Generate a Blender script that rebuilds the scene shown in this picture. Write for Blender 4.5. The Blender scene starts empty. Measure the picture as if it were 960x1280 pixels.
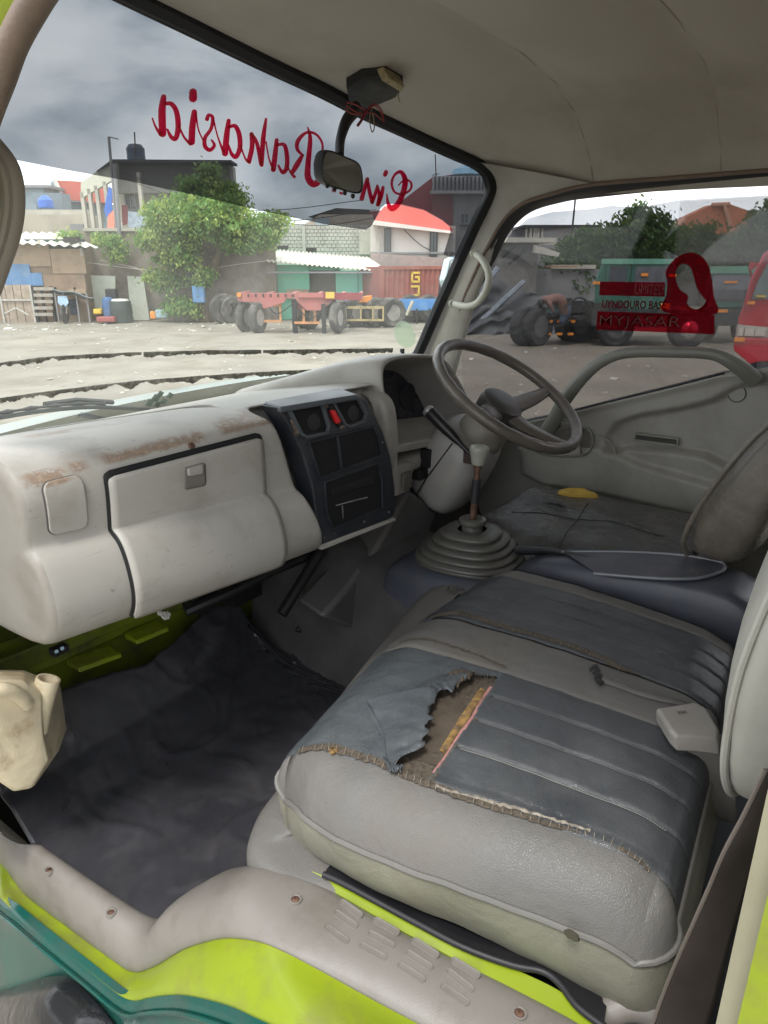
import bpy, bmesh, math, random
from math import sin, cos, pi, radians, sqrt
from mathutils import Vector, Matrix, noise
random.seed(7)
SC = bpy.context.scene
COL = SC.collection
# ---------------------------------------------------------------- camera
# world: +Y = forward of the truck, +X = towards the driver's side, ground z = 0
CAMZ = 2.2
AZ, PITCH, FPX = radians(36.0), radians(19.5), 887.0
FW = Vector((cos(AZ) * cos(PITCH), sin(AZ) * cos(PITCH), -sin(PITCH)))
RT = Vector((sin(AZ), -cos(AZ), 0))
UP = RT.cross(FW)
HZ = Vector((cos(AZ), sin(AZ), 0))
CAM = Vector((0, 0, CAMZ))
cd = bpy.data.cameras.new('camera')
co = bpy.data.objects.new('camera', cd)
COL.objects.link(co)
m = Matrix((RT, UP, -FW)).transposed().to_4x4()
m.translation = CAM
co.matrix_world = m
cd.sensor_fit = 'VERTICAL'
cd.sensor_height = 36.0
cd.lens = 36.0 * FPX / 1280.0
cd.clip_start = 0.02
cd.clip_end = 3000
SC.camera = co
# ---------------------------------------------------------------- world, sun, exposure
SUN_EL, SUN_AZ = radians(62), radians(258)      # azimuth measured from +Y clockwise (towards +X)
w = bpy.data.worlds.new('World')
SC.world = w
w.use_nodes = True
nt = w.node_tree
nt.nodes.clear()
out = nt.nodes.new('ShaderNodeOutputWorld')
bg = nt.nodes.new('ShaderNodeBackground')
bg.inputs['Strength'].default_value = 0.1
sky = nt.nodes.new('ShaderNodeTexSky')
sky.sky_type = 'NISHITA'
sky.sun_disc = False
sky.sun_elevation = SUN_EL
sky.sun_rotation = SUN_AZ
sky.dust_density = 2.0
tc = nt.nodes.new('ShaderNodeTexCoord')
mp = nt.nodes.new('ShaderNodeMapping')
mp.inputs['Scale'].default_value = (1.0, 1.0, 2.2)
n1 = nt.nodes.new('ShaderNodeTexNoise')
n1.inputs['Scale'].default_value = 3.6
n1.inputs['Detail'].default_value = 7
n1.inputs['Roughness'].default_value = 0.52
n1.inputs['Distortion'].default_value = 0.15
cr = nt.nodes.new('ShaderNodeValToRGB')          # cloud brightness: broad white and grey masses
cr.color_ramp.elements[0].position = 0.36
cr.color_ramp.elements[0].color = (9.6, 10.3, 11.4, 1)
cr.color_ramp.elements[1].position = 0.70
cr.color_ramp.elements[1].color = (17.0, 16.9, 16.8, 1)
e = cr.color_ramp.elements.new(0.5)
e.color = (12.2, 12.6, 13.2, 1)
cov = nt.nodes.new('ShaderNodeValToRGB')         # where blue shows between the clouds
cov.color_ramp.elements[0].position = 0.38
cov.color_ramp.elements[0].color = (0.5, 0.5, 0.5, 1)
cov.color_ramp.elements[1].position = 0.50
cov.color_ramp.elements[1].color = (1, 1, 1, 1)
mx = nt.nodes.new('ShaderNodeMixRGB')
nt.links.new(tc.outputs['Generated'], mp.inputs['Vector'])
nt.links.new(mp.outputs[0], n1.inputs['Vector'])
nt.links.new(n1.outputs[0], cr.inputs[0])
nt.links.new(n1.outputs[0], cov.inputs[0])
nt.links.new(cov.outputs[0], mx.inputs[0])
nt.links.new(sky.outputs[0], mx.inputs[1])
nt.links.new(cr.outputs[0], mx.inputs[2])
nt.links.new(mx.outputs[0], bg.inputs[0])
nt.links.new(bg.outputs[0], out.inputs[0])
sl = bpy.data.lights.new('sun', 'SUN')
sl.energy = 1.5
sl.angle = radians(14)
sl.color = (1, 0.97, 0.92)
so = bpy.data.objects.new('sun', sl)
COL.objects.link(so)
sd = Vector((sin(SUN_AZ) * cos(SUN_EL), cos(SUN_AZ) * cos(SUN_EL), sin(SUN_EL)))
so.rotation_euler = sd.to_track_quat('Z', 'Y').to_euler()
so.location = (0, 0, 30)
SC.view_settings.view_transform = 'Standard'
SC.view_settings.look = 'None'
SC.view_settings.exposure = 1.0
SC.view_settings.gamma = 1.0
# ---------------------------------------------------------------- projection helpers (real positions from known planes)
def ray(px, py):
    return FW + RT * ((px - 480) / FPX) - UP * ((py - 640) / FPX)
def P(px, py, ax, val):
    d = ray(px, py)
    i = 'xyz'.index(ax)
    return CAM + d * ((val - CAM[i]) / d[i])
def Q(a, D, z):                                  # yard frame: a to the right, D away, z up
    return Vector((0, 0, z)) + RT * a + HZ * D
def AZof(px, py, D):                             # lateral a and height z of a ray at yard distance D
    d = ray(px, py)
    d = d * (D / d.dot(HZ))
    return d.dot(RT), d.z + CAMZ
def Dg(py, px=480):
    d = ray(px, py)
    return d.dot(HZ) * (-CAMZ / d.z)
# ---------------------------------------------------------------- object helpers
def link(o, parent=None):
    COL.objects.link(o)
    if parent is not None:
        o.parent = parent
    return o
def tag(o, label=None, cat=None, group=None, kind=None):
    if label: o['label'] = label
    if cat: o['category'] = cat
    if group: o['group'] = group
    if kind: o['kind'] = kind
    return o
def thing(name, label, cat, group=None, loc=(0, 0, 0), rz=0.0):
    o = bpy.data.objects.new(name, None)
    o.empty_display_size = 0.1
    o.location = loc
    o.rotation_euler = (0, 0, rz)
    return tag(link(o), label, cat, group)
def mk(name, vs, fs, mat=None, parent=None, smooth=True, bevel=0, bseg=2, sub=0, solid=0, auto=True, fmat=None):
    me = bpy.data.meshes.new(name)
    me.from_pydata([tuple(v) for v in vs], [], fs)
    me.update()
    if mat is not None:
        for mm in (mat if isinstance(mat, (list, tuple)) else [mat]):
            me.materials.append(mm)
    if fmat:
        for p_, i_ in zip(me.polygons, fmat):
            p_.material_index = i_
    bm = bmesh.new(); bm.from_mesh(me)
    bmesh.ops.recalc_face_normals(bm, faces=bm.faces)
    bm.to_mesh(me); bm.free()
    o = bpy.data.objects.new(name, me)
    link(o, parent)
    if smooth:
        me.polygons.foreach_set('use_smooth', [True] * len(me.polygons))
        if auto:
            me.set_sharp_from_angle(angle=radians(38))
    if solid:
        md = o.modifiers.new('s', 'SOLIDIFY'); md.thickness = abs(solid); md.offset = 1 if solid > 0 else -1
    if bevel:
        md = o.modifiers.new('b', 'BEVEL'); md.width = bevel; md.segments = bseg; md.limit_method = 'ANGLE'; md.angle_limit = radians(30)
    if sub:
        md = o.modifiers.new('u', 'SUBSURF'); md.levels = sub; md.render_levels = sub
    return o
class MB:                                        # collects shapes into one mesh
    def __init__(s): s.v = []; s.f = []; s.m = []
    def add(s, vs, fs, mi=0):
        k = len(s.v)
        s.v += [Vector(v) for v in vs]
        s.f += [tuple(i + k for i in f) for f in fs]
        s.m += [mi] * len(fs)
        return s
    def box(s, c, d, M=None, mi=0):
        c = Vector(c)
        vs = []
        for x in (-.5, .5):
            for y in (-.5, .5):
                for z in (-.5, .5):
                    v = Vector((x * d[0], y * d[1], z * d[2]))
                    if M is not None: v = M @ v
                    vs.append(c + v)
        return s.add(vs, [(0, 1, 3, 2), (4, 6, 7, 5), (0, 4, 5, 1), (2, 3, 7, 6), (0, 2, 6, 4), (1, 5, 7, 3)], mi)
    def hexa(s, p, mi=0):                        # 8 points: bottom 4 ccw, top 4 ccw
        return s.add(p, [(0, 3, 2, 1), (4, 5, 6, 7), (0, 1, 5, 4), (1, 2, 6, 5), (2, 3, 7, 6), (3, 0, 4, 7)], mi)
    def tube(s, pts, r, n=10, closed=False, cap=True, flat=1.0, mi=0, upv=None):
        pts = [Vector(p) for p in pts]
        N = len(pts)
        rs = r if isinstance(r, (list, tuple)) else [r] * N
        vs = []
        prev = None
        for i, p in enumerate(pts):
            if closed:
                t = pts[(i + 1) % N] - pts[i - 1]
            else:
                t = pts[min(i + 1, N - 1)] - pts[max(i - 1, 0)]
            if t.length < 1e-9: t = Vector((0, 0, 1))
            t.normalize()
            if upv is not None:
                a = Vector(upv) - t * t.dot(Vector(upv))
                if a.length < 1e-4: a = t.orthogonal()
            elif prev is None:
                a = t.orthogonal()
            else:
                a = prev - t * t.dot(prev)
            a.normalize(); prev = a
            b = t.cross(a)
            for k in range(n):
                q = 2 * pi * k / n
                vs.append(p + (a * cos(q) * flat + b * sin(q)) * rs[i])
        fs = []
        for i in range(N if closed else N - 1):
            j = (i + 1) % N
            for k in range(n):
                l = (k + 1) % n
                fs.append((i * n + k, i * n + l, j * n + l, j * n + k))
        if cap and not closed:
            fs.append(tuple(range(n))[::-1]); fs.append(tuple((N - 1) * n + k for k in range(n)))
        return s.add(vs, fs, mi)
    def lathe(s, prof, c=(0, 0, 0), M=None, n=24, mi=0, capends=True):
        c = Vector(c); vs = []; fs = []
        for (r, z) in prof:
            for k in range(n):
                q = 2 * pi * k / n
                v = Vector((r * cos(q), r * sin(q), z))
                if M is not None: v = M @ v
                vs.append(c + v)
        for i in range(len(prof) - 1):
            for k in range(n):
                l = (k + 1) % n
                fs.append((i * n + k, i * n + l, (i + 1) * n + l, (i + 1) * n + k))
        if capends:
            fs.append(tuple(range(n))[::-1]); fs.append(tuple((len(prof) - 1) * n + k for k in range(n)))
        return s.add(vs, fs, mi)
    def cyl(s, p0, p1, r, n=12, mi=0):
        return s.tube([p0, p1], r, n, mi=mi)
    def prism(s, poly, org, ux, uy, un, h, mi=0):
        org, ux, uy, un = map(Vector, (org, ux, uy, un))
        n = len(poly)
        a = [org + ux * p[0] + uy * p[1] for p in poly]
        b = [v + un * h for v in a]
        fs = [tuple(range(n))[::-1], tuple(range(n, 2 * n))]
        for i in range(n):
            j = (i + 1) % n
            fs.append((i, j, j + n, i + n))
        return s.add(a + b, fs, mi)
    def build(s, name, mat, parent=None, **k):
        return mk(name, s.v, s.f, mat, parent, fmat=s.m if isinstance(mat, (list, tuple)) else None, **k)
def grid(fn, us, vs_, wrap=False):
    V = [fn(u, v) for u in us for v in vs_]
    nv = len(vs_); F = []
    for i in range(len(us) - (0 if wrap else 1)):
        i2 = (i + 1) % len(us)
        for j in range(nv - 1):
            F.append((i * nv + j, i2 * nv + j, i2 * nv + j + 1, i * nv + j + 1))
    return V, F
def lin(a, b, n): return [a + (b - a) * i / (n - 1) for i in range(n)]
def loft(secs, closed=False, caps=False):
    n = len(secs[0]); V = [Vector(p) for s in secs for p in s]; F = []
    for i in range(len(secs) - 1):
        for j in range(n if closed else n - 1):
            k = (j + 1) % n
            F.append((i * n + j, i * n + k, (i + 1) * n + k, (i + 1) * n + j))
    if caps:
        F.append(tuple(range(n))[::-1]); F.append(tuple((len(secs) - 1) * n + j for j in range(n)))
    return V, F
def lerp(a, b, t): return a + (b - a) * t
def smooth_path(pts, k=6, closed=False):         # Catmull-Rom through the points
    pts = [Vector(p) for p in pts]; N = len(pts); out = []
    rng = range(N) if closed else range(N - 1)
    for i in rng:
        if closed:
            p0, p1, p2, p3 = pts[i - 1], pts[i], pts[(i + 1) % N], pts[(i + 2) % N]
        else:
            p0, p1, p2, p3 = pts[max(i - 1, 0)], pts[i], pts[i + 1], pts[min(i + 2, N - 1)]
        for j in range(k):
            t = j / k
            out.append(0.5 * ((2 * p1) + (p2 - p0) * t + (2 * p0 - 5 * p1 + 4 * p2 - p3) * t * t + (3 * p1 - p0 - 3 * p2 + p3) * t ** 3))
    if not closed: out.append(pts[-1])
    return out
def interp(tab, x):
    if x <= tab[0][0]: return tab[0][1]
    for (a, b), (c, d) in zip(tab, tab[1:]):
        if x <= c: return b + (d - b) * (x - a) / (c - a)
    return tab[-1][1]
def dup(root, loc=None, rz=None, label=None, name=None):
    r = root.copy(); COL.objects.link(r)
    if loc is not None: r.location = loc
    if rz is not None: r.rotation_euler = (0, 0, rz)
    if label: r['label'] = label
    for ch in list(root.children):
        c = ch.copy(); COL.objects.link(c); c.parent = r
        for g in list(ch.children):
            d = g.copy(); COL.objects.link(d); d.parent = c
    return r
# ---------------------------------------------------------------- materials
MATS = {}
def mat(name, col, rough=0.6, metal=0.0, var=0.12, vscale=6.0, bump=0.0, bscale=200.0, kind='noise', spec=0.5, dirt=None, dscale=3.0, damt=0.5, coat=0.0, bdist=0.002, rvar=0.1, bump2=0.0, b2scale=12.0):
    if name in MATS: return MATS[name]
    M = bpy.data.materials.new(name); MATS[name] = M
    M.use_nodes = True
    T = M.node_tree; T.nodes.clear(); N = T.nodes.new; L = T.links.new
    o = N('ShaderNodeOutputMaterial'); b = N('ShaderNodeBsdfPrincipled')
    L(b.outputs[0], o.inputs[0])
    tcn = N('ShaderNodeTexCoord')
    nn = N('ShaderNodeTexNoise'); nn.inputs['Scale'].default_value = vscale; nn.inputs['Detail'].default_value = 6
    L(tcn.outputs['Object'], nn.inputs['Vector'])
    mr = N('ShaderNodeMapRange'); mr.inputs['From Min'].default_value = 0.3; mr.inputs['From Max'].default_value = 0.7
    mr.inputs['To Min'].default_value = 1 - var; mr.inputs['To Max'].default_value = 1 + var
    L(nn.outputs[0], mr.inputs[0])
    mul = N('ShaderNodeVectorMath'); mul.operation = 'SCALE'
    mul.inputs[0].default_value = col[:3]
    L(mr.outputs[0], mul.inputs['Scale'])
    cur = mul.outputs[0]
    if dirt:
        dn = N('ShaderNodeTexNoise'); dn.inputs['Scale'].default_value = dscale; dn.inputs['Detail'].default_value = 9; dn.inputs['Roughness'].default_value = 0.65
        L(tcn.outputs['Object'], dn.inputs['Vector'])
        dr = N('ShaderNodeMapRange'); dr.inputs['From Min'].default_value = 0.48; dr.inputs['From Max'].default_value = 0.68
        dr.inputs['To Max'].default_value = damt
        L(dn.outputs[0], dr.inputs[0])
        mm = N('ShaderNodeMixRGB'); mm.inputs[2].default_value = (*dirt, 1)
        L(dr.outputs[0], mm.inputs[0]); L(cur, mm.inputs[1]); cur = mm.outputs[0]
    L(cur, b.inputs['Base Color'])
    rr = N('ShaderNodeMapRange'); rr.inputs['From Min'].default_value = 0.3; rr.inputs['From Max'].default_value = 0.7
    rr.inputs['To Min'].default_value = max(0.03, rough - rvar); rr.inputs['To Max'].default_value = min(1, rough + rvar)
    L(nn.outputs[0], rr.inputs[0]); L(rr.outputs[0], b.inputs['Roughness'])
    b.inputs['Metallic'].default_value = metal
    b.inputs['Specular IOR Level'].default_value = spec
    if coat: b.inputs['Coat Weight'].default_value = coat; b.inputs['Coat Roughness'].default_value = 0.08
    last = None
    if bump:
        if kind == 'leather':
            bt = N('ShaderNodeTexVoronoi'); bt.inputs['Scale'].default_value = bscale; bt.feature = 'DISTANCE_TO_EDGE'
            pr = N('ShaderNodeMapRange'); pr.inputs['From Max'].default_value = 0.25
            L(tcn.outputs['Object'], bt.inputs['Vector']); L(bt.outputs[0], pr.inputs[0]); h = pr.outputs[0]
        else:
            bt = N('ShaderNodeTexNoise'); bt.inputs['Scale'].default_value = bscale; bt.inputs['Detail'].default_value = 4
            L(tcn.outputs['Object'], bt.inputs['Vector']); h = bt.outputs[0]
        bp = N('ShaderNodeBump'); bp.inputs['Strength'].default_value = bump; bp.inputs['Distance'].default_value = bdist
        L(h, bp.inputs['Height']); last = bp
    if bump2:
        bt = N('ShaderNodeTexNoise'); bt.inputs['Scale'].default_value = b2scale; bt.inputs['Detail'].default_value = 5; bt.inputs['Distortion'].default_value = 0.6
        L(tcn.outputs['Object'], bt.inputs['Vector'])
        b2 = N('ShaderNodeBump'); b2.inputs['Strength'].default_value = bump2; b2.inputs['Distance'].default_value = 0.02
        L(bt.outputs[0], b2.inputs['Height'])
        if last is not None: L(last.outputs[0], b2.inputs['Normal'])
        last = b2
    if last is not None: L(last.outputs[0], b.inputs['Normal'])
    return M
def clear_mat(name, tint, gloss=0.06, dust=0.0, dustcol=(0.6, 0.6, 0.55), rough=0.03, streak=False):
    M = bpy.data.materials.new(name); MATS[name] = M
    M.use_nodes = True
    T = M.node_tree; T.nodes.clear(); N = T.nodes.new; L = T.links.new
    o = N('ShaderNodeOutputMaterial')
    t = N('ShaderNodeBsdfTransparent'); t.inputs[0].default_value = (*tint, 1)
    g = N('ShaderNodeBsdfGlossy'); g.inputs['Roughness'].default_value = rough
    fr = N('ShaderNodeLayerWeight'); fr.inputs['Blend'].default_value = 0.5
    fp = N('ShaderNodeMath'); fp.operation = 'POWER'; fp.inputs[1].default_value = 5.0
    L(fr.outputs['Facing'], fp.inputs[0])
    fm = N('ShaderNodeMath'); fm.operation = 'MULTIPLY_ADD'; fm.inputs[1].default_value = 0.6 if gloss else 0.0; fm.inputs[2].default_value = gloss
    L(fp.outputs[0], fm.inputs[0])
    m1 = N('ShaderNodeMixShader')
    L(fm.outputs[0], m1.inputs[0]); L(t.outputs[0], m1.inputs[1]); L(g.outputs[0], m1.inputs[2])
    fin = m1
    if dust:
        d = N('ShaderNodeBsdfDiffuse'); d.inputs[0].default_value = (*dustcol, 1)
        d2 = N('ShaderNodeBsdfTranslucent'); d2.inputs[0].default_value = (*dustcol, 1)
        ad = N('ShaderNodeMixShader'); L(d.outputs[0], ad.inputs[1]); L(d2.outputs[0], ad.inputs[2])
        tcn = N('ShaderNodeTexCoord'); nn = N('ShaderNodeTexNoise'); nn.inputs['Scale'].default_value = 3.5; nn.inputs['Detail'].default_value = 8
        mpn = N('ShaderNodeMapping')
        if streak: mpn.inputs['Scale'].default_value = (1, 3, 0.6); mpn.inputs['Rotation'].default_value = (0.9, 0, 0)
        L(tcn.outputs['Object'], mpn.inputs[0]); L(mpn.outputs[0], nn.inputs['Vector'])
        mr = N('ShaderNodeMapRange'); mr.inputs['From Min'].default_value = 0.35; mr.inputs['From Max'].default_value = 0.7
        mr.inputs['To Min'].default_value = dust * 0.45; mr.inputs['To Max'].default_value = dust * 1.7
        L(nn.outputs[0], mr.inputs[0])
        m2 = N('ShaderNodeMixShader'); L(mr.outputs[0], m2.inputs[0]); L(m1.outputs[0], m2.inputs[1]); L(ad.outputs[0], m2.inputs[2])
        fin = m2
    L(fin.outputs[0], o.inputs[0])
    return M
# ---------------------------------------------------------------- the cab's materials
def dash_material(name, col, scuffs):
    M = mat(name, col, 0.42, var=0.08, vscale=2.5, bump=0.35, bscale=520, bdist=0.0008, dirt=(0.20, 0.17, 0.13), dscale=8, damt=0.42)
    T = M.node_tree; N = T.nodes.new; L = T.links.new
    b = [n for n in T.nodes if n.type == 'BSDF_PRINCIPLED'][0]
    src = b.inputs['Base Color'].links[0].from_socket
    tcn = N('ShaderNodeTexCoord'); sep = N('ShaderNodeSeparateXYZ'); L(tcn.outputs['Object'], sep.inputs[0])
    nn = N('ShaderNodeTexNoise'); nn.inputs['Scale'].default_value = 75; nn.inputs['Detail'].default_value = 8; nn.inputs['Roughness'].default_value = 0.75
    L(tcn.outputs['Object'], nn.inputs['Vector'])
    edn = N('ShaderNodeTexNoise'); edn.inputs['Scale'].default_value = 30; edn.inputs['Detail'].default_value = 6; L(tcn.outputs['Object'], edn.inputs['Vector'])
    acc = None
    for (x0, x1, z0, z1, y0, y1) in scuffs:      # worn strips where tape was torn away
        f = None
        for ax, lo, hi, wd in ((0, x0, x1, 0.008), (2, z0, z1, 0.0022), (1, y0, y1, 0.004)):
            for sgn, lim in ((1, lo), (-1, hi)):
                r = N('ShaderNodeMapRange')
                r.inputs['From Min'].default_value = lim - sgn * wd; r.inputs['From Max'].default_value = lim + sgn * wd
                if ax == 2:
                    wn = N('ShaderNodeMath'); wn.operation = 'MULTIPLY_ADD'; wn.inputs[1].default_value = 0.014; L(edn.outputs[0], wn.inputs[0]); L(sep.outputs[2], wn.inputs[2])
                    ws2 = N('ShaderNodeMath'); ws2.operation = 'SUBTRACT'; ws2.inputs[1].default_value = 0.007; L(wn.outputs[0], ws2.inputs[0]); L(ws2.outputs[0], r.inputs[0])
                else: L(sep.outputs[ax], r.inputs[0])
                if f is None: f = r.outputs[0]
                else:
                    mu = N('ShaderNodeMath'); mu.operation = 'MULTIPLY'; L(f, mu.inputs[0]); L(r.outputs[0], mu.inputs[1]); f = mu.outputs[0]
        if acc is None: acc = f
        else:
            mu = N('ShaderNodeMath'); mu.operation = 'MAXIMUM'; L(acc, mu.inputs[0]); L(f, mu.inputs[1]); acc = mu.outputs[0]
    th = N('ShaderNodeMapRange'); th.inputs['From Min'].default_value = 0.40; th.inputs['From Max'].default_value = 0.50
    L(nn.outputs[0], th.inputs[0])
    mu = N('ShaderNodeMath'); mu.operation = 'MULTIPLY'; L(acc, mu.inputs[0]); L(th.outputs[0], mu.inputs[1])
    cr_ = N('ShaderNodeValToRGB'); cr_.color_ramp.elements[0].position = 0.45; cr_.color_ramp.elements[0].color = (0.20, 0.13, 0.085, 1)
    cr_.color_ramp.elements[1].position = 0.68; cr_.color_ramp.elements[1].color = (0.42, 0.34, 0.27, 1)
    L(nn.outputs[0], cr_.inputs[0])
    mm = N('ShaderNodeMixRGB'); L(mu.outputs[0], mm.inputs[0]); L(src, mm.inputs[1]); L(cr_.outputs[0], mm.inputs[2])
    sp = N('ShaderNodeTexNoise'); sp.inputs['Scale'].default_value = 95; sp.inputs['Detail'].default_value = 3; L(tcn.outputs['Object'], sp.inputs['Vector'])
    sm = N('ShaderNodeTexNoise'); sm.inputs['Scale'].default_value = 7; L(tcn.outputs['Object'], sm.inputs['Vector'])
    sr = N('ShaderNodeMapRange'); sr.inputs['From Min'].default_value = 0.69; sr.inputs['From Max'].default_value = 0.74; sr.inputs['To Max'].default_value = 0.7; L(sp.outputs[0], sr.inputs[0])
    sq = N('ShaderNodeMath'); sq.operation = 'MULTIPLY'; L(sr.outputs[0], sq.inputs[0]); L(sm.outputs[0], sq.inputs[1])
    m3 = N('ShaderNodeMixRGB'); m3.inputs[2].default_value = (0.09, 0.075, 0.06, 1); L(sq.outputs[0], m3.inputs[0]); L(mm.outputs[0], m3.inputs[1]); mm = m3
    for rot, sc_x in ((0.5, 9), (-0.9, 14)):                 # fine scratches in two directions
        mp_ = N('ShaderNodeMapping'); mp_.inputs['Rotation'].default_value = (0.2, rot, 0.3); mp_.inputs['Scale'].default_value = (sc_x, 260, 260); L(tcn.outputs['Object'], mp_.inputs[0])
        sn = N('ShaderNodeTexNoise'); sn.inputs['Scale'].default_value = 1.0; sn.inputs['Detail'].default_value = 2; L(mp_.outputs[0], sn.inputs['Vector'])
        sr2 = N('ShaderNodeMapRange'); sr2.inputs['From Min'].default_value = 0.70; sr2.inputs['From Max'].default_value = 0.76; sr2.inputs['To Max'].default_value = 0.45; L(sn.outputs[0], sr2.inputs[0])
        m4 = N('ShaderNodeMixRGB'); m4.inputs[2].default_value = (0.20, 0.18, 0.155, 1); L(sr2.outputs[0], m4.inputs[0]); L(mm.outputs[0], m4.inputs[1]); mm = m4
    L(mm.outputs[0], b.inputs['Base Color'])
    return M
BEIGE = dash_material('beige_dash_plastic', (0.39, 0.372, 0.335), [
    (0.475, 0.535, 1.898, 1.914, 0.90, 1.02), (0.545, 0.57, 1.905, 1.918, 0.9, 1.02), (0.60, 0.80, 1.905, 1.917, 0.9, 1.03),
    (0.84, 1.02, 1.905, 1.922, 0.9, 1.05), (0.55, 0.86, 1.936, 1.96, 1.08, 1.11)])
TRIM = mat('taupe_trim_plastic', (0.200, 0.184, 0.165), 0.42, var=0.08, vscale=3, bump=0.35, bscale=520, bdist=0.0008, dirt=(0.12, 0.10, 0.08), dscale=11, damt=0.5)
DARKPL = mat('dark_blue_grey_plastic', (0.022, 0.026, 0.034), 0.42, var=0.2, vscale=8, bump=0.3, bscale=600, bdist=0.0006, dirt=(0.12, 0.11, 0.10), dscale=9, damt=0.35)
LIDPL = mat('dusty_grey_lid_plastic', (0.085, 0.095, 0.105), 0.45, var=0.1, vscale=8, bump=0.3, bscale=600, bdist=0.0006)
BLACK = mat('black_plastic', (0.012, 0.012, 0.014), 0.45, var=0.2, bump=0.2, bscale=500, bdist=0.0006)
VOID = mat('gap_and_cavity_shade', (0.006, 0.006, 0.007), 0.8, var=0.2)  # near-black for gaps; also paints the depth shade of uncut vents and bays
RUBBER = mat('black_rubber', (0.014, 0.014, 0.017), 0.55, var=0.2, bump=0.2, bscale=300, bdist=0.0006)
MATT = mat('black_vinyl_floor', (0.036, 0.036, 0.042), 0.34, var=0.2, vscale=5, bump=0.2, bscale=420, bdist=0.0008, dirt=(0.11, 0.10, 0.092), dscale=14, damt=0.22, bump2=0.10, b2scale=14)
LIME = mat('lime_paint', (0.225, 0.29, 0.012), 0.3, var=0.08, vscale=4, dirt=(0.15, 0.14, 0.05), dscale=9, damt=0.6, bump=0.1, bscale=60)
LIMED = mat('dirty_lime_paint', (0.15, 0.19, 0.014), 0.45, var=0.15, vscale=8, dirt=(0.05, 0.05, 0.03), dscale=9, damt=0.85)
TEAL = mat('teal_paint', (0.004, 0.070, 0.056), 0.25, var=0.15, vscale=4, dirt=(0.05, 0.06, 0.052), dscale=9, damt=0.6)
CEIL = mat('roof_lining_vinyl', (0.45, 0.415, 0.36), 0.7, var=0.09, vscale=2.2, bump=0.25, bscale=350, bdist=0.0008, dirt=(0.20, 0.17, 0.10), dscale=1.8, damt=0.45, bump2=0.12, b2scale=3)
PILLAR = mat('pillar_trim', (0.43, 0.41, 0.36), 0.55, var=0.07, vscale=4, bump=0.2, bscale=500, bdist=0.0006, dirt=(0.2, 0.18, 0.12), dscale=5, damt=0.4)
GREYL = mat('grey_leather', (0.135, 0.130, 0.122), 0.5, spec=0.35, var=0.08, vscale=5, bump=0.4, bscale=330, kind='leather', bdist=0.0006, dirt=(0.14, 0.12, 0.09), dscale=5, damt=0.45, bump2=0.22, b2scale=14)
BLUEL = mat('blue_grey_leather', (0.047, 0.051, 0.056), 0.34, var=0.12, vscale=7, bump=0.4, bscale=420, kind='leather', bdist=0.0006, dirt=(0.12, 0.125, 0.125), dscale=6, damt=0.35, bump2=0.25, b2scale=15)
BLUEL2 = mat('worn_blue_grey_leather', (0.066, 0.075, 0.082), 0.32, var=0.12, vscale=9, bump=0.4, bscale=420, kind='leather', bdist=0.0006, dirt=(0.17, 0.18, 0.18), dscale=6, damt=0.4, bump2=0.3, b2scale=18)
DRVL = mat('black_creased_leather', (0.05, 0.05, 0.047), 0.24, var=0.25, vscale=9, bump=0.5, bscale=260, kind='leather', bdist=0.0008, dirt=(0.13, 0.12, 0.10), dscale=10, damt=0.5, bump2=0.5, b2scale=17)
DRVS = mat('brown_grey_leather', (0.13, 0.115, 0.095), 0.24, var=0.25, vscale=9, bump=0.3, bscale=260, kind='leather', bdist=0.0008, dirt=(0.22, 0.20, 0.16), dscale=12, damt=0.4, bump2=0.2, b2scale=12)
PIPE = mat('grey_piping', (0.15, 0.144, 0.132), 0.5, var=0.1)
THREAD = mat('stitch_thread', (0.42, 0.41, 0.38), 0.8)
FOAM = mat('brown_seat_foam', (0.075, 0.058, 0.042), 0.9, var=0.2, vscale=25, bump=0.5, bscale=200, bdist=0.002)
PINK = mat('pink_foam', (0.36, 0.17, 0.15), 0.9, var=0.4, vscale=60, bump=0.6, bscale=250, bdist=0.002)
YFOAM = mat('yellow_foam', (0.20, 0.12, 0.04), 0.9, var=0.6, vscale=90, dirt=(0.12, 0.08, 0.05), dscale=60, damt=0.9, bump=0.7, bscale=180, bdist=0.003)
TORN = mat('torn_backing_fabric', (0.085, 0.068, 0.05), 0.95, var=0.5, vscale=160, bump=0.6, bscale=500, bdist=0.001)
BACKING = mat('pale_backing_fabric', (0.25, 0.22, 0.18), 0.95, var=0.5, vscale=120, bump=0.5, bscale=500, bdist=0.001)
DOORG = mat('grey_door_plastic', (0.32, 0.31, 0.28), 0.5, var=0.07, vscale=3, bump=0.3, bscale=500, bdist=0.0006, dirt=(0.10, 0.095, 0.07), dscale=4, damt=0.35)
DOORL = mat('pale_door_bar_plastic', (0.19, 0.19, 0.165), 0.42, var=0.07, vscale=6, bump=0.15, bscale=500, bdist=0.0006)
WHEELM = mat('taupe_steering_plastic', (0.13, 0.115, 0.098), 0.33, var=0.12, vscale=8, bump=0.25, bscale=500, bdist=0.0005, dirt=(0.05, 0.04, 0.035), dscale=6, damt=0.5)
COLUMN = mat('light_grey_column_plastic', (0.34, 0.33, 0.31), 0.42, var=0.06, vscale=6, bump=0.15, bscale=600, bdist=0.0005, dirt=(0.15, 0.14, 0.12), dscale=5, damt=0.35)
HOODIN = mat('taupe_binnacle_plastic', (0.36, 0.335, 0.31), 0.55, var=0.08, vscale=5, bump=0.25, bscale=600, bdist=0.0005)
BOOT = mat('grey_rubber_boot', (0.088, 0.086, 0.076), 0.40, var=0.1, vscale=12, bump=0.2, bscale=400, bdist=0.0006, dirt=(0.06, 0.055, 0.05), dscale=9, damt=0.6)
KNOB = mat('grey_gear_knob', (0.27, 0.275, 0.235), 0.3, var=0.08)
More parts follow.
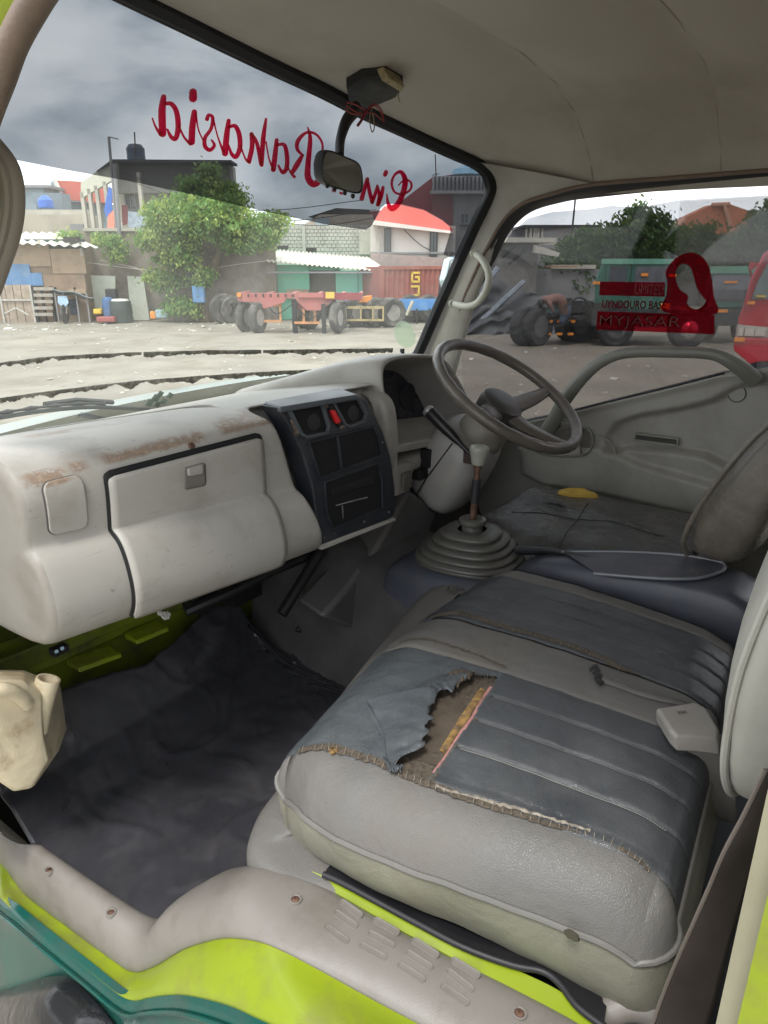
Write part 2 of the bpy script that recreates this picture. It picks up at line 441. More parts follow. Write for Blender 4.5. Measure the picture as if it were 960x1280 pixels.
RUST = mat('rusty_steel', (0.12, 0.065, 0.045), 0.6, metal=0.4, var=0.5, vscale=60, bump=0.6, bscale=200)
STEEL = mat('worn_steel', (0.45, 0.44, 0.42), 0.35, metal=1.0, var=0.2, vscale=30)
CONS = mat('navy_console_plastic', (0.045, 0.050, 0.066), 0.42, var=0.15, vscale=8, bump=0.3, bscale=500, bdist=0.0006, dirt=(0.10, 0.10, 0.105), dscale=5, damt=0.4)
JERRY = mat('stained_jerrycan_plastic', (0.58, 0.50, 0.35), 0.36, var=0.2, vscale=9, dirt=(0.24, 0.15, 0.07), dscale=13, damt=0.75, bump2=0.3, b2scale=14, bump=0.2, bscale=80, spec=0.5)
BELT = mat('brown_seat_belt_webbing', (0.035, 0.027, 0.022), 0.7, var=0.25, vscale=12, bump=0.5, bscale=800, bdist=0.0005)
SEAL = mat('brown_door_seal', (0.17, 0.125, 0.095), 0.6, var=0.15, vscale=20, bump=0.6, bscale=160, bdist=0.0015)
REDB = mat('red_hazard_button', (0.75, 0.02, 0.02), 0.35, var=0.05)
CARPET = mat('grey_felt', (0.055, 0.052, 0.05), 0.95, var=0.3, vscale=12, bump=0.6, bscale=400, bdist=0.0015)
REDDEC = None
GLASS = clear_mat('windscreen_glass', (0.93, 0.97, 0.95), gloss=0.03, dust=0.13, dustcol=(0.65, 0.66, 0.6))
FILM = clear_mat('smoked_tint_film', (0.215, 0.22, 0.235), gloss=0.02, dust=0.03, dustcol=(0.3, 0.28, 0.3))
SIDEG = clear_mat('side_window_glass', (0.72, 0.72, 0.72), gloss=0.03, dust=0.03, dustcol=(0.5, 0.5, 0.5), streak=True)
SFILM = clear_mat('side_window_film', (0.42, 0.43, 0.44), gloss=0.02, dust=0.012, dustcol=(0.4, 0.4, 0.42), streak=True)
RED = clear_mat('red_vinyl_lettering', (0.62, 0.0, 0.035), gloss=0.0, dust=0.25, dustcol=(0.7, 0.0, 0.04))
PALEG = clear_mat('pale_green_sticker', (0.70, 0.82, 0.68), gloss=0.0, dust=0.35, dustcol=(0.6, 0.72, 0.55))
MIRR = mat('mirror_glass', (0.5, 0.52, 0.52), 0.06, metal=1.0, var=0.05, rvar=0.02)
# ================================================================ CAB SHELL
cab = thing('truck_cab', 'cream and lime interior shell of the truck cab with sagging roof lining', 'truck cab')
def wsurf(x, z, off=0.0):                        # windscreen inner surface, off > 0 towards the seats
    return Vector((x, 1.50 - 0.3836 * (z - 1.87) - 0.237 * (x - 1.28) ** 2 - off, z))
def W(px, py, off=0.0):
    d = ray(px, py); t = 1.0
    lo, hi = 0.2, 3.5
    for _ in range(50):
        t = (lo + hi) / 2
        p = CAM + d * t
        if p.y < wsurf(p.x, p.z, off).y: lo = t
        else: hi = t
    return CAM + d * t
# glass outline (inner edge of the rubber), clockwise from lower right
gl_r = [W(513, 449), W(540, 388), W(570, 320), W(592, 272), W(606, 243), W(607, 232), W(602, 219), W(588, 209), W(560, 197), W(500, 170), W(453, 149), W(400, 122), W(320, 85), W(230, 42), W(142, 0)]
zt = gl_r[-1].z
left = [(0.80, zt + 0.004), (0.70, zt - 0.006), (0.60, zt - 0.03), (0.53, zt - 0.075), (0.50, zt - 0.14), (0.48, 2.25), (0.47, 2.05), (0.47, 1.86), (0.60, 1.84), (1.0, 1.84), (1.5, 1.84), (1.98, 1.84)]
gl = gl_r + [wsurf(x, z) for x, z in left]
glc = sum(gl, Vector()) / len(gl)
glp = smooth_path(gl, 4, True)
def outset(pts, d):                              # widen an outline in the windscreen plane
    out_ = []; n = len(pts)
    for i, p in enumerate(pts):
        t = (pts[(i + 1) % n] - pts[i - 1]).normalized()
        nrm = Vector((0, -1, -0.38)).normalized()
        s_ = t.cross(nrm)
        if s_.dot(p - glc) < 0: s_ = -s_
        q = p + s_ * d
        out_.append(wsurf(q.x, q.z))
    return out_
ws = thing('windscreen', 'curved windscreen with smoked upper film, red mirrored lettering and torn tape strips', 'windscreen')
V = [wsurf(glc.x, glc.z)]; rings = 8; n = len(glp)
for r_ in range(1, rings + 1):
    for p in outset(glp, 0.008):
        x = lerp(glc.x, p.x, r_ / rings); z = lerp(glc.z, p.z, r_ / rings)
        V.append(wsurf(x, z))
F = [(0, 1 + i, 1 + (i + 1) % n) for i in range(n)]
for r_ in range(rings - 1):
    for i in range(n):
        j = (i + 1) % n; a = 1 + r_ * n; b = a + n
        F.append((a + i, b + i, b + j, a + j))
mk('glass_pane', V, F, GLASS, ws)
# rubber seal round the glass: a band that sits proud of the glass
oi = glp; oo = outset(glp, 0.026)
band = []
for p, q in zip(oi, oo):
    wdt = 1.0
    band.append([p + Vector((0, 0.004, 0)), p + Vector((0, -0.014, 0)), lerp(p, q, 0.5) + Vector((0, -0.022, 0)), q + Vector((0, -0.016, 0)), q + Vector((0, 0.02, 0))])
band.append(band[0])
V, F = loft(band)
mk('rubber_seal', V, F, RUBBER, ws)
# smoked film with its cut lower edge
film_low = [(-30, 192), (25, 201), (80, 212), (160, 226), (240, 243), (320, 262), (405, 280), (440, 285), (457, 287), (464, 283), (470, 272), (476, 260), (482, 255), (500, 255), (530, 262), (553, 275), (562, 283), (563, 290), (558, 300), (553, 312), (554, 318), (563, 322), (570, 322), (577, 306), (588, 282), (598, 260), (604, 246)]
low = [W(x, y, 0.0035) for x, y in film_low]
for i in range(1, len(low)):                     # keep the cut edge single-valued so the film never doubles over itself
    if low[i].x < low[i - 1].x + 0.0006:
        low[i] = wsurf(low[i - 1].x + 0.0006, low[i].z, 0.0035)
top_pts = []
for p in low:
    # the top of the glass at this x
    best = max((q for q in oi), key=lambda q: q.z if abs(q.x - p.x) < 0.06 else -9)
    top_pts.append(best)
secs = []
xr = 2.095
for i, p in enumerate(low):
    s = []
    x_top = p.x
    cand = [q for q in oo if abs(q.x - min(p.x, 2.03)) < 0.05 and q.z > 2.25]
    ztop = max((q.z for q in cand), default=2.45)
    for k in range(7):
        z = lerp(p.z, ztop - 0.006, k / 6)
        s.append(wsurf(p.x, z, 0.0035))
    secs.append(s)
V, F = loft(secs)
mk('tint_film', V, F, FILM, ws)
# right-hand slip of film beside the pillar, following the slanted glass edge
V = [W(563, 322, .0035), W(566, 330, .0035), W(572, 322, .0035)]
# mirrored red script on the film
def z5(X, Y): return (180 + X / 4.8, 90 + Y / 4.8)
def z6(X, Y): return (370 + X / 4.8, 80 + Y / 4.8)
def strokes(parent, name, lst, z, off=0.0005):
    mb = MB()
    for pts, w0 in lst:
        ws_ = w0 if isinstance(w0, (list, tuple)) else [w0] * len(pts)
        p2 = [Vector((*z(*p), 0)) for p in pts]
        # carry the width as z while smoothing
        p3 = [Vector((p.x, p.y, wi / 4.8)) for p, wi in zip(p2, ws_)]
        sp = smooth_path(p3, 7) if len(p3) > 2 else [p3[0].lerp(p3[1], k / 6) for k in range(7)]
        L_, R_ = [], []
        for i, p in enumerate(sp):
            t = sp[min(i + 1, len(sp) - 1)] - sp[max(i - 1, 0)]
            t = Vector((t.x, t.y, 0))
            if t.length < 1e-6: t = Vector((1, 0, 0))
            t.normalize(); nn = Vector((-t.y, t.x, 0)); h = p.z / 2
            L_.append(p + nn * h); R_.append(p - nn * h)
        t0 = (sp[1] - sp[0]); t0 = Vector((t0.x, t0.y, 0)).normalized(); n0 = Vector((-t0.y, t0.x, 0)); h = sp[0].z / 2
        cap0 = [sp[0] - t0 * h * sin(a) + n0 * h * cos(a) for a in (0.4, 0.9, 1.57, 2.2, 2.7)]
        t1 = (sp[-1] - sp[-2]); t1 = Vector((t1.x, t1.y, 0)).normalized(); n1_ = Vector((-t1.y, t1.x, 0)); h1 = sp[-1].z / 2
        cap1 = [sp[-1] + t1 * h1 * sin(a) + n1_ * h1 * cos(a) for a in (0.4, 0.9, 1.57, 2.2, 2.7)]
        base = len(mb.v)
        vs = []
        for l, r in zip(L_, R_): vs += [W(l.x, l.y, off), W(r.x, r.y, off)]
        fs = [(2 * i, 2 * i + 1, 2 * i + 3, 2 * i + 2) for i in range(len(L_) - 1)]
        k0 = len(vs); vs += [W(c.x, c.y, off) for c in cap0]; fs.append((0,) + tuple(range(k0, k0 + 5)) + (1,))
        k1 = len(vs); vs += [W(c.x, c.y, off) for c in cap1]; e_ = 2 * (len(L_) - 1); fs.append((e_,) + tuple(range(k1, k1 + 5)) + (e_ + 1,))
        mb.add(vs, fs)
        off -= 0.00012
    return mb.build(name, RED, parent, smooth=False)
strokes(ws, 'letter', [([(118, 150), (108, 235), (112, 370)], [34, 46, 44]), ([(50, 278), (70, 330), (100, 375)], [10, 14, 24]), ([(125, 190), (165, 192), (195, 240), (205, 330), (190, 398), (162, 388), (140, 345)], [20, 28, 32, 34, 30, 24, 14]), ([(208, 320), (240, 390), (278, 432)], [12, 14, 20])], z5, -0.0015)
strokes(ws, 'letter', [([(302, 240), (290, 330), (286, 420)], [34, 40, 40]), ([(294, 120), (294, 158)], [46, 50]), ([(312, 250), (325, 340), (352, 405)], [12, 10, 10])], z5, -0.0015)
strokes(ws, 'letter', [([(378, 282), (388, 258), (412, 275), (402, 340), (366, 395), (366, 445), (395, 468), (422, 440), (405, 408)], [26, 20, 22, 22, 24, 26, 24, 20, 12]), ([(418, 290), (440, 380), (476, 480)], [12, 10, 18])], z5, -0.0015)
strokes(ws, 'letter', [([(508, 292), (496, 380), (486, 488)], [26, 36, 38]), ([(512, 330), (548, 325), (572, 380), (575, 455), (552, 508), (525, 490), (508, 440)], [18, 26, 30, 30, 28, 22, 12]), ([(580, 445), (608, 520), (632, 540)], [12, 12, 24])], z5, -0.0015)
strokes(ws, 'letter', [([(645, 372), (648, 450), (630, 532)], [26, 30, 30]), ([(645, 372), (678, 430), (702, 552)], [20, 24, 24]), ([(732, 282), (715, 400), (706, 558)], [16, 30, 24]), ([(732, 420), (750, 520), (776, 585)], [10, 10, 16])], z5, -0.0015)
strokes(ws, 'letter', [([(796, 408), (786, 500), (776, 585)], [24, 32, 32]), ([(800, 438), (842, 438), (858, 510), (855, 575), (832, 602), (805, 560)], [16, 24, 28, 28, 24, 12]), ([(860, 560), (880, 605), (902, 628)], [10, 12, 20])], z5, -0.0015)
strokes(ws, 'letter', [([(-22, 650), (8, 600), (38, 548)], [26, 34, 20]), ([(42, 548), (8, 512), (12, 460), (62, 412), (120, 422), (158, 480), (150, 560), (112, 600)], [14, 22, 26, 18, 16, 14, 14, 18]), ([(70, 380), (85, 450), (72, 600), (72, 680), (102, 720), (140, 700), (165, 640)], [8, 26, 34, 40, 40, 36, 24])], z6, -0.0015)
strokes(ws, 'letter', [([(222, 757), (232, 762)], 18), ([(266, 773), (275, 777)], 16)], z6, -0.0015)
strokes(ws, 'letter', [([(428, 690), (410, 750), (394, 808)], [24, 26, 28]), ([(428, 690), (440, 760), (457, 830)], [18, 24, 24]), ([(488, 730), (475, 780), (457, 830)], [16, 22, 22])], z6, -0.0015)
strokes(ws, 'letter', [([(490, 735), (500, 790), (490, 845)], [14, 22, 22]), ([(522, 740), (512, 790), (494, 845)], [20, 24, 20]), ([(540, 648), (534, 664)], [26, 26])], z6, -0.0015)
strokes(ws, 'letter', [([(545, 780), (553, 838), (574, 864), (606, 845), (640, 780), (655, 700), (630, 648), (592, 665), (574, 715), (592, 768), (640, 780), (684, 755), (692, 718), (668, 695), (640, 702), (615, 728)], [8, 22, 40, 34, 34, 34, 24, 16, 16, 14, 14, 14, 14, 12, 10, 8])], z6, -0.0015)
# torn tape strips left on the glass
def tape_strip(pts, wd, seed):
    rnd = random.Random(seed)
    sp = smooth_path([Vector((x, y, 0)) for x, y in pts], 40)
    mb = MB(); run = []
    for i in range(len(sp) - 1):
        if rnd.random() < 0.006: run = []
        p = sp[i]
        k = wd * (0.85 + 0.9 * noise.noise(Vector((i * 0.13, seed, 0)))) + (rnd.random() - 0.3) * 1.8
        a = W(p.x, p.y + noise.noise(Vector((i * .1, seed, 5))) * .6, -0.0035); b = W(p.x, p.y + max(k, 1.0), -0.0035)
        run.append((a, b))
        if len(run) > 1:
            (a0, b0), (a1, b1) = run[-2:]
            mb.add([a0, a1, b1, b0], [(0, 1, 2, 3)])
    return mb.build('tape_strip', TAPE, ws, smooth=False, solid=-0.0006)
TAPE = mat('dark_tape_residue', (0.10, 0.08, 0.06), 0.85, var=0.7, vscale=60, dirt=(0.35, 0.31, 0.26), dscale=60, damt=0.9)
tape_strip([(-10, 455), (60, 446), (150, 441), (250, 438), (350, 437), (430, 436), (492, 435)], 5.5, 3)
tape_strip([(-10, 499), (60, 489), (160, 477), (260, 469), (360, 463), (460, 459)], 6.0, 9)
mb = MB()
for (x, y, s_) in ((186, 503, 5), (194, 497, 5), (200, 492, 4), (204, 501, 4), (212, 494, 4), (196, 505, 4)):
    q = [W(x + dx * s_, y + dy * s_, -0.003) for dx, dy in ((-1.3, .6), (0, -1), (1.3, -.3), (.4, 1))]
    mb.add(q, [(0, 1, 2, 3)])
mb.build('sticker_remnant', mat('grey_green_sticker_remnant', (0.18, 0.23, 0.20), 0.8), ws, smooth=False, solid=-0.0004)
cx_, cy_ = 506, 418
ds = [W(cx_ + 13 * cos(a) * 1.0 + 3 * sin(a), cy_ + 17 * sin(a), -0.003) for a in lin(0, 2 * pi, 25)[:-1]]
mk('round_sticker', ds, [tuple(range(24))], PALEG, ws, smooth=False)
# ---------------- roof lining
hd = sorted([q for q in oo if q.z > 2.38 and q.y < 1.4], key=lambda q: q.x)
xs = lin(0.40, 2.115, 44)
def front_edge(x):
    x_ = min(max(x, hd[0].x), hd[-1].x)
    c = [q for q in hd if q.z > 2.40] or hd
    lo_ = max((q for q in c if q.x <= x_ + 1e-6), key=lambda q: q.x, default=c[0]); hi_ = min((q for q in c if q.x >= x_), key=lambda q: q.x, default=c[-1])
    t = 0 if hi_.x - lo_.x < 1e-6 else (x_ - lo_.x) / (hi_.x - lo_.x)
    return lerp(lo_, hi_, t)
def roof_z(x):
    return interp([(0.40, 2.50), (0.43, 2.515), (0.48, 2.54), (0.56, 2.57), (0.68, 2.60), (0.9, 2.625), (1.28, 2.635), (1.6, 2.625), (1.8, 2.60), (1.93, 2.555), (2.02, 2.49), (2.07, 2.44), (2.095, 2.40), (2.115, 2.375)], x)
def roof_pt(x, t):                               # t 0 at the windscreen, 1 at the back wall
    fe = front_edge(x)
    y0 = fe.y - 0.008; z0 = fe.z + 0.001
    if x > 2.03: y0 -= (x - 2.03) * 0.9; z0 -= (x - 2.03) * 0.35
    if x < 0.55: y0 -= (0.55 - x) * 1.2; z0 -= (0.55 - x) * 0.35
    y = lerp(y0, -0.22, t)
    k = min(1, max(0, (y0 - y) / 0.30)); k = k * k * (3 - 2 * k)
    zr = roof_z(x)
    if y < 0.0: zr -= (-y) ** 2 * 1.5
    z = lerp(z0, zr, k)
    # the vinyl sags between its two bows
    seams = [y0, 0.80, 0.47, 0.14, -0.22]
    for a, b in zip(seams, seams[1:]):
        if b <= y <= a:
            f = (y - b) / (a - b)
            z -= 0.030 * 4 * f * (1 - f) * min(1, max(0, (min(x - 0.42, 2.1 - x)) / 0.25))
            z += 0.0
    z += 0.003 * noise.noise(Vector((x * 3, y * 4, 0)))
    return Vector((x, y, z))
ts = lin(0, 1, 90)
V, F = grid(roof_pt, xs, ts)
mk('roof_lining', V, F, CEIL, cab, auto=False)
for ys in (0.80, 0.47):                          # welted seams across the lining
    mb = MB(); pts = []
    for x in lin(0.44, 2.10, 40):
        fe = front_edge(x)
        y0 = fe.y - 0.012
        if x > 2.03: y0 -= (x - 2.03) * 0.9
        t = (y0 - ys) / (y0 + 0.22)
        p = roof_pt(x, t); pts.append(p + Vector((0, 0.0, -0.0015)))
    mb.tube([p + Vector((0, 0, 0.0006)) for p in pts], 0.0012, 6)
    mb.build('lining_seam', CEIL, cab)
# outer roof, back wall, firewall and hidden floor close the box
ROOFO = LIME
mb = MB()
secs = []
for x in lin(0.385, 2.16, 30):
    fe = front_edge(x); yf_ = min(fe.y + 0.004, 1.25); zf_ = fe.z + 0.012
    if x > 2.05: yf_ -= (x - 2.05) * 1.2
    secs.append([Vector((x, lerp(yf_, -0.3, t), lerp(min(zf_, roof_z(x) + .04), roof_z(x) + 0.04, min(1, t / .25)))) for t in lin(0, 1, 12)])
V, F = loft(secs)
mk('roof_skin', V, F, ROOFO, cab, solid=0.006)
MB().box((1.28, -0.27, 1.85), (1.78, 0.04, 1.5)).build('back_wall', PILLAR, cab, smooth=False)
MB().box((1.28, 0.60, 1.115), (1.62, 2.0, 0.04)).build('floor_pan', BLACK, cab, smooth=False)
# ---------------- right-hand windscreen pillar trim
rub_out = [W(x, y, 0.004) for x, y in ((528, 449), (548, 402), (566, 360), (582, 322), (599, 284), (612, 255), (618, 240), (617, 226), (610, 214), (600, 206), (594, 202))]
seal_in = [P(x, y, 'x', 2.095) for x, y in ((566, 470), (574, 437), (585, 398), (600, 350), (616, 308), (634, 276), (652, 258), (675, 246), (700, 240), (740, 233), (756, 232))]
secs = []
for a, b in zip(rub_out, seal_in):
    mid = lerp(a, b, 0.5) + Vector((-0.012, -0.006, 0))
    secs.append([a + Vector((0.0, 0.014, 0)), a + Vector((-0.002, -0.004, 0)), lerp(a, b, 0.25) + Vector((-0.010, -0.004, 0)), mid, lerp(a, b, 0.8) + Vector((-0.006, -0.002, 0)), b, b + Vector((0.02, 0, 0))])
secs.insert(0, [p + Vector((0.02, 0.09, -0.25)) for p in secs[0]])
V, F = loft(secs)
mk('pillar_trim', V, F, PILLAR, cab, sub=1)
# ---------------- driver-side door frame seal
dg = [(560, 500), (572, 448), (589, 386), (606, 346), (620, 320), (637, 288), (662, 265), (700, 253), (740, 247), (850, 236), (960, 227), (1060, 220)]
dgo = [(552, 495), (562, 444), (578, 382), (596, 338), (611, 308), (630, 276), (654, 255), (690, 243), (740, 231), (850, 222), (960, 213), (1060, 205)]
A_ = smooth_path([P(x, y, 'x', 2.125) for x, y in dg], 5)
B_ = smooth_path([P(x, y, 'x', 2.095) for x, y in dgo], 5)
secs = [[a + Vector((0.01, 0, 0)), a, lerp(a, b, 0.5) + Vector((-0.014, 0, 0)), b + Vector((-0.004, 0, 0)), b + Vector((0.01, 0, 0))] for a, b in zip(A_, B_)]
V, F = loft(secs)
mk('door_seal', V, F, RUBBER, cab)
mb = MB(); mb.tube([b + Vector((-0.006, 0, 0)) for b in B_], 0.0055, 8)
mb.build('seal_lip', SEAL, cab)
# ---------------- passenger side: seal, pillar, grab handle
sp = smooth_path([P(x, y, 'x', 0.42) for x, y in ((95, -90), (70, -40), (45, 0), (18, 50), (2, 95), (-18, 150), (-45, 240), (-60, 330))], 6)
mb = MB(); mb.tube(sp, 0.0135, 12)
o = mb.build('opening_seal', SEAL, cab)
ol = [p + Vector((-0.02, 0.014, 0.022)) for p in sp]
secs = [[p, p + Vector((-0.012, 0.03, 0.006)), p + Vector((-0.015, 0.09, 0.03)), p + Vector((-0.01, 0.16, 0.06))] for p in [q + Vector((-0.004, 0.01, 0.006)) for q in sp]]
V, F = loft(secs)
mk('door_opening_edge', V, F, LIME, cab)
# left windscreen pillar (outside the picture) closes the front corner
secs = []
for z in lin(1.75, 2.50, 12):
    q = wsurf(0.475, z)
    secs.append([q + Vector((0.0, 0.02, 0)), q + Vector((0.005, -0.02, 0)), Vector((0.44, q.y - 0.06, z)), Vector((0.405, q.y - 0.10, z)), Vector((0.385, q.y - 0.05, z)), Vector((0.40, q.y + 0.03, z))])
V, F = loft(secs, closed=True, caps=True)
mk('left_pillar_trim', V, F, PILLAR, cab)
MB().box((0.415, 0.45, 2.505), (0.05, 1.25, 0.03)).build('door_header', PILLAR, cab, bevel=0.012)
# rear pillar by the seat belt
zs = lin(1.0, 2.45, 10)
x0, y0 = 0.42, 0.016
secs = [[Vector((0.475, y0 - 0.004, z)), Vector((0.455, y0 + 0.001, z)), Vector((0.418, y0 + 0.001, z)), Vector((0.414, y0 - 0.006, z)), Vector((0.412, y0 - 0.05, z)), Vector((0.475, y0 - 0.2, z))] for z in zs]
V, F = loft(secs, closed=True, caps=True)
bp_ = mk('rear_pillar_trim', V, F, mat('olive_grey_pillar_plastic', (0.30, 0.285, 0.20), 0.5, var=0.08, vscale=4, bump=0.2, bscale=400, bdist=0.0006, dirt=(0.2, 0.16, 0.1), dscale=7, damt=0.3), cab)
mb = MB(); mb.hexa([Vector((0.4135, y0 - 0.0115, 1.0)), Vector((0.395, y0 - 0.0115, 1.0)), Vector((0.395, y0 - 0.2, 1.0)), Vector((0.4115, y0 - 0.2, 1.0)), Vector((0.4135, y0 - 0.0115, 2.45)), Vector((0.395, y0 - 0.0115, 2.45)), Vector((0.395, y0 - 0.2, 2.45)), Vector((0.4115, y0 - 0.2, 2.45))])
mb.build('rear_pillar_edge', LIME, cab, smooth=False)
# ---------------- sill trim and painted sill
def sp2(c, k=6): return smooth_path(c, k)
inner = [(-40, 1015, 'z', 1.155), (3, 1043, 'z', 1.155), (30, 1057, 'z', 1.155), (53, 1056, 'z', 1.158), (63, 1063, 'z', 1.158), (143, 1117, 'z', 1.158), (200, 1147, 'z', 1.165), (233, 1117, 'x', 0.515), (262, 1097, 'x', 0.535), (290, 1083, 'x', 0.55), (320, 1079, 'z', 1.365), (355, 1085, 'z', 1.372), (392, 1097, 'z', 1.372), (467, 1140, 'z', 1.372), (542, 1182, 'z', 1.372), (640, 1230, 'z', 1.372), (720, 1272, 'z', 1.372), (800, 1320, 'z', 1.372)]
outer = [(-40, 1048, 'x', 0.435), (0, 1083, 'x', 0.435), (15, 1103, 'x', 0.435), (30, 1123, 'x', 0.435), (60, 1146, 'x', 0.435), (133, 1200, 'x', 0.435), (163, 1218, 'x', 0.437), (190, 1211, 'x', 0.44), (212, 1198, 'x', 0.442), (233, 1187, 'x', 0.446), (275, 1176, 'x', 0.452), (317, 1179, 'x', 0.458), (350, 1191, 'x', 0.464), (400, 1217, 'x', 0.474), (450, 1245, 'x', 0.482), (512, 1279, 'x', 0.49), (590, 1318, 'x', 0.50), (680, 1365, 'x', 0.51)]
IN = sp2([P(*q) for q in inner]); OU = sp2([P(*q) for q in outer])
secs = []
for a, b in zip(IN, OU):
    d = b - a; hz = Vector((d.x, d.y, 0))
    up = Vector((0, 0, 1))
    ridge = a + hz * 0.72 + up * (d.z * 0.12 + 0.004)
    secs.append([a + Vector((0.012, 0, -0.03)), a + Vector((0.002, 0, -0.004)), a + hz * 0.10 + up * 0.003, a + hz * 0.42 + up * (0.006 + d.z * 0.02), ridge, a + hz * 0.92 + up * (d.z * 0.5), b, b + Vector((0.01, 0, -0.004))])
V, F = loft(secs)
sill = mk('sill_trim', V, F, TRIM, cab, sub=1, auto=False)
def lower_curve(pts, x):
    return sp2([P(px, py, 'x', x) for px, py in pts])
LL = lower_curve([(-40, 1095), (0, 1125), (10, 1133), (20, 1140), (50, 1165), (110, 1213), (158, 1250), (185, 1249), (200, 1247), (233, 1247), (283, 1260), (320, 1277), (370, 1300), (420, 1325), (480, 1355), (540, 1385), (620, 1420), (700, 1460)], 0.405)
secs = []
for a, b in zip(OU, LL):
    secs.append([a + Vector((0.02, 0, 0.004)), a + Vector((-0.002, 0, -0.003)), lerp(a, b, 0.3) + Vector((-0.006, 0, 0)), lerp(a, b, 0.75) + Vector((-0.008, 0, 0)), b, b + Vector((0.012, 0, -0.006))])
V, F = loft(secs)
mk('painted_sill', V, F, LIME, cab, sub=1, auto=False)
secs = []
for b in LL:
    secs.append([b + Vector((0.01, 0, 0.006)), b + Vector((-0.006, 0, -0.004)), b + Vector((-0.010, 0, -0.02)), b + Vector((-0.001, 0, -0.03)), b + Vector((-0.004, 0, -0.07)), b + Vector((-0.02, 0, -0.2)), b + Vector((-0.02, 0, -0.6))])
V, F = loft(secs)
mk('teal_body_side', V, F, TEAL, cab, sub=1, auto=False)
mb = MB(); mb.tube([b + Vector((-0.0115, 0, -0.018)) for b in LL], 0.0035, 6)
mb.build('body_side_lip', TEAL, cab)
# black wheel-arch / step moulding low on the left
secs = []
c_ = [(-60, 1262), (0, 1246), (40, 1237), (62, 1238), (80, 1252), (100, 1272), (122, 1300), (150, 1340)]
cc = smooth_path([P(x, y, 'x', 0.365) for x, y in c_], 5)
secs = [[p + Vector((0.03, 0, 0.0)), p, p + Vector((-0.02, 0, -0.012)), p + Vector((-0.04, 0, -0.05)), p + Vector((-0.045, 0, -0.12)), p + Vector((-0.05, 0, -0.5))] for p in cc]
V, F = loft(secs)
mk('step_moulding', V, F, mat('glossy_black_plastic', (0.012, 0.013, 0.015), 0.22, var=0.2, bump2=0.2, b2scale=20), cab, sub=1, auto=False)
# screws in the sill trim
def sill_top(px, py):                            # intersect with the loft by nearest section in the picture plane
    best = None
    for v in sill_samples:
        w_ = v - CAM; dp = w_.dot(FW)
        X = 480 + FPX * w_.dot(RT) / dp; Y = 640 - FPX * w_.dot(UP) / dp
        e_ = (X - px) ** 2 + (Y - py) ** 2
        if best is None or e_ < best[0]: best = (e_, v)
    return best[1]
sill_samples = []
for s, s2 in zip(secs_s := [[a, b] for a, b in zip(IN, OU)], [[a, b] for a, b in zip(IN, OU)][1:]):
    for k in lin(0.02, 0.72, 22):
        for j in (0, .25, .5, .75):
            a = lerp(s[0], s2[0], j); b = lerp(s[1], s2[1], j); d = b - a
            sill_samples.append(a + Vector((d.x, d.y, 0)) * k + Vector((0, 0, 0.004 + d.z * 0.12 * max(0, (k - 0.42) / 0.3))))
for (x, y, rr) in ((62, 1089, 0.0065), (138, 1142, 0.0065), (369, 1126, 0.0065), (649, 1269, 0.0065)):
    p = sill_top(x, y)
    mb = MB(); mb.lathe([(rr + 0.0025, -0.002), (rr + 0.0022, 0.0032), (rr, 0.0036), (rr - 0.001, 0.0022)], p, n=20, capends=False)
    so_ = mb.build('screw_cup', TRIM, cab)
    mb = MB(); mb.lathe([(rr - 0.0012, -0.002), (rr - 0.0012, 0.0026), (rr * 0.6, 0.0034), (0.0015, 0.0036), (0.0014, 0.0022)], p, n=16)
    mb.build('screw', RUST, so_)
# embossed lozenges on the trim
oval_c = [(x - 2, y + 5, 0, 0) for x, y in ((422, 1161), (467, 1184), (516, 1212), (569, 1238), (432, 1144), (478, 1169), (525, 1195), (577, 1221), (441, 1130), (486, 1154), (533, 1180), (584, 1206))]
LOZ = None
for (x, y, i, j) in oval_c:
    c0 = sill_top(x, y)
    ua = (sill_top(x + 12, y + 8) - sill_top(x - 12, y - 8)); ua.z = 0; ua.normalize()
    va = Vector((-ua.y, ua.x, 0))
    mb = MB(); ring = []
    for (s_, h_) in ((1.0, 0.0), (0.92, 0.0022), (0.70, 0.0022), (0.6, 0.0012)):
        rr_ = []
        for k in range(24):
            q = 2 * pi * k / 24
            cxx = 0.0150 * (1 if cos(q) > 0 else -1); rad = 0.0056 * s_
            off_ = ua * (cxx + rad * cos(q)) + va * rad * sin(q)
            rr_.append(c0 + off_ + Vector((0, 0, h_ - 0.0005)))
        ring.append(rr_)
    V, F = loft(ring, closed=True); F.append(tuple(len(V) - 24 + k for k in range(24)))
    mk('tread_lozenge', V, F, TRIM, cab)
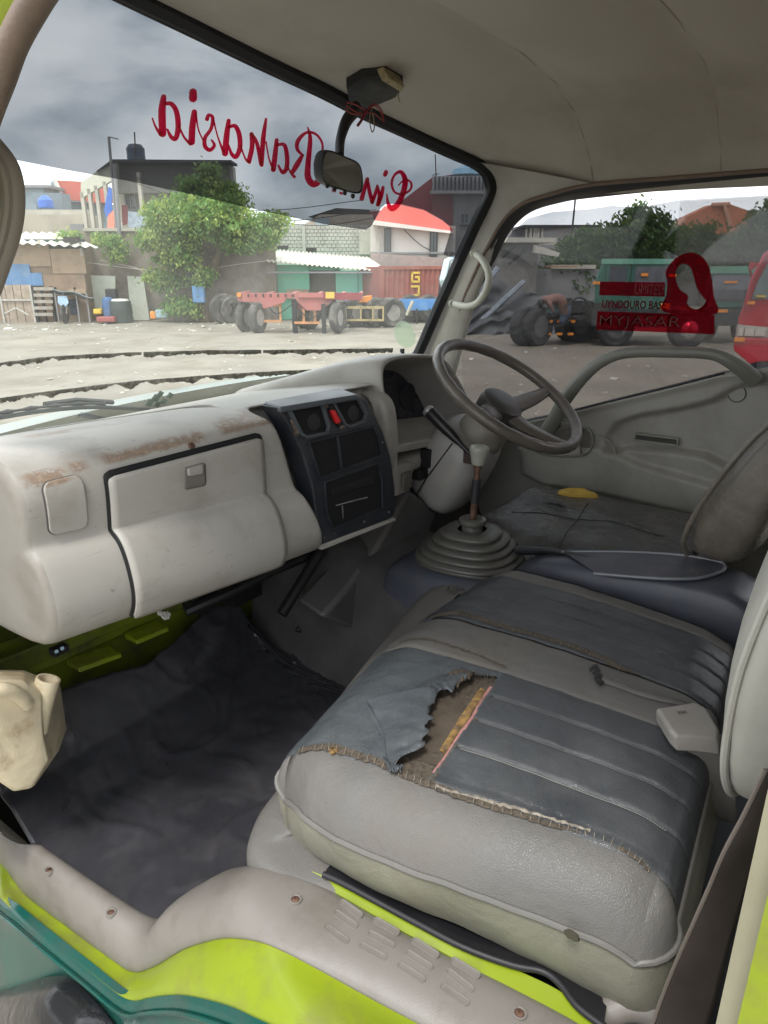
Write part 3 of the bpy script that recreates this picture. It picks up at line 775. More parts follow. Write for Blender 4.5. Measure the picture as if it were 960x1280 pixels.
# ---------------- floor vinyl, firewall, tunnel
def mat_prof(s):
    # s metres along the floor from the sill end forwards, then up the toe board
    return interp([(0, 0.30), (0.86, 1.16), (0.98, 1.27), (1.14, 1.37), (1.35, 1.42)], s), interp([(0, 1.153), (0.80, 1.153), (0.86, 1.158), (0.98, 1.20), (1.14, 1.32), (1.35, 1.53)], s)
def mat_pt(x, s):
    y, z = mat_prof(s)
    h = 0.0
    h += 0.006 * noise.noise(Vector((x * 4, s * 4, 1))) + 0.0010 * noise.noise(Vector((x * 26, s * 21, 4)))
    h += 0.006 * abs(noise.noise(Vector((x * 13 + s * 5, s * 9, 3))))
    r1 = 1 - min(1, abs(noise.noise(Vector((x * 4.2 + s * 2, s * 3.3 - x, 8)))) * 15)
    h += 0.005 * max(0, r1) ** 2
    r2 = 1 - min(1, abs(noise.noise(Vector((x * 7 - s * 4, s * 6 + x * 3, 18)))) * 13)
    h += 0.0045 * max(0, r2) ** 3
    if x < 0.56: h = h * max(0, (x - 0.50) / 0.06) - (0.012 if x < 0.49 and s < 0.56 else 0.001)
    k = min(1, max(0, (s - 0.8) / 0.3))
    xx = x
    if s > 0.86 and x < 0.58: h += 0.035 * (0.58 - x) / 0.12 * min(1, (s - 0.86) / 0.08)
    return Vector((xx, y - h * k, z + max(h, -0.002) * (1 - 0.5 * k)))
xs = lin(0.462, 1.45, 112); ss = lin(0.0, 1.30, 140)
def mat_keep(v):
    w_ = v - CAM; dp = w_.dot(FW); X = 480 + FPX * w_.dot(RT) / dp; Y = 640 - FPX * w_.dot(UP) / dp
    lim = interp([(60, 872), (80, 862), (120, 848), (155, 838), (185, 832), (200, 815), (215, 806), (250, 772), (262, 764), (300, 748), (345, 742), (352, 760), (362, 820), (372, 880)], X)
    if X > 365: return True
    return Y > lim
def mat_limit(x):
    for s_ in lin(0.80, 1.30, 160):
        if not mat_keep(mat_pt(x, s_)): return s_
    return 1.30
lims = [mat_limit(x) for x in xs]
lims = [sum(lims[max(0, i - 1):i + 2]) / len(lims[max(0, i - 1):i + 2]) for i in range(len(lims))]
V = []; F = []
for i, x in enumerate(xs):
    for j in range(140): V.append(mat_pt(x, lims[i] * j / 139))
for i in range(len(xs) - 1):
    for j in range(139): F.append((i * 140 + j, (i + 1) * 140 + j, (i + 1) * 140 + j + 1, i * 140 + j + 1))
fm = mk('floor_mat', V, F, MATT, None, auto=False, solid=-0.003)
tag(fm, 'creased black vinyl mat covering the passenger footwell floor', 'floor mat')
# firewall and lime beam
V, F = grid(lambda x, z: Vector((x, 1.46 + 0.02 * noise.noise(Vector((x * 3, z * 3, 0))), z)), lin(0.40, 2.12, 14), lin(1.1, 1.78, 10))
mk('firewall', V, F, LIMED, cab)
mb = MB()
a = P(-40, 862, 'y', 1.40); b = P(340, 700, 'y', 1.40)
for (h0, h1, dy) in ((0.0, 0.045, 0.02), (-0.03, -0.0, 0.0)):
    mb.hexa([a + Vector((0, -dy, h0)), b + Vector((0, -dy, h0)), b + Vector((0, 0.05, h0)), a + Vector((0, 0.05, h0)), a + Vector((0, -dy, h1)), b + Vector((0, -dy, h1)), b + Vector((0, 0.05, h1)), a + Vector((0, 0.05, h1))])
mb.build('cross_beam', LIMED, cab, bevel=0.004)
for (x0_, y0_, x1_, y1_) in ((100, 841, 153, 822), (172, 806, 212, 789)):
    mb = MB(); a = P(x0_, y0_, 'y', 1.34); b = P(x1_, y1_, 'y', 1.34)
    mb.hexa([a, b, b + Vector((0, 0.05, 0)), a + Vector((0, 0.05, 0)), a + Vector((0, 0.004, 0.010)), b + Vector((0, 0.004, 0.010)), b + Vector((0, 0.05, 0.016)), a + Vector((0, 0.05, 0.016))])
    mb.build('floor_flange', LIME, cab, bevel=0.002)
# wiring box and loose knob below the dash
mb = MB(); mb.box(P(74, 812, 'y', 1.15), (0.030, 0.02, 0.014)); mb.build('wiring_connector', BLACK, cab, bevel=0.002)
mb = MB(); p = P(74, 812, 'y', 1.135)
mb.box(p + Vector((-0.006, -0.002, 0)), (0.006, 0.004, 0.006)); mb.box(p + Vector((0.005, -0.002, 0.001)), (0.006, 0.004, 0.006)); mb.build('connector_pin', mat('pale_blue_plug', (0.35, 0.5, 0.6), 0.3), cab, bevel=0.001)
mb = MB(); p = P(207, 769, 'y', 1.12)
for k in range(6):
    a = k * pi / 3
    mb.tube([p, p + Vector((0.009 * cos(a), -0.003, 0.009 * sin(a)))], [0.003, 0.0035], 8)
mb.tube([p + Vector((0, 0.02, 0)), p + Vector((0, -0.006, 0))], 0.006, 10)
mb.build('wing_nut', mat('grimy_white_plastic', (0.55, 0.53, 0.48), 0.45, dirt=(0.1, 0.1, 0.1), dscale=20, damt=0.6), cab)
mb = MB()
mb.tube(smooth_path([P(232, 765, 'y', 1.2), P(262, 752, 'y', 1.18), P(300, 735, 'y', 1.16), P(345, 712, 'y', 1.15), P(400, 690, 'y', 1.15)], 5), 0.012, 8)
mb.tube(smooth_path([P(240, 750, 'y', 1.22), P(280, 722, 'y', 1.2), P(330, 712, 'y', 1.2), P(380, 700, 'y', 1.2)], 5), 0.008, 8)
mb.box(P(250, 748, 'y', 1.25), (0.06, 0.06, 0.05)); mb.box(P(300, 735, 'y', 1.3), (0.10, 0.06, 0.06))
mb.build('wiring_loom', BLACK, cab)
mb = MB(); mb.tube([P(400, 690, 'y', 1.12), P(352, 768, 'y', 1.12)], 0.014, 10); mb.tube([P(430, 690, 'y', 1.2), P(372, 790, 'y', 1.2)], 0.009, 8)
mb.build('steering_brace', BLACK, cab)
# tunnel side under the gear lever and heater hoses in the dark
V, F = grid(lambda x, z: Vector((x, lerp(1.02, 1.2, (z - 1.15) / 0.45), z)), lin(1.30, 2.10, 8), lin(1.12, 1.62, 8))
mk('toe_board', V, F, CARPET, cab)
secs = []
for y in lin(0.1, 1.38, 16):
    lift = 0.0 if y < 0.9 else (y - 0.9) * 0.35
    zt_ = 1.44 + lift
    secs.append([Vector((1.22 - 0.0 * lift, y, 1.14)), Vector((1.255, y, 1.25)), Vector((1.285, y, zt_ - 0.05)), Vector((1.32, y, zt_ - 0.012)), Vector((1.37, y, zt_)), Vector((1.60, y, zt_)), Vector((1.64, y, zt_ - 0.04)), Vector((1.66, y, 1.14))])
V, F = loft(secs, caps=True)
mk('engine_tunnel', V, F, CARPET, cab)
mb = MB()
mb.tube(smooth_path([P(424, 705, 'y', 1.1), P(432, 722, 'y', 1.08), P(450, 732, 'y', 1.06), P(462, 728, 'y', 1.05)], 5), 0.012, 8)
mb.build('heater_hose', mat('faded_red_hose', (0.13, 0.035, 0.028), 0.6), cab)
mb = MB(); p = P(468, 722, 'y', 1.03)
mb.lathe([(0.018, 0), (0.02, 0.01), (0.014, 0.02), (0.016, 0.03), (0.01, 0.036)], p, M=Matrix.Rotation(radians(70), 3, 'Y'), n=10)
mb.build('hose_clamp', BLACK, cab)
hd_ = [P(*q, 'y', 1.02) for q in ((512, 612), (548, 640), (524, 700), (480, 782), (455, 792), (402, 772), (432, 738), (468, 690))]
MB().add(hd_ + [p + Vector((0.02, 0.10, 0.01)) for p in hd_], [tuple(range(8)), tuple(range(8, 16))[::-1]] + [(i, i + 8, (i + 1) % 8 + 8, (i + 1) % 8) for i in range(8)]).build('heater_duct', mat('scuffed_grey_duct', (0.10, 0.095, 0.092), 0.55, var=0.2, vscale=7, dirt=(0.04, 0.04, 0.04), dscale=7, damt=0.6), cab, bevel=0.012, bseg=3)
# rear deck behind and beside the seats
V, F = grid(lambda x, y: Vector((x, y, 1.33 + 0.004 * noise.noise(Vector((x * 9, y * 9, 0))))), lin(0.44, 2.1, 20), lin(-0.25, 0.50, 12))
mk('rear_deck', V, F, CARPET, cab)
mb = MB()
mb.hexa([Vector((0.585, -0.2, 1.14)), Vector((1.32, -0.2, 1.14)), Vector((1.32, 0.545, 1.14)), Vector((0.585, 0.545, 1.14)), Vector((0.60, -0.2, 1.345)), Vector((1.32, -0.2, 1.345)), Vector((1.32, 0.52, 1.345)), Vector((0.60, 0.52, 1.345))])
mb.build('seat_riser', BLACK, cab, smooth=False)
# lime flange and black rubber channel between trim and seat
fl = sp2([P(*q) for q in ((390, 1089, 'z', 1.376), (430, 1106, 'z', 1.376), (500, 1144, 'z', 1.376), (560, 1176, 'z', 1.376), (640, 1210, 'z', 1.376), (705, 1242, 'z', 1.376), (765, 1290, 'z', 1.376))])
fo = sp2([P(*q) for q in ((392, 1100, 'z', 1.370), (430, 1122, 'z', 1.370), (500, 1162, 'z', 1.370), (560, 1194, 'z', 1.370), (640, 1240, 'z', 1.370), (712, 1278, 'z', 1.370), (770, 1325, 'z', 1.370))])
secs = [[a + Vector((0.0, 0, -0.03)), a, b, b + Vector((0, 0, -0.02))] for a, b in zip(fl, fo)]
V, F = loft(secs)
mk('sill_flange', V, F, LIME, cab)
mb = MB()
ch = smooth_path([P(x, y, 'z', 1.383) for x, y in ((404, 1093), (425, 1102), (470, 1126), (520, 1153), (580, 1184), (640, 1206), (678, 1214), (700, 1230), (722, 1258), (756, 1284))], 5)
mb.tube(ch, 0.0045, 10)
mb.build('channel_rubber', RUBBER, cab)
secs = [[p + Vector((0, 0, -0.004)), p + Vector((0.012, 0.004, -0.003)), p + Vector((0.05, 0.012, -0.012))] for p in ch]
V, F = loft(secs); mk('channel_base', V, F, BLACK, cab)

# ---------------- the passenger door swung open on its front hinge (just outside the picture)
pd = thing('passenger_door', 'lime passenger door swung wide open beside the camera, out of frame', 'door')
h0_ = Vector((0.355, 1.22, 0)); dv_ = Vector((-0.985, 0.17, 0)).normalized(); nv_ = Vector((-dv_.y, dv_.x, 0))
Md = Matrix((dv_, nv_, Vector((0, 0, 1)))).transposed()
MB().box(h0_ + dv_ * 0.53 + Vector((0, 0, 1.45)), (1.06, 0.05, 0.72), M=Md).build('inner_panel', DOORG, pd, bevel=0.01)
MB().box(h0_ + dv_ * 0.53 - nv_ * 0.03 * (1 if nv_.y < 0 else -1) + Vector((0, 0, 1.45)), (1.08, 0.012, 0.74), M=Md).build('outer_skin', LIME, pd, bevel=0.004)
mb = MB(); mb.tube([h0_ + Vector((0, 0, 1.8)), h0_ + dv_ * 0.12 + Vector((0, 0, 2.25)), h0_ + dv_ * 0.30 + Vector((0, 0, 2.42)), h0_ + dv_ * 0.95 + Vector((0, 0, 2.42)), h0_ + dv_ * 1.04 + Vector((0, 0, 1.8))], 0.022, 8)
mb.build('window_frame', BLACK, pd)
mk('window_glass', [h0_ + dv_ * a + Vector((0, 0, z)) for a, z in ((0.02, 1.8), (0.13, 2.24), (0.30, 2.41), (0.95, 2.41), (1.03, 1.8))], [(0, 1, 2, 3, 4)], SFILM, pd, smooth=False)
V, F = loft([[Vector((0.40, 1.14 + 0.0 * z, z)), Vector((0.385, 1.20, z)), Vector((0.39, 1.50, z)), Vector((0.43, 1.60, z))] for z in lin(1.2, 1.86, 5)])
mk('front_corner_panel', V, F, LIME, cab)
rnd = random.Random(31); mb = MB()
for _ in range(150):
    p = mat_pt(rnd.uniform(0.52, 1.2), rnd.uniform(0.05, 0.98)); s_ = rnd.uniform(0.0008, 0.0022)
    mb.box(p + Vector((0, 0, s_ * 0.4)), (s_ * rnd.uniform(.8, 2.4), s_, s_ * .7), M=Matrix.Rotation(rnd.uniform(0, 6), 3, 'Z'))
tag(mb.build('floor_grit', mat('pale_grit', (0.22, 0.20, 0.17), 0.9, var=0.4, vscale=40), None, smooth=False), 'fine pale grit sprinkled over the black vinyl footwell mat', 'grit', kind='stuff')
# ================================================================ DASHBOARD
dash = thing('dashboard', 'worn beige dashboard with dark centre console under the windscreen', 'dashboard')
def dprof(x):
    k = (x - 0.48)
    c = 1.942 - 0.030 * k
    l = -0.085 * k
    b = 0.0
    if x > 1.03: b = min(1, (x - 1.03) / 0.03) * 0.11           # recessed behind the centre panel
    return [(1.50, 1.85), (1.36, 1.885), (1.22, c - 0.018), (1.13, c - 0.002), (1.08, c), (1.03, c - 0.003), (0.992 + b, c - 0.012),
            (0.968 + b, 1.912), (0.956 + b, 1.893), (0.954 + b, 1.865), (0.958 + b, 1.83 + l * .6), (0.961 + b, 1.812 + l), (0.957 + b, 1.806 + l), (0.944 + b, 1.797 + l), (0.934 + b, 1.782 + l), (0.925 + b, 1.755 + l),
            (0.920 + b, 1.72 + l), (0.924 + b, 1.69 + l), (0.940 + b, 1.664 + l), (0.97 + b, 1.646 + l), (1.03 + b, 1.638 + l), (1.30, 1.638 + l)]
def dsec(x, shrink=0.0):
    o_ = []
    for (y, z) in dprof(x):
        k_ = max(0, min(1, (x - 0.9) / 0.1)) * max(0, min(1, (1.3 - x) / 0.15))
        v = Vector((x - 0.01 * k_ + (1.75 - z) * 0.36 * k_, y, z))
        if shrink:
            c = Vector((x, 1.12, 1.785)); d = c - v
            v = v + Vector((0, d.y / (abs(d.y) + 0.02) * shrink, d.z / (abs(d.z) + 0.02) * shrink))
        o_.append(v)
    return o_
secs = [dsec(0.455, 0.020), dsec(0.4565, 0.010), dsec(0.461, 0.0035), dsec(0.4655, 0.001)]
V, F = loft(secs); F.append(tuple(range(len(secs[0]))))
mk('dash_end_cap', V, F, mat('shade_toned_taupe_plastic', (0.25, 0.235, 0.205), 0.45, var=0.1, vscale=4, bump=0.35, bscale=520, bdist=0.0008, dirt=(0.15, 0.12, 0.09), dscale=9, damt=0.5), dash, sub=1, auto=False)  # taupe hue, darkened to carry the shade that falls on this end
secs = [dsec(0.4655, 0.001), dsec(0.470)]
for x in lin(0.50, 1.00, 12) + [1.02, 1.03, 1.04, 1.05, 1.06, 1.10, 1.2, 1.3, 1.40]: secs.append(dsec(x))
V, F = loft(secs)
mk('dash_body', V, F, BEIGE, dash, sub=1, auto=False)
def dcurve(x):                                   # dense profile with outward normals
    sp = smooth_path([Vector((0, y, z)) for y, z in dprof(x)], 6)
    return sp
def dpt(x, zz, off):
    """point on the dash face (front side) at height zz, pushed out by off"""
    sp = dcurve(x)
    for i in range(24, len(sp) - 1):
        a, b = sp[i], sp[i + 1]
        if a.z >= zz >= b.z and a.y < 1.06:
            t = (a.z - zz) / max(1e-6, a.z - b.z); p = a.lerp(b, t); d = (b - a).normalized()
            nrm = Vector((0, d.z, -d.y))
            if nrm.y > 0: nrm = -nrm
            return Vector((x, p.y, p.z)) + nrm * off
    p = sp[-12]; return Vector((x, p.y, zz))
def patch(name, x0, x1, z0, z1, off, mat_, par, rad=0.012, thick=0.003, skew=(0, 0), nu=26, nv=34, bev=0.0):
    """rounded-corner panel that follows the dash face; z0 top, z1 bottom; skew moves left/right edge with depth"""
    V = []; F = []
    for i in range(nu):
        for j in range(nv):
            u = i / (nu - 1) * 2 - 1; v = j / (nv - 1) * 2 - 1
            w_ = (x1 - x0) / 2; h_ = (z0 - z1) / 2
            X = u * w_; Z = v * h_
            # pull the square corners in to an arc
            ix, iz = w_ - rad, h_ - rad
            if abs(X) > ix and abs(Z) > iz:
                dx, dz = abs(X) - ix, abs(Z) - iz
                mx_ = max(dx, dz); l = sqrt(dx * dx + dz * dz)
                if l > 0: X = math.copysign(ix + dx * mx_ / l, X); Z = math.copysign(iz + dz * mx_ / l, Z)
            fz = (Z / h_ + 1) / 2
            xx = (x0 + x1) / 2 + X + lerp(skew[0], skew[1], (X / w_ + 1) / 2) * fz
            zz = (z0 + z1) / 2 - Z - 0.085 * (xx - (x0 + x1) / 2) * fz
            V.append(dpt(xx, zz, off))
    for i in range(nu - 1):
        for j in range(nv - 1):
            F.append((i * nv + j, (i + 1) * nv + j, (i + 1) * nv + j + 1, i * nv + j + 1))
    return mk(name, V, F, mat_, par, solid=-thick, auto=False)
patch('glovebox_gap', 0.5855, 0.9195, 1.8970, 1.6400, 0.0012, VOID, dash, rad=0.012, skew=(0.0, 0.02), thick=0.002)
gb = patch('glovebox_door', 0.590, 0.916, 1.888, 1.6425, 0.0045, BEIGE, dash, rad=0.010, skew=(0.0, 0.02), thick=0.004)
hl = patch('latch_frame', 0.728, 0.776, 1.873, 1.832, 0.0062, TRIM, gb, rad=0.006, nu=10, nv=10)
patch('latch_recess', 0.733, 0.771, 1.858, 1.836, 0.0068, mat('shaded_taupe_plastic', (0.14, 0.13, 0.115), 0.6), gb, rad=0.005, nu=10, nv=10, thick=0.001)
patch('latch', 0.735, 0.769, 1.871, 1.856, 0.0095, BEIGE, gb, rad=0.003, nu=8, nv=8)
patch('cover_gap', 0.4895, 0.5535, 1.9030, 1.8195, 0.0008, mat('grey_gap', (0.07, 0.065, 0.06), 0.8), dash, rad=0.014, thick=0.001)
patch('fuse_cover', 0.4910, 0.5520, 1.9015, 1.8210, 0.0022, BEIGE, dash, rad=0.013, thick=0.002)
# smoothly raised long lid on the dash top, with its moulded edge
mb = MB()
tp = smooth_path([Vector((0.62, 1.20, 1.924)), Vector((0.80, 1.17, 1.924)), Vector((0.93, 1.12, 1.928)), Vector((0.93, 1.06, 1.924)), Vector((0.935, 1.01, 1.917))], 6)
tp = [p + Vector((0, 0, -0.0035)) for p in tp]
mb.tube(tp, 0.006, 8, flat=0.6)
mb.build('moulded_edge', BEIGE, dash)
# pit in the worn plastic
mb = MB(); p = dpt(0.762, 1.902, 0.001)
mb.lathe([(0.007, -0.002), (0.006, 0.001), (0.003, 0.0015), (0.002, -0.001)], p, M=Matrix.Rotation(radians(60), 3, 'X'), n=9)
mb.build('chipped_spot', RUST, dash)
# ---------------- centre console
CY0, CZ0, CK = 0.958, 1.75, 0.12
def C(px, py, off=0.0):
    d = ray(px, py)                              # plane y = CY0 + CK (z - CZ0) - off
    t = (CY0 - off - CK * CZ0 + CK * CAMZ) / (d.y - CK * d.z)
    return CAM + d * t
def cplate(name, poly, off, depth, mat_, par, bevel=0.0015, **k):
    a = [C(x, y, off) for x, y in poly]; b = [p + Vector((0, depth, -CK * 0)) for p in a]
    n = len(a)
    fs = [tuple(range(n)), tuple(range(n, 2 * n))[::-1]] + [(i, i + n, (i + 1) % n + n, (i + 1) % n) for i in range(n)]
    return mk(name, a + b, fs, mat_, par, bevel=bevel, **k)
def cring(name, poly, wd, off, depth, mat_, par, bevel=0.0012):
    inn = [C(x, y, off) for x, y in poly]; c = sum(inn, Vector()) / len(inn)
    ou = []
    for i, p in enumerate(inn):
        t = (inn[(i + 1) % len(inn)] - inn[i - 1]).normalized(); s_ = t.cross(Vector((0, 1, 0))).normalized()
        if s_.dot(p - c) < 0: s_ = -s_
        ou.append(p + s_ * wd)
    D_ = Vector((0, depth, 0))
    secs = [[i + D_, i, o_, o_ + D_] for i, o_ in zip(inn, ou)]; secs.append(secs[0])
    V, F = loft(secs)
    return mk(name, V, F, mat_, par, bevel=bevel)
face = [(346, 509), (355, 511), (449, 495), (458, 500), (468, 516), (479, 540), (489, 572), (494, 610), (494, 642), (489, 648), (402, 681), (397, 677), (396, 645), (390, 605), (378, 565), (362, 533)]
cplate('console_panel', face, 0.002, 0.05, DARKPL, dash, bevel=0.004, bseg=3)
vl = [(367, 514), (372, 511), (398, 507), (403, 510), (410, 533), (409, 538), (385, 543), (380, 540)]
vr = [(421, 504), (426, 501), (444, 499), (449, 502), (457, 518), (455, 524), (439, 530), (434, 528)]
def grow(poly, k):
    cx = sum(p[0] for p in poly) / len(poly); cy = sum(p[1] for p in poly) / len(poly)
    return [(cx + (x - cx) * k, cy + (y - cy) * k) for x, y in poly]
vl = grow(vl, 1.08); vr = grow(vr, 1.08)
for poly in (vl, vr):
    cplate('vent_mouth', poly, 0.0035, 0.02, VOID, dash, bevel=0)
    cring('vent_frame', poly, 0.0060, 0.011, 0.012, LIDPL if poly is vl else LIDPL, dash, bevel=0.003)
    c = sum((C(x, y, 0.005) for x, y in poly), Vector()) / len(poly)
    mb = MB(); mb.lathe([(0.022, 0), (0.02, 0.003), (0.006, 0.005)], c + Vector((0.004, 0.004, -0.004)), M=Matrix.Rotation(radians(80), 3, 'X'), n=16)
    mb.build('vent_duct', mat('duct_plastic', (0.02, 0.019, 0.018), 0.6), dash)
cplate('hazard_button_base', [(410, 506), (417, 505), (431, 530), (424, 534)], 0.007, 0.01, BLACK, dash)
cplate('hazard_button', [(414, 513), (419, 512), (427, 527), (422, 530)], 0.010, 0.008, REDB, dash)
slot1 = [(388, 554), (468, 534), (473, 545), (478, 568), (402, 596), (395, 575)]
cplate('radio_bay', slot1, 0.003, 0.02, VOID, dash, bevel=0)
cring('bay_frame', slot1, 0.004, 0.008, 0.008, DARKPL, dash)
cplate('bay_divider', [(422, 546), (424, 545), (429, 586), (427, 587)], 0.007, 0.01, DARKPL, dash, bevel=0.0006)
slot2 = [(407, 604), (474, 580), (478, 600), (479, 634), (418, 660), (410, 640)]
cplate('lower_bay', slot2, 0.003, 0.02, VOID, dash, bevel=0)
cring('bay_frame', slot2, 0.0035, 0.008, 0.008, DARKPL, dash)
cplate('heater_slot', [(415, 612), (466, 595), (468, 604), (418, 622)], 0.0055, 0.006, BLACK, dash)
mb = MB(); mb.tube([C(420, 632, 0.009), C(446, 625, 0.009), C(459, 622, 0.012)], [0.0015, 0.0015, 0.002], 6); mb.tube([C(428, 632, 0.006), C(429, 648, 0.006)], 0.0015, 6)
mb.build('heater_lever', STEEL, dash)
for (x, y) in ((405, 672), (418, 667), (455, 652), (486, 640), (372, 545), (478, 553)):
    mb = MB(); mb.lathe([(0.0028, 0), (0.0024, 0.0015), (0.001, 0.0018)], C(x, y, 0.003), M=Matrix.Rotation(radians(90), 3, 'X'), n=10); mb.build('panel_screw', STEEL, dash)
# scuffed beige bits round the vents
for poly in ([(363, 525), (370, 524), (377, 541), (369, 544)], [(402, 506), (414, 503), (417, 508), (405, 511)], [(424, 531), (430, 530), (433, 534), (426, 536)]):
    cplate('tape_scuff', poly, 0.0052, 0.001, mat('scuffed_tape_residue', (0.19, 0.145, 0.11), 0.85, var=0.5, vscale=90), dash, bevel=0)
# lid on top of the console
lz = 1.9315
a = [P(*q, 'z', lz) for q in ((330, 501.5), (424, 484.5), (448, 493), (350, 509))]
mb = MB(); mb.hexa([p - Vector((0, 0, 0.012)) for p in a] + [p + Vector((0, 0, 0.0)) for p in a]); mb.build('console_lid', LIDPL, dash, bevel=0.004, bseg=3)
# the light lower edge strip of the console
cplate('lower_strip', [(400, 682), (494, 647), (496, 651), (403, 688)], 0.001, 0.02, BEIGE, dash, bevel=0.003)
# ---------------- driver's side of the dash
def dprof2(x):
    if x > 1.43:
        return [(1.50, 1.86), (1.40, 1.87), (1.36, 1.87), (1.34, 1.85), (1.33, 1.80), (1.32, 1.74), (1.28, 1.712), (1.10, 1.708), (1.035, 1.704), (1.02, 1.695), (1.025, 1.66), (1.05, 1.62), (1.08, 1.585), (1.3, 1.56)]
    return [(1.50, 1.86), (1.36, 1.885), (1.22, 1.905), (1.13, 1.905), (1.08, 1.90), (1.045, 1.885), (1.03, 1.86), (1.025, 1.82), (1.02, 1.77), (1.03, 1.72), (1.05, 1.66), (1.07, 1.61), (1.10, 1.575), (1.3, 1.56)]
secs = [[Vector((x, y - (0.03 if 1.385 < x < 1.44 and 1.58 < z < 1.92 else 0), z)) for y, z in dprof2(x)] for x in (1.375, 1.38, 1.39, 1.41, 1.425, 1.429, 1.4305, 1.44, 1.5, 1.62, 1.8, 2.0, 2.10)]
V, F = loft(secs)
mk('driver_dash_body', V, F, BEIGE, dash, sub=2, auto=False)
hp = [(479, 478), (479, 464), (484, 454), (497, 449), (515, 447), (535, 447), (551, 450), (562, 460), (572, 476), (581, 493), (588, 512), (589, 528), (583, 537), (560, 543), (530, 549), (505, 556), (497, 552), (490, 532), (483, 503)]
def HP(px, py):
    # rim plane: leans forward at the foot
    return P(px, py, 'y', 1.045 - (py - 447) * 0.0003)
rim = [HP(*q) for q in hp]
rc = sum(rim, Vector()) / len(rim)
rimS = smooth_path(rim, 3, True)
def ringmap(sx, sz, dy, dz=0, dx=0):
    return [Vector((rc.x + (p.x - rc.x) * sx + dx, p.y + dy, rc.z + (p.z - rc.z) * sz + dz)) for p in rimS]
outer = [ringmap(1.0, 1.0, 0.0), ringmap(1.035, 1.05, -0.004), ringmap(1.06, 1.09, 0.006), ringmap(1.10, 1.10, 0.06, -0.004), ringmap(1.22, 0.98, 0.15, -0.008, -0.01), ringmap(1.42, 0.72, 0.24, -0.012, -0.03), ringmap(1.7, 0.42, 0.34, -0.01, -0.05)]
V, F = loft(outer, closed=True)
mk('binnacle_hood', V, F, BEIGE, dash, sub=1, auto=False)
inner_ = [ringmap(1.0, 1.0, 0.0), ringmap(0.965, 0.955, 0.012), ringmap(0.93, 0.88, 0.05, -0.003), ringmap(0.90, 0.80, 0.12, -0.014), ringmap(0.86, 0.73, 0.17, -0.026)]
V, F = loft(inner_, closed=True)
mk('binnacle_throat', V, F, HOODIN, dash, sub=1, auto=False)
rg = ringmap(0.885, 0.76, 0.148, -0.020)
cl = mk('instrument_cluster', [sum(rg, Vector()) / len(rg)] + rg, [(0, 1 + i, 1 + (i + 1) % len(rg)) for i in range(len(rg))], mat('smoky_cluster_lens', (0.03, 0.033, 0.042), 0.25, var=0.25, dirt=(0.09, 0.09, 0.10), dscale=16, damt=0.5), dash)
cc = sum(rg, Vector()) / len(rg)
for dx, r_ in ((-0.10, 0.045), (0.02, 0.055), (0.12, 0.04)):
    mb = MB(); mb.lathe([(r_, 0), (r_ - 0.001, 0.0012), (0.001, 0.0012)], cc + Vector((dx, -0.006, -0.01)), M=Matrix.Rotation(radians(90), 3, 'X'), n=28)
    mb.build('dial', mat('dial_face', (0.02, 0.02, 0.028), 0.35), dash)
for (a, b, m_) in (((497, 539), (505, 534), BLACK), ((500, 530), (512, 522), mat('red_needle', (0.5, 0.03, 0.03), 0.4))):
    p = P(*a, 'y', 1.165); q = P(*b, 'y', 1.165)
    mb = MB(); mb.tube([p, q], [0.0026, 0.0012], 6); mb.build('gauge_needle', m_, dash)
# ledge below the cluster and the dark slot under it
q = [HP(497, 556), HP(583, 541)]
mb = MB(); mb.hexa([q[0] + Vector((0, 0.0, -0.022)), q[1] + Vector((0, 0.0, -0.022)), q[1] + Vector((0, 0.16, -0.02)), q[0] + Vector((0, 0.16, -0.02)), q[0] + Vector((0, -0.004, 0)), q[1] + Vector((0, -0.004, 0)), q[1] + Vector((0, 0.14, 0.035)), q[0] + Vector((0, 0.14, 0.035))])
mb.build('binnacle_ledge', BEIGE, dash, bevel=0.004)
mb = MB(); mb.box((1.66, 1.012, 1.690), (0.16, 0.03, 0.05)); mb.box((1.60, 1.02, 1.65), (0.10, 0.03, 0.03)); mb.build('switch_slot', VOID, dash, bevel=0.003)
mb = MB(); mb.box((1.49, 1.03, 1.655), (0.075, 0.03, 0.085)); mb.build('lower_pocket', HOODIN, dash, bevel=0.01)
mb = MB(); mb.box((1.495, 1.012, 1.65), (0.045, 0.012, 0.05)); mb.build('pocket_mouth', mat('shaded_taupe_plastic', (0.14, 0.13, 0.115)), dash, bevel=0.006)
# small black sensor nubs on the dash top by the glass
mb = MB(); p = P(209, 518, 'y', 1.30); mb.lathe([(0.016, -0.02), (0.014, 0.002), (0.005, 0.009)], p, n=12); mb.build('washer_nozzle', BLACK, dash)
mb = MB(); p = P(501, 446, 'y', 1.30); mb.tube([p + Vector((0, 0, -0.03)), p, p + Vector((0.004, -0.006, 0.016))], [0.004, 0.004, 0.006], 8); mb.box(p + Vector((0.002, -0.004, 0.02)), (0.014, 0.008, 0.01)); mb.build('dash_clip', BLACK, dash)
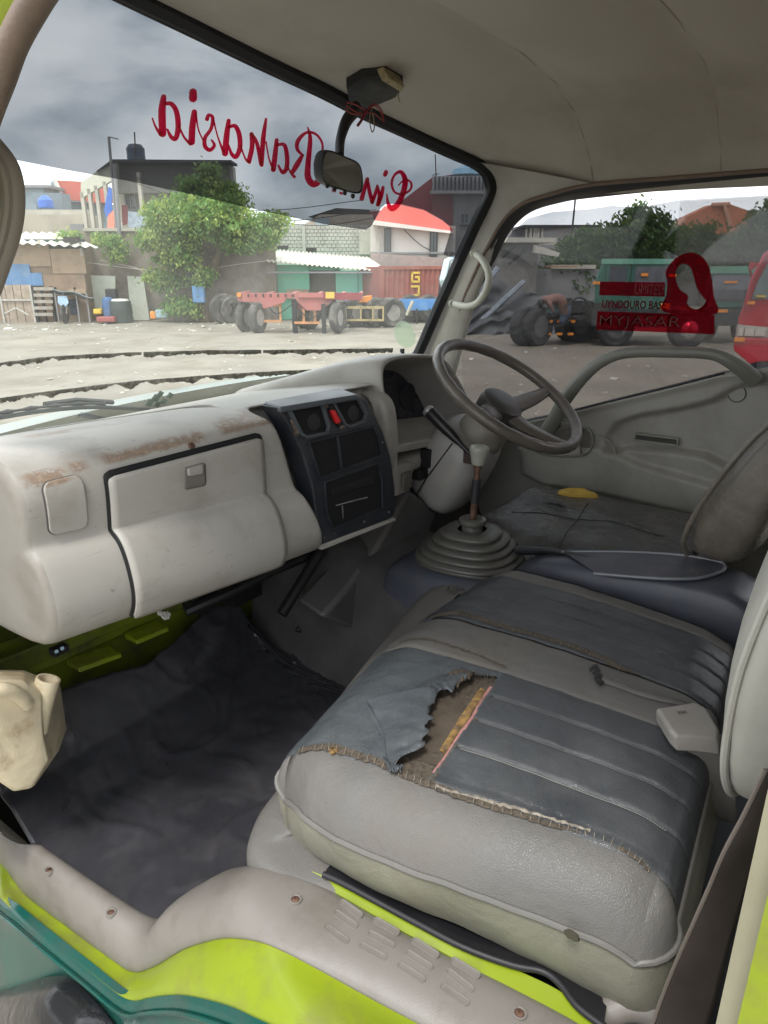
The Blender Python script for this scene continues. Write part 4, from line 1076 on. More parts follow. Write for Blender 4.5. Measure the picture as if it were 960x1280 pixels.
# ================================================================ WIPER (outside the glass)
wp = thing('windscreen_wiper', 'black wiper blade parked along the foot of the windscreen outside', 'wiper')
a = [W(x, y, -0.03) for x, y in ((-60, 533), (0, 522), (60, 513), (120, 509), (186, 512))]
sp = smooth_path(a, 6)
mb = MB(); mb.tube(sp, 0.006, 8, flat=0.6); mb.build('wiper_rubber', mat('grey_wiper_rubber', (0.05, 0.06, 0.065), 0.4), wp)  # blade in a lighter blue-grey than the seal rubber
mb = MB(); mb.tube([p + Vector((0, 0.003, 0.008)) for p in sp[4:-5]], [0.003 + 0.003 * (i % 3 == 0) for i in range(len(sp) - 9)], 6)
mb.tube([sp[12] + Vector((0, 0.01, 0.012)), sp[16] + Vector((0, 0.01, 0.016)), sp[20] + Vector((0, 0.01, 0.012))], 0.006, 6); mb.build('wiper_bridge', BLACK, wp)
mb = MB(); mb.tube([W(100, 518, -0.045), W(130, 524, -0.05), W(165, 532, -0.06)], 0.008, 8, flat=0.5); mb.build('wiper_arm', mat('blue_grey_arm', (0.16, 0.22, 0.27), 0.35), wp)
V, F = grid(lambda x, t: wsurf(x, 1.86) + Vector((0, 0.03 + 0.34 * t, 0.012 + 0.02 * t - 0.16 * t * t)), lin(0.42, 2.05, 20), lin(0, 1, 8))
mk('cowl', V, F, mat('pale_teal_cowl_paint', (0.22, 0.26, 0.235), 0.35, var=0.08, dirt=(0.3, 0.3, 0.25), dscale=6, damt=0.5), cab)
# ================================================================ STEERING
sw = thing('steering_wheel', 'worn taupe steering wheel with dark hub in front of the driver seat', 'steering wheel')
sc_ = Vector((1.7117, 0.8349, 1.8676)); t_ = 0.9984; SR = 0.213
e1 = Vector((1, 0, 0)); e2 = Vector((0, sin(t_), cos(t_))); en = Vector((0, -cos(t_), sin(t_)))
mb = MB(); pts = [sc_ + (e1 * cos(a) + e2 * sin(a)) * SR for a in lin(0, 2 * pi, 97)[:-1]]
rs = [0.0155 - (0.0011 if (i % 4 < 1 and 10 < i < 90) else 0) for i in range(96)]
mb.tube(pts, rs, 14, closed=True, upv=en); mb.build('rim', WHEELM, sw)
hub = sc_ - en * 0.045
for a in (radians(-8), radians(188), radians(270)):
    d = e1 * cos(a) + e2 * sin(a)
    mb = MB(); mb.tube(smooth_path([hub + d * 0.03, hub + d * 0.09 + en * 0.004, hub + d * 0.165 + en * 0.026, sc_ + d * (SR - 0.004)], 5), [0.034, 0.034, 0.033, 0.031, 0.030, 0.028, 0.027, 0.026, 0.025, 0.023, 0.021, 0.019, 0.018, 0.017, 0.016, 0.015], 12, flat=0.5, upv=en)
    mb.build('spoke', WHEELM, sw)
Mh = Matrix((e1, e2, en)).transposed()
mb = MB(); mb.lathe([(0.052, -0.04), (0.060, -0.03), (0.062, 0.0), (0.058, 0.018), (0.045, 0.026), (0.02, 0.029)], hub, M=Mh, n=28); mb.build('horn_pad', mat('dark_grey_horn_pad', (0.05, 0.048, 0.044), 0.4, var=0.15, bump=0.3, bscale=300, bdist=0.0006), sw)
colm = thing('steering_column', 'light grey steering column shroud below the steering wheel', 'steering column')
ax = -en
secs = []
for (s_, rx, ry, shift) in ((0.075, 0.045, 0.04, 0), (0.085, 0.068, 0.062, 0), (0.14, 0.075, 0.07, 0), (0.17, 0.074, 0.07, 0)):
    c = sc_ + ax * s_
    secs.append([c + e1 * rx * cos(q) + e2 * ry * sin(q) for q in lin(0, 2 * pi, 25)[:-1]])
V, F = loft(secs, closed=True, caps=True)
mk('collar', V, F, mat('dusty_beige_collar', (0.27, 0.25, 0.21), 0.5, dirt=(0.12, 0.1, 0.08), dscale=9, damt=0.5), colm, sub=1)
secs = []
for (s_, rx, ry, dz) in ((0.128, 0.055, 0.05, 0), (0.132, 0.085, 0.075, 0), (0.15, 0.100, 0.085, 0), (0.20, 0.112, 0.092, -0.01), (0.27, 0.112, 0.092, -0.02), (0.34, 0.10, 0.085, -0.02), (0.36, 0.07, 0.07, -0.02)):
    c = sc_ + ax * s_ + Vector((-0.012, 0.02, dz))
    s = []
    for q in lin(0, 2 * pi, 33)[:-1]:
        cx, sy = cos(q), sin(q); k = 3.2
        rr = (abs(cx) ** k + abs(sy) ** k) ** (-1 / k)
        s.append(c + e1 * rx * cx * rr + e2 * ry * sy * rr)
    secs.append(s)
V, F = loft(secs, closed=True, caps=True)
mk('shroud', V, F, COLUMN, colm, sub=1, auto=False)
mb = MB(); c = sc_ + ax * 0.2; pts = [c + Vector((-0.02, 0.03, 0)) + e1 * sx * 0.122 + e2 * 0.02 for sx in (-1,)]
mb.tube([sc_ + ax * 0.15 + e1 * -0.108 + Vector((-0.005, 0.02, 0)), sc_ + ax * 0.28 + e1 * -0.128 + Vector((-0.005, 0.02, 0)), sc_ + ax * 0.4 + e1 * -0.118 + Vector((0, 0.02, 0))], 0.0018, 6)
mb.build('shroud_seam', VOID, colm)
p0 = P(586, 566, 'x', 1.575); p1 = P(534, 512, 'x', 1.56)
st = mb = MB()
d = p1 - p0
mb.tube([p0, p0 + d * 0.2, p0 + d * 0.32, p0 + d * 0.6, p0 + d * 0.93, p1], [0.006, 0.007, 0.011, 0.0155, 0.0165, 0.014], 14)
sto = mb.build('indicator_stalk', BLACK, colm)
mb = MB(); mb.tube([p1 - d * 0.05, p1 - d * 0.01, p1 + d * 0.03], [0.0172, 0.0168, 0.0115], 14); mb.build('stalk_tip', mat('silver_stalk_tip', (0.6, 0.6, 0.6), 0.3, metal=0.6), sto)
mb = MB(); mb.box(p0 + Vector((0.03, 0.0, -0.012)), (0.07, 0.03, 0.035)); mb.build('stalk_socket', mat('broken_brown_socket', (0.045, 0.03, 0.025), 0.6, bump=0.8, bscale=120), sto, bevel=0.004)
# ================================================================ GEAR LEVER AND CONSOLE
gl_ = thing('gear_lever', 'rusty gear lever with grey knob rising from a ribbed rubber boot', 'gear lever')
bc = Vector((1.45, 0.785, 1.515))
def rsq(c, rx, ry, k=2.6, n=40, rot=0.12):
    o_ = []
    for i in range(n):
        q = 2 * pi * i / n; cx, sy = cos(q), sin(q)
        rr = (abs(cx) ** k + abs(sy) ** k) ** (-1 / k)
        x, y = rx * cx * rr, ry * sy * rr
        o_.append(c + Vector((x * cos(rot) - y * sin(rot), x * sin(rot) + y * cos(rot), 0)))
    return o_
secs = []
steps = [(0.124, 0.0), (0.114, 0.013), (0.100, 0.027), (0.086, 0.041), (0.067, 0.056)]
secs.append(rsq(bc + Vector((0, 0, -0.012)), 0.128, 0.135))
for i, (r_, h_) in enumerate(steps):
    c = bc + Vector((0.0, 0.0, h_)); ry = r_ * 1.03
    secs += [rsq(c + Vector((0, 0, -0.008)), r_ - 0.008, ry - 0.008), rsq(c + Vector((0, 0, -0.005)), r_ + 0.003, ry + 0.003), rsq(c, r_ + 0.004, ry + 0.004), rsq(c + Vector((0, 0, 0.004)), r_ + 0.001, ry + 0.001)]
    nr = (steps[i + 1][0] if i < 4 else 0.030)
    secs += [rsq(c + Vector((0, 0, 0.006)), lerp(r_, nr, 0.5), lerp(ry, nr, 0.5)), rsq(c + Vector((0, 0, 0.007)), nr + 0.004, nr + 0.004)]
V, F = loft(secs, closed=True)
mk('rubber_boot', V, F, BOOT, gl_, auto=False)
mb = MB(); cb = bc + Vector((0, 0, 0.060))
mb.lathe([(0.026, -0.006), (0.025, 0.012), (0.031, 0.016), (0.034, 0.022), (0.033, 0.028), (0.026, 0.032), (0.014, 0.031), (0.009, 0.027)], cb, n=28, capends=False); mb.build('boot_collar', BOOT, gl_)
lt = P(600, 556, 'x', 1.46); lb = cb + Vector((0, 0, 0.02))
dl = lt - lb
mb = MB(); mb.tube([lb, lb + dl * 0.28], 0.0085, 12); mb.tube([lb + dl * 0.26, lb + dl * 0.56], 0.0105, 12, mi=1); mb.tube([lb + dl * 0.56, lb + dl * 0.72], 0.0075, 12); mb.tube([lb + dl * 0.70, lb + dl * 0.76], 0.0105, 12)
mb.build('lever_rod', [RUST, RUBBER], gl_)
mb = MB(); k0 = lb + dl * 0.74; dk = lt - k0
mb.tube([k0, k0 + dk * 0.03, k0 + dk * 0.3, k0 + dk * 0.55, k0 + dk * 0.75, k0 + dk * 0.9, k0 + dk * 0.98, lt], [0.012, 0.0165, 0.018, 0.021, 0.025, 0.0245, 0.018, 0.006], 22)
mb.build('knob', KNOB, gl_, sub=1)
con = thing('centre_console', 'dark navy plastic console tray between the two seats', 'console')
secs = []
for (y, x0, x1, z) in ((0.02, 1.39, 1.55, 1.49), (0.10, 1.39, 1.55, 1.54), (0.165, 1.39, 1.55, 1.588), (0.21, 1.39, 1.55, 1.600), (0.40, 1.39, 1.545, 1.586), (0.56, 1.395, 1.54, 1.560), (0.62, 1.41, 1.53, 1.54), (0.68, 1.41, 1.52, 1.50)):
    secs.append([Vector((x0 - 0.015, y, 1.15)), Vector((x0 - 0.006, y, z - 0.06)), Vector((x0, y, z - 0.012)), Vector((x0 + 0.012, y, z)), Vector(((x0 + x1) / 2, y, z + 0.002)), Vector((x1 - 0.01, y, z)), Vector((x1, y, z - 0.012)), Vector((x1, y, 1.15))])
V, F = loft(secs, caps=True)
mk('console_body', V, F, CONS, con, sub=1, auto=False)
rimp = smooth_path([P(*q) for q in ((702, 690, 'z', 1.566), (775, 690, 'z', 1.582), (850, 694, 'z', 1.597), (896, 702, 'z', 1.602), (906, 707, 'z', 1.603), (900, 715, 'z', 1.602), (870, 723, 'z', 1.600), (820, 723, 'z', 1.592), (742, 717, 'z', 1.578))], 5)
mb = MB(); mb.tube(rimp, 0.0035, 8); mb.build('tray_rim', mat('grey_blue_tray_rim', (0.16, 0.17, 0.19), 0.4), con)
tr = [p + (sum(rimp, Vector()) / len(rimp) - p) * 0.03 + Vector((0, 0, 0.0008)) for p in rimp]
mk('tray_floor', tr, [tuple(range(len(tr)))], mat('worn_navy_tray', (0.05, 0.052, 0.065), 0.5, var=0.25, dirt=(0.14, 0.13, 0.13), dscale=14, damt=0.5), con, smooth=False)
# front block of the console that carries the boot
secs = []
for (y, x0, x1, z) in ((0.62, 1.31, 1.59, 1.49), (0.66, 1.30, 1.60, 1.508), (0.90, 1.30, 1.60, 1.508), (0.945, 1.305, 1.59, 1.495), (0.96, 1.315, 1.58, 1.46), (0.965, 1.32, 1.58, 1.30)):
    secs.append([Vector((x0 - 0.02, y, 1.15)), Vector((x0 - 0.008, y, z - 0.07)), Vector((x0, y, z - 0.02)), Vector((x0 + 0.02, y, z)), Vector(((x0 + x1) / 2, y, z)), Vector((x1 - 0.02, y, z)), Vector((x1, y, z - 0.02)), Vector((x1 + 0.01, y, 1.15))])
V, F = loft(secs, caps=True)
mk('gear_housing', V, F, CONS, con, sub=1, auto=False)
# hand brake style handle beside the tray
mb = MB(); mb.tube(smooth_path([P(645, 688, 'z', 1.54), P(690, 690, 'z', 1.555), P(735, 700, 'z', 1.565), P(765, 707, 'z', 1.56)], 5), 0.012, 10, flat=0.8); mb.build('hand_brake', BLACK, con)
# ================================================================ MIRROR
mr = thing('rear_view_mirror', 'small black interior mirror hanging from the roof on a curved stem', 'mirror')
def ROOF(px, py, off=0.0):
    d = ray(px, py); lo_, hi_ = 0.3, 2.6
    for _ in range(40):
        t = (lo_ + hi_) / 2; p = CAM + d * t; fe = front_edge(p.x); y0 = fe.y - 0.008
        tt = (y0 - p.y) / (y0 + 0.22)
        if tt < 0 or p.z > roof_pt(p.x, max(0, tt)).z - off: hi_ = t
        else: lo_ = t
    return CAM + d * lo_
hb = [ROOF(x, y, 0.020) for x, y in ((433, 110), (452, 99), (482, 96), (504, 108), (496, 120), (470, 131), (448, 137), (436, 126))]
up_ = Vector((0.0, 0.0, 1)) * 0.024
c0 = sum(hb, Vector()) / len(hb)
lowr = [lerp(p, c0, 0.15) + Vector((0, -0.002, -0.006)) for p in hb]
secs = [[p + up_ for p in hb], hb, lowr, [lerp(p, c0, 0.6) + Vector((0, -0.002, -0.009)) for p in hb]]
V, F = loft(secs, closed=True, caps=True)
mk('mount', V, F, mat('grimy_black_plastic', (0.012, 0.011, 0.011), 0.6, var=0.5, vscale=40, bump=0.5, bscale=90, dirt=(0.05, 0.04, 0.03), dscale=30, damt=0.4), mr, bevel=0.003)
mb = MB(); a = [ROOF(*q, 0.026) for q in ((475, 99), (484, 96), (504, 107), (499, 114))]
mb.hexa([p + Vector((0, -0.004, -0.003)) for p in a] + [p + Vector((0, 0.01, 0.02)) for p in a]); mb.build('torn_foam_pad', mat('dry_foam_pad', (0.33, 0.27, 0.16), 0.95, var=0.4, vscale=60, bump=0.8, bscale=150), mr, bevel=0.002)
stem_ = smooth_path([P(445, 136, 'y', 1.10), P(434, 150, 'y', 1.105), P(428, 165, 'y', 1.10), P(425, 180, 'y', 1.085), P(425, 196, 'y', 1.06)], 5)
mb = MB(); mb.tube(stem_, [lerp(0.024, 0.013, i / (len(stem_) - 1)) for i in range(len(stem_))], 12, flat=0.6); mb.build('stem', BLACK, mr)
# housing: front face looks back to the driver
f0 = [P(406, 189, 'y', 1.03), P(433, 196, 'y', 1.015), P(451, 208, 'y', 1.0), P(452, 240, 'y', 1.0), P(430, 238, 'y', 1.015), P(404, 226, 'y', 1.03)]
fc = sum(f0, Vector()) / 6
fr = smooth_path(f0, 5, True)
back = Vector((0.004, 0.03, 0.004))
secs = [[lerp(p, fc, 0.35) + back * 1.1 for p in fr], [lerp(p, fc, 0.10) + back for p in fr], [p + back * 0.55 for p in fr], [p for p in fr], [lerp(p, fc, 0.05) + Vector((0, -0.002, 0)) for p in fr], [lerp(p, fc, 0.09) + Vector((0, 0.001, 0)) for p in fr]]
V, F = loft(secs, closed=True); F.append(tuple(range(len(fr))))
mk('mirror_housing', V, F, BLACK, mr)
g = [lerp(p, fc, 0.08) + Vector((0, 0.0005, 0)) for p in fr]
mk('mirror_glass', g, [tuple(range(len(g)))], MIRR, mr, smooth=False)
for i, (x, y) in enumerate(((409, 232), (418, 236), (431, 241), (441, 245))):
    p = P(x, y, 'y', 1.02); mb = MB(); mb.lathe([(0.004, 0.004), (0.0045, -0.002), (0.002, -0.005)], p, n=8); mb.build('housing_nub', BLACK, mr)
wr = tag(MB().build('wire_bundle', RED) if False else thing('wire_bundle', 'thin red and brown wires looped round the mirror stem', 'wires'))
rnd = random.Random(4)
for k, (pp, m_, r_) in enumerate((
    ([(434, 128), (445, 131), (458, 140), (455, 143), (440, 142), (432, 137)], 'w1', .0017), ([(432, 132), (450, 142), (466, 141), (478, 150), (476, 140), (468, 132), (460, 137)], 'w1', .0015),
    ([(458, 138), (452, 150), (447, 157)], 'w2', .003), ([(465, 134), (462, 150), (465, 165), (468, 158), (466, 142)], 'w3', .0013), ([(500, 112), (498, 120), (500, 128)], 'w3', .0012), ([(496, 114), (492, 122)], 'w3', .0012),
    ([(460, 134), (470, 130), (478, 140), (480, 154)], 'w1', .0014))):
    mm = {'w1': mat('red_wire', (0.30, 0.03, 0.03), 0.5), 'w2': mat('dark_red_tape', (0.22, 0.01, 0.025), 0.5), 'w3': mat('tan_wire', (0.32, 0.22, 0.12), 0.7)}[m_]
    mb = MB(); mb.tube(smooth_path([P(x, y, 'y', 1.055) for x, y in pp], 5), r_, 6); mb.build('wire', mm, wr)
# ================================================================ GRAB HANDLES
gh = thing('grab_handle', 'pale grab handle on the driver side windscreen pillar', 'grab handle', 'grab handles on the windscreen pillars')
hpath = smooth_path([P(593, 317, 'x', 2.035), P(601, 323, 'x', 2.01), P(609, 336, 'x', 1.99), P(611, 350, 'x', 1.985), P(606, 366, 'x', 1.99), P(596, 379, 'x', 2.0), P(583, 383, 'x', 2.01), P(568, 380, 'x', 2.03)], 6)
mb = MB(); mb.tube(hpath, 0.0105, 12); mb.build('bar', mat('cream_handle_plastic', (0.50, 0.50, 0.42), 0.42, var=0.06), gh)
for q in ((593, 317), (566, 380)):
    p = P(*q, 'x', 2.034); nn = Vector((-0.8, -0.6, 0.0)).normalized()
    mb = MB(); mb.tube([p - nn * 0.02, p + nn * 0.010], 0.0125, 14); e_ = mb.build('foot', MATS['cream_handle_plastic'], gh)
    mb = MB(); mb.tube([p + nn * 0.006, p + nn * 0.0107], 0.0065, 12); mb.build('screw', BLACK, e_)
gh2 = thing('grab_handle', 'large taupe grab handle on the passenger side windscreen pillar', 'grab handle', 'grab handles on the windscreen pillars')
gp = smooth_path([P(-45, 150, 'x', 0.46), P(-14, 182, 'x', 0.485), P(8, 212, 'x', 0.50), P(14, 250, 'x', 0.505), P(9, 290, 'x', 0.50), P(-4, 330, 'x', 0.49), P(-22, 375, 'x', 0.47), P(-60, 440, 'x', 0.45)], 6)
mb = MB(); mb.tube(gp, 0.0165, 16, flat=0.8); mb.build('bar', mat('taupe_handle_plastic', (0.27, 0.235, 0.19), 0.45, var=0.06, bump=0.2, bscale=500, bdist=0.0006), gh2)
gq = [p + Vector((-0.012, -0.012, 0)) for p in gp]
mb = MB(); mb.tube(gq, 0.006, 8); mb.build('finger_groove', MATS['taupe_handle_plastic'], gh2)
# ================================================================ PASSENGER SEAT
seat = thing('double_seat', 'torn grey and blue leather double passenger seat nearest the open door', 'seat')
pn = [(0.0, 0.0), (0.018, -0.004), (0.040, -0.016), (0.058, -0.036), (0.067, -0.058), (0.071, -0.070), (0.072, -0.092), (0.066, -0.122), (0.048, -0.160)]
pf = [(0.0, 0.0), (0.006, -0.004), (0.014, -0.012), (0.020, -0.024), (0.022, -0.034), (0.024, -0.040), (0.022, -0.06), (0.015, -0.10), (0.0, -0.16)]
pb = [(0.0, 0.0), (0.008, -0.004), (0.016, -0.014), (0.022, -0.030), (0.024, -0.045), (0.026, -0.052), (0.036, -0.085), (0.044, -0.125), (0.042, -0.19)]
pr = [(0.0, 0.0), (0.006, -0.003), (0.012, -0.010), (0.016, -0.018), (0.018, -0.026), (0.020, -0.03), (0.018, -0.06), (0.014, -0.10), (0.0, -0.16)]
def sx(u, v):
    return lerp(lerp(0.622, 0.700, v), lerp(1.372, 1.325, v), u)
def sy(u, v):
    return lerp(lerp(0.612, 0.665, min(1, u * 2.2)), lerp(0.115, 0.170, u), v)
def sz(u, v):
    z = 1.540 + 0.012 * (1 - (2 * u - 1) ** 2) + 0.010 * sin(pi * min(1, max(0, v)))
    z -= 0.020 * max(0, (0.12 - v) / 0.12) ** 2                       # front roll
    z -= 0.012 * max(0, (v - 0.90) / 0.10) ** 2
    return z
def wrk(x, y, a=0.0018):
    return a * noise.noise(Vector((x * 14, y * 14, 2))) + a * 0.8 * noise.noise(Vector((x * 33 + 5, y * 28, 7)))
# quilting seams run front to back: u positions of the sewn panels
U_A, U_B, U_C, U_D = 0.0, 0.405, 0.588, 0.925
quilts = {'near': [0.112, 0.207, 0.300], 'far': [0.672, 0.756, 0.840]}
def groove(u, lst, wd=0.005, dp=0.0026):
    g = 0
    for q in lst: g = max(g, dp * math.exp(-((u - q) / wd) ** 2))
    return g
def spt(u, v, lst=(), off=0.0):
    puff = 0
    if lst:
        ed = [lst[0] - 0.085] + list(lst) + [lst[-1] + 0.085]
        for a, b in zip(ed, ed[1:]):
            if a <= u <= b: f = (u - a) / (b - a); puff = 0.0024 * (4 * f * (1 - f)) ** 0.6
    vc = min(1.0, max(-0.012, v)); x, y = sx(u, vc), sy(u, vc); z = sz(u, vc) + puff - groove(u, lst) + wrk(x, y) + off
    if v < vc: d = (vc - v) * 0.5; y += d; z += interp(pf[:6], d); y += 0.0015
    if v > vc: d = (v - vc) * 0.5; y -= d; z += interp(pb[:6], d); y -= 0.0015
    return Vector((x, y, z))
def panel(name, u0, u1, v0, v1, mat_, lst=(), nu=60, nv=90, off=0.0, keep=None, raised=True, **k):
    def fn(u, v):
        p = spt(u, v, lst, off)
        e_ = min((u - u0), (u1 - u)) / 0.012
        if raised and e_ < 1: p.z -= 0.0035 * (1 - max(0, e_)) ** 2
        return p
    V, F = grid(fn, lin(u0, u1, nu), lin(v0, v1, nv))
    if keep:
        us, vs_ = lin(u0, u1, nu), lin(v0, v1, nv)
        F2 = []
        for i in range(nu - 1):
            for j in range(nv - 1):
                if keep((us[i] + us[i + 1]) / 2, (vs_[j] + vs_[j + 1]) / 2): F2.append(F[i * (nv - 1) + j])
        F = F2
    return mk(name, V, F, mat_, seat, auto=False, **k)
def to_uv(px, py, z=1.548):
    p = P(px, py, 'z', z)
    u, v = 0.5, 0.5
    for _ in range(30):
        x0, x1 = sx(0, v), sx(1, v); u = (p.x - x0) / (x1 - x0)
        y0, y1 = sy(u, 0), sy(u, 1); v = (p.y - y0) / (y1 - y0)
    return u, v
def inpoly(u, v, poly):
    c = False; n = len(poly)
    for i in range(n):
        (x1, y1), (x2, y2) = poly[i], poly[i - 1]
        if (y1 > v) != (y2 > v) and u < (x2 - x1) * (v - y1) / (y2 - y1) + x1: c = not c
    return c
hole_px = [(498, 970), (520, 968), (545, 958), (556, 975), (582, 972), (600, 940), (618, 895), (628, 862), (600, 852), (570, 852), (545, 868), (535, 895), (520, 925), (505, 950)]
hole_px = [(492, 950), (503, 972), (530, 978), (540, 972), (560, 945), (590, 905), (612, 870), (622, 855), (600, 852), (583, 849), (554, 862), (532, 878), (527, 895), (518, 922), (508, 938), (486, 946)]
hole = [to_uv(*q) for q in hole_px]
uv_t = to_uv(634, 848); 
v_split0 = to_uv(545, 975)[1]; v_split1 = uv_t[1]
def vsplit(u): return lerp(v_split0, v_split1, min(1, max(0, (u - U_A) / (U_B - U_A))))
# near blue panel: smooth front piece (torn) and quilted rear piece
panel('torn_front_panel', U_A, U_B, -0.058, 0.62, BLUEL2, nu=110, nv=170, keep=lambda u, v: v < vsplit(u) and not inpoly(u, v, hole))
panel('quilted_panel', U_A, U_B, 0.10, 1.05, BLUEL, quilts['near'], nu=110, nv=130, keep=lambda u, v: v >= vsplit(u) - 0.004, off=0.001)
panel('middle_panel', U_B + 0.002, U_C - 0.004, -0.058, 1.05, GREYL, nu=40, nv=90, off=-0.001)
panel('quilted_panel', U_C, U_D, -0.058, 1.05, BLUEL, quilts['far'], nu=90, nv=110)
panel('far_panel', U_D + 0.001, 1.0, -0.058, 1.05, GREYL, nu=20, nv=90, off=-0.001)
# shell below the panels: near bolster, front roll, back roll and far side in one sheet
def edge_drop(d):                                # profile of the rounded border: d metres outwards -> (outward, drop)
    return d
loop = []                                        # (u, v, direction, profile weights)
NS = 40
def corner(u, v, d0, d1, p0_, p1_, n=7):
    for i in range(n):
        t = (i + 0.5) / n; a = t * pi / 2
        d = Vector((d0[0] * cos(a) + d1[0] * sin(a), d0[1] * cos(a) + d1[1] * sin(a)))
        loop.append((u, v, d, p0_, p1_, t))
for i in range(NS): loop.append((0, lerp(1, -0.012, i / (NS - 1)), Vector((-1, 0)), pn, pn, 0))
corner(0, -0.012, (-1, 0), (0, 1), pn, pf)
for i in range(NS): loop.append((i / (NS - 1), -0.012, Vector((0, 1)), pf, pf, 0))
corner(1, -0.012, (0, 1), (1, 0), pf, pr)
for i in range(NS): loop.append((1, lerp(-0.012, 1, i / (NS - 1)), Vector((1, 0)), pr, pr, 0))
corner(1, 1, (1, 0), (0, -1), pr, pb)
for i in range(NS): loop.append((1 - i / (NS - 1), 1, Vector((0, -1)), pb, pb, 0))
corner(0, 1, (0, -1), (-1, 0), pb, pn)
ringV = []; pipe = []
for (u, v, d, a_, b_, t) in loop:
    base = spt(u, v, (), -0.002)
    r_ = []
    for k in range(9):
        wn_ = interp([(-0.02, 0.22), (0.04, 0.50), (0.12, 0.85), (0.25, 1.08), (0.45, 1.15), (0.8, 1.0), (1.0, 0.9)], v) if u == 0 and d.x < 0 else 1.0
        wn_ = lerp(1.0, wn_, min(1, abs(d.x) * 1.0)) if u == 0 else 1.0
        o_ = lerp(a_[k][0], b_[k][0], t) * wn_; h_ = lerp(a_[k][1], b_[k][1], t)
        if k > 5 and u == 0 and v > 0.6: h_ -= 0.022 * (v - 0.6) / 0.4
        p = base + Vector((d.x * o_, d.y * o_, h_))
        p.z += 0.0012 * noise.noise(p * 22) if k < 6 else 0
        if k > 5: p += Vector((d.x, d.y, 0)) * 0.006 * noise.noise(p * 9)
        r_.append(p)
    ringV.append(r_); pipe.append(r_[5] + Vector((d.x, d.y, 0)) * 0.001)
top = [r_[:6] for r_ in ringV]; top.append(top[0])
V, F = loft(top); mk('bolster', V, F, GREYL, seat, auto=False)
side = [r_[5:] for r_ in ringV]; side.append(side[0])
V, F = loft(side); mk('side_wall', V, F, mat('olive_grey_leather', (0.21, 0.205, 0.16), 0.42, var=0.09, vscale=6, bump=0.4, bscale=380, kind='leather', bdist=0.0006, dirt=(0.16, 0.14, 0.1), dscale=7, damt=0.5, bump2=0.3, b2scale=10), seat, auto=False)
mb = MB(); mb.tube(pipe, 0.0042, 8, closed=True); mb.build('piping', PIPE, seat)
cp = [r_[0] for r_ in ringV]
bot = [r_[8] for r_ in ringV]
mk('seat_base', [sum(bot, Vector()) / len(bot)] + bot, [(0, 1 + i, 1 + (i + 1) % len(bot)) for i in range(len(bot))], BLACK, seat, smooth=False)
# under-sheet so that the seams never open on emptiness: dark backing just beneath the leather
V, F = grid(lambda u, v: spt(u, v, (), -0.009), lin(0.0, 1.0, 40), lin(-0.012, 1.0, 40))
mk('backing_cloth', V, F, TORN, seat)
# foam under the tear
ctr = (sum(h[0] for h in hole) / len(hole), sum(h[1] for h in hole) / len(hole))
du = 0.11; dv = 0.24
V, F = grid(lambda u, v: spt(u, v, (), -0.0075 + 0.003 * noise.noise(Vector((u * 40, v * 40, 0)))), lin(ctr[0] - du, ctr[0] + du, 30), lin(ctr[1] - dv, ctr[1] + dv, 40))
mk('bare_foam', V, F, FOAM, seat)
def strip_uv(name, line, wd, mat_, off, jag=0.0, h=0.002, seed=1):
    rnd = random.Random(seed); pts = smooth_path([Vector((*q, 0)) for q in line], 12); L_ = []; R_ = []
    for i, p in enumerate(pts):
        t = (pts[min(i + 1, len(pts) - 1)] - pts[max(i - 1, 0)]); t.z = 0
        if t.length < 1e-6: continue
        t.normalize(); n_ = Vector((-t.y, t.x, 0)); w_ = wd(i / (len(pts) - 1)) if callable(wd) else wd
        a = p + n_ * (w_ + jag * (rnd.random() - .5)); b = p - n_ * (w_ + jag * (rnd.random() - .5))
        rg_ = 0.0012 * noise.noise(Vector((i * 0.5, seed, 0)))
        def pt(q, o_):
            uu, vv = to_uv(q.x, q.y); return spt(uu, vv, (), o_)
        L_.append((pt(a, off), pt(p, off + h + rg_), pt(b, off)))
    V, F = loft(L_)
    return mk(name, V, F, mat_, seat, auto=False)
strip_uv('yellow_foam', [(553, 940), (566, 920), (584, 894), (604, 866)], lambda t: 4.6 + 1.0 * noise.noise(Vector((t * 6, 0, 0))), YFOAM, -0.0062, 0.8, 0.0015)
strip_uv('pink_foam', [(543, 968), (558, 948), (576, 922), (594, 898), (608, 876), (615, 866)], lambda t: 3.6 + 1.2 * noise.noise(Vector((t * 5, 3, 0))), PINK, -0.003, 0.8, 0.003)
strip_uv('hole_thread_edge', [(536, 978), (546, 970), (562, 948), (580, 924), (598, 900), (612, 880), (620, 864)], 1.6, TORN, 0.0006, 2.2, 0.001)
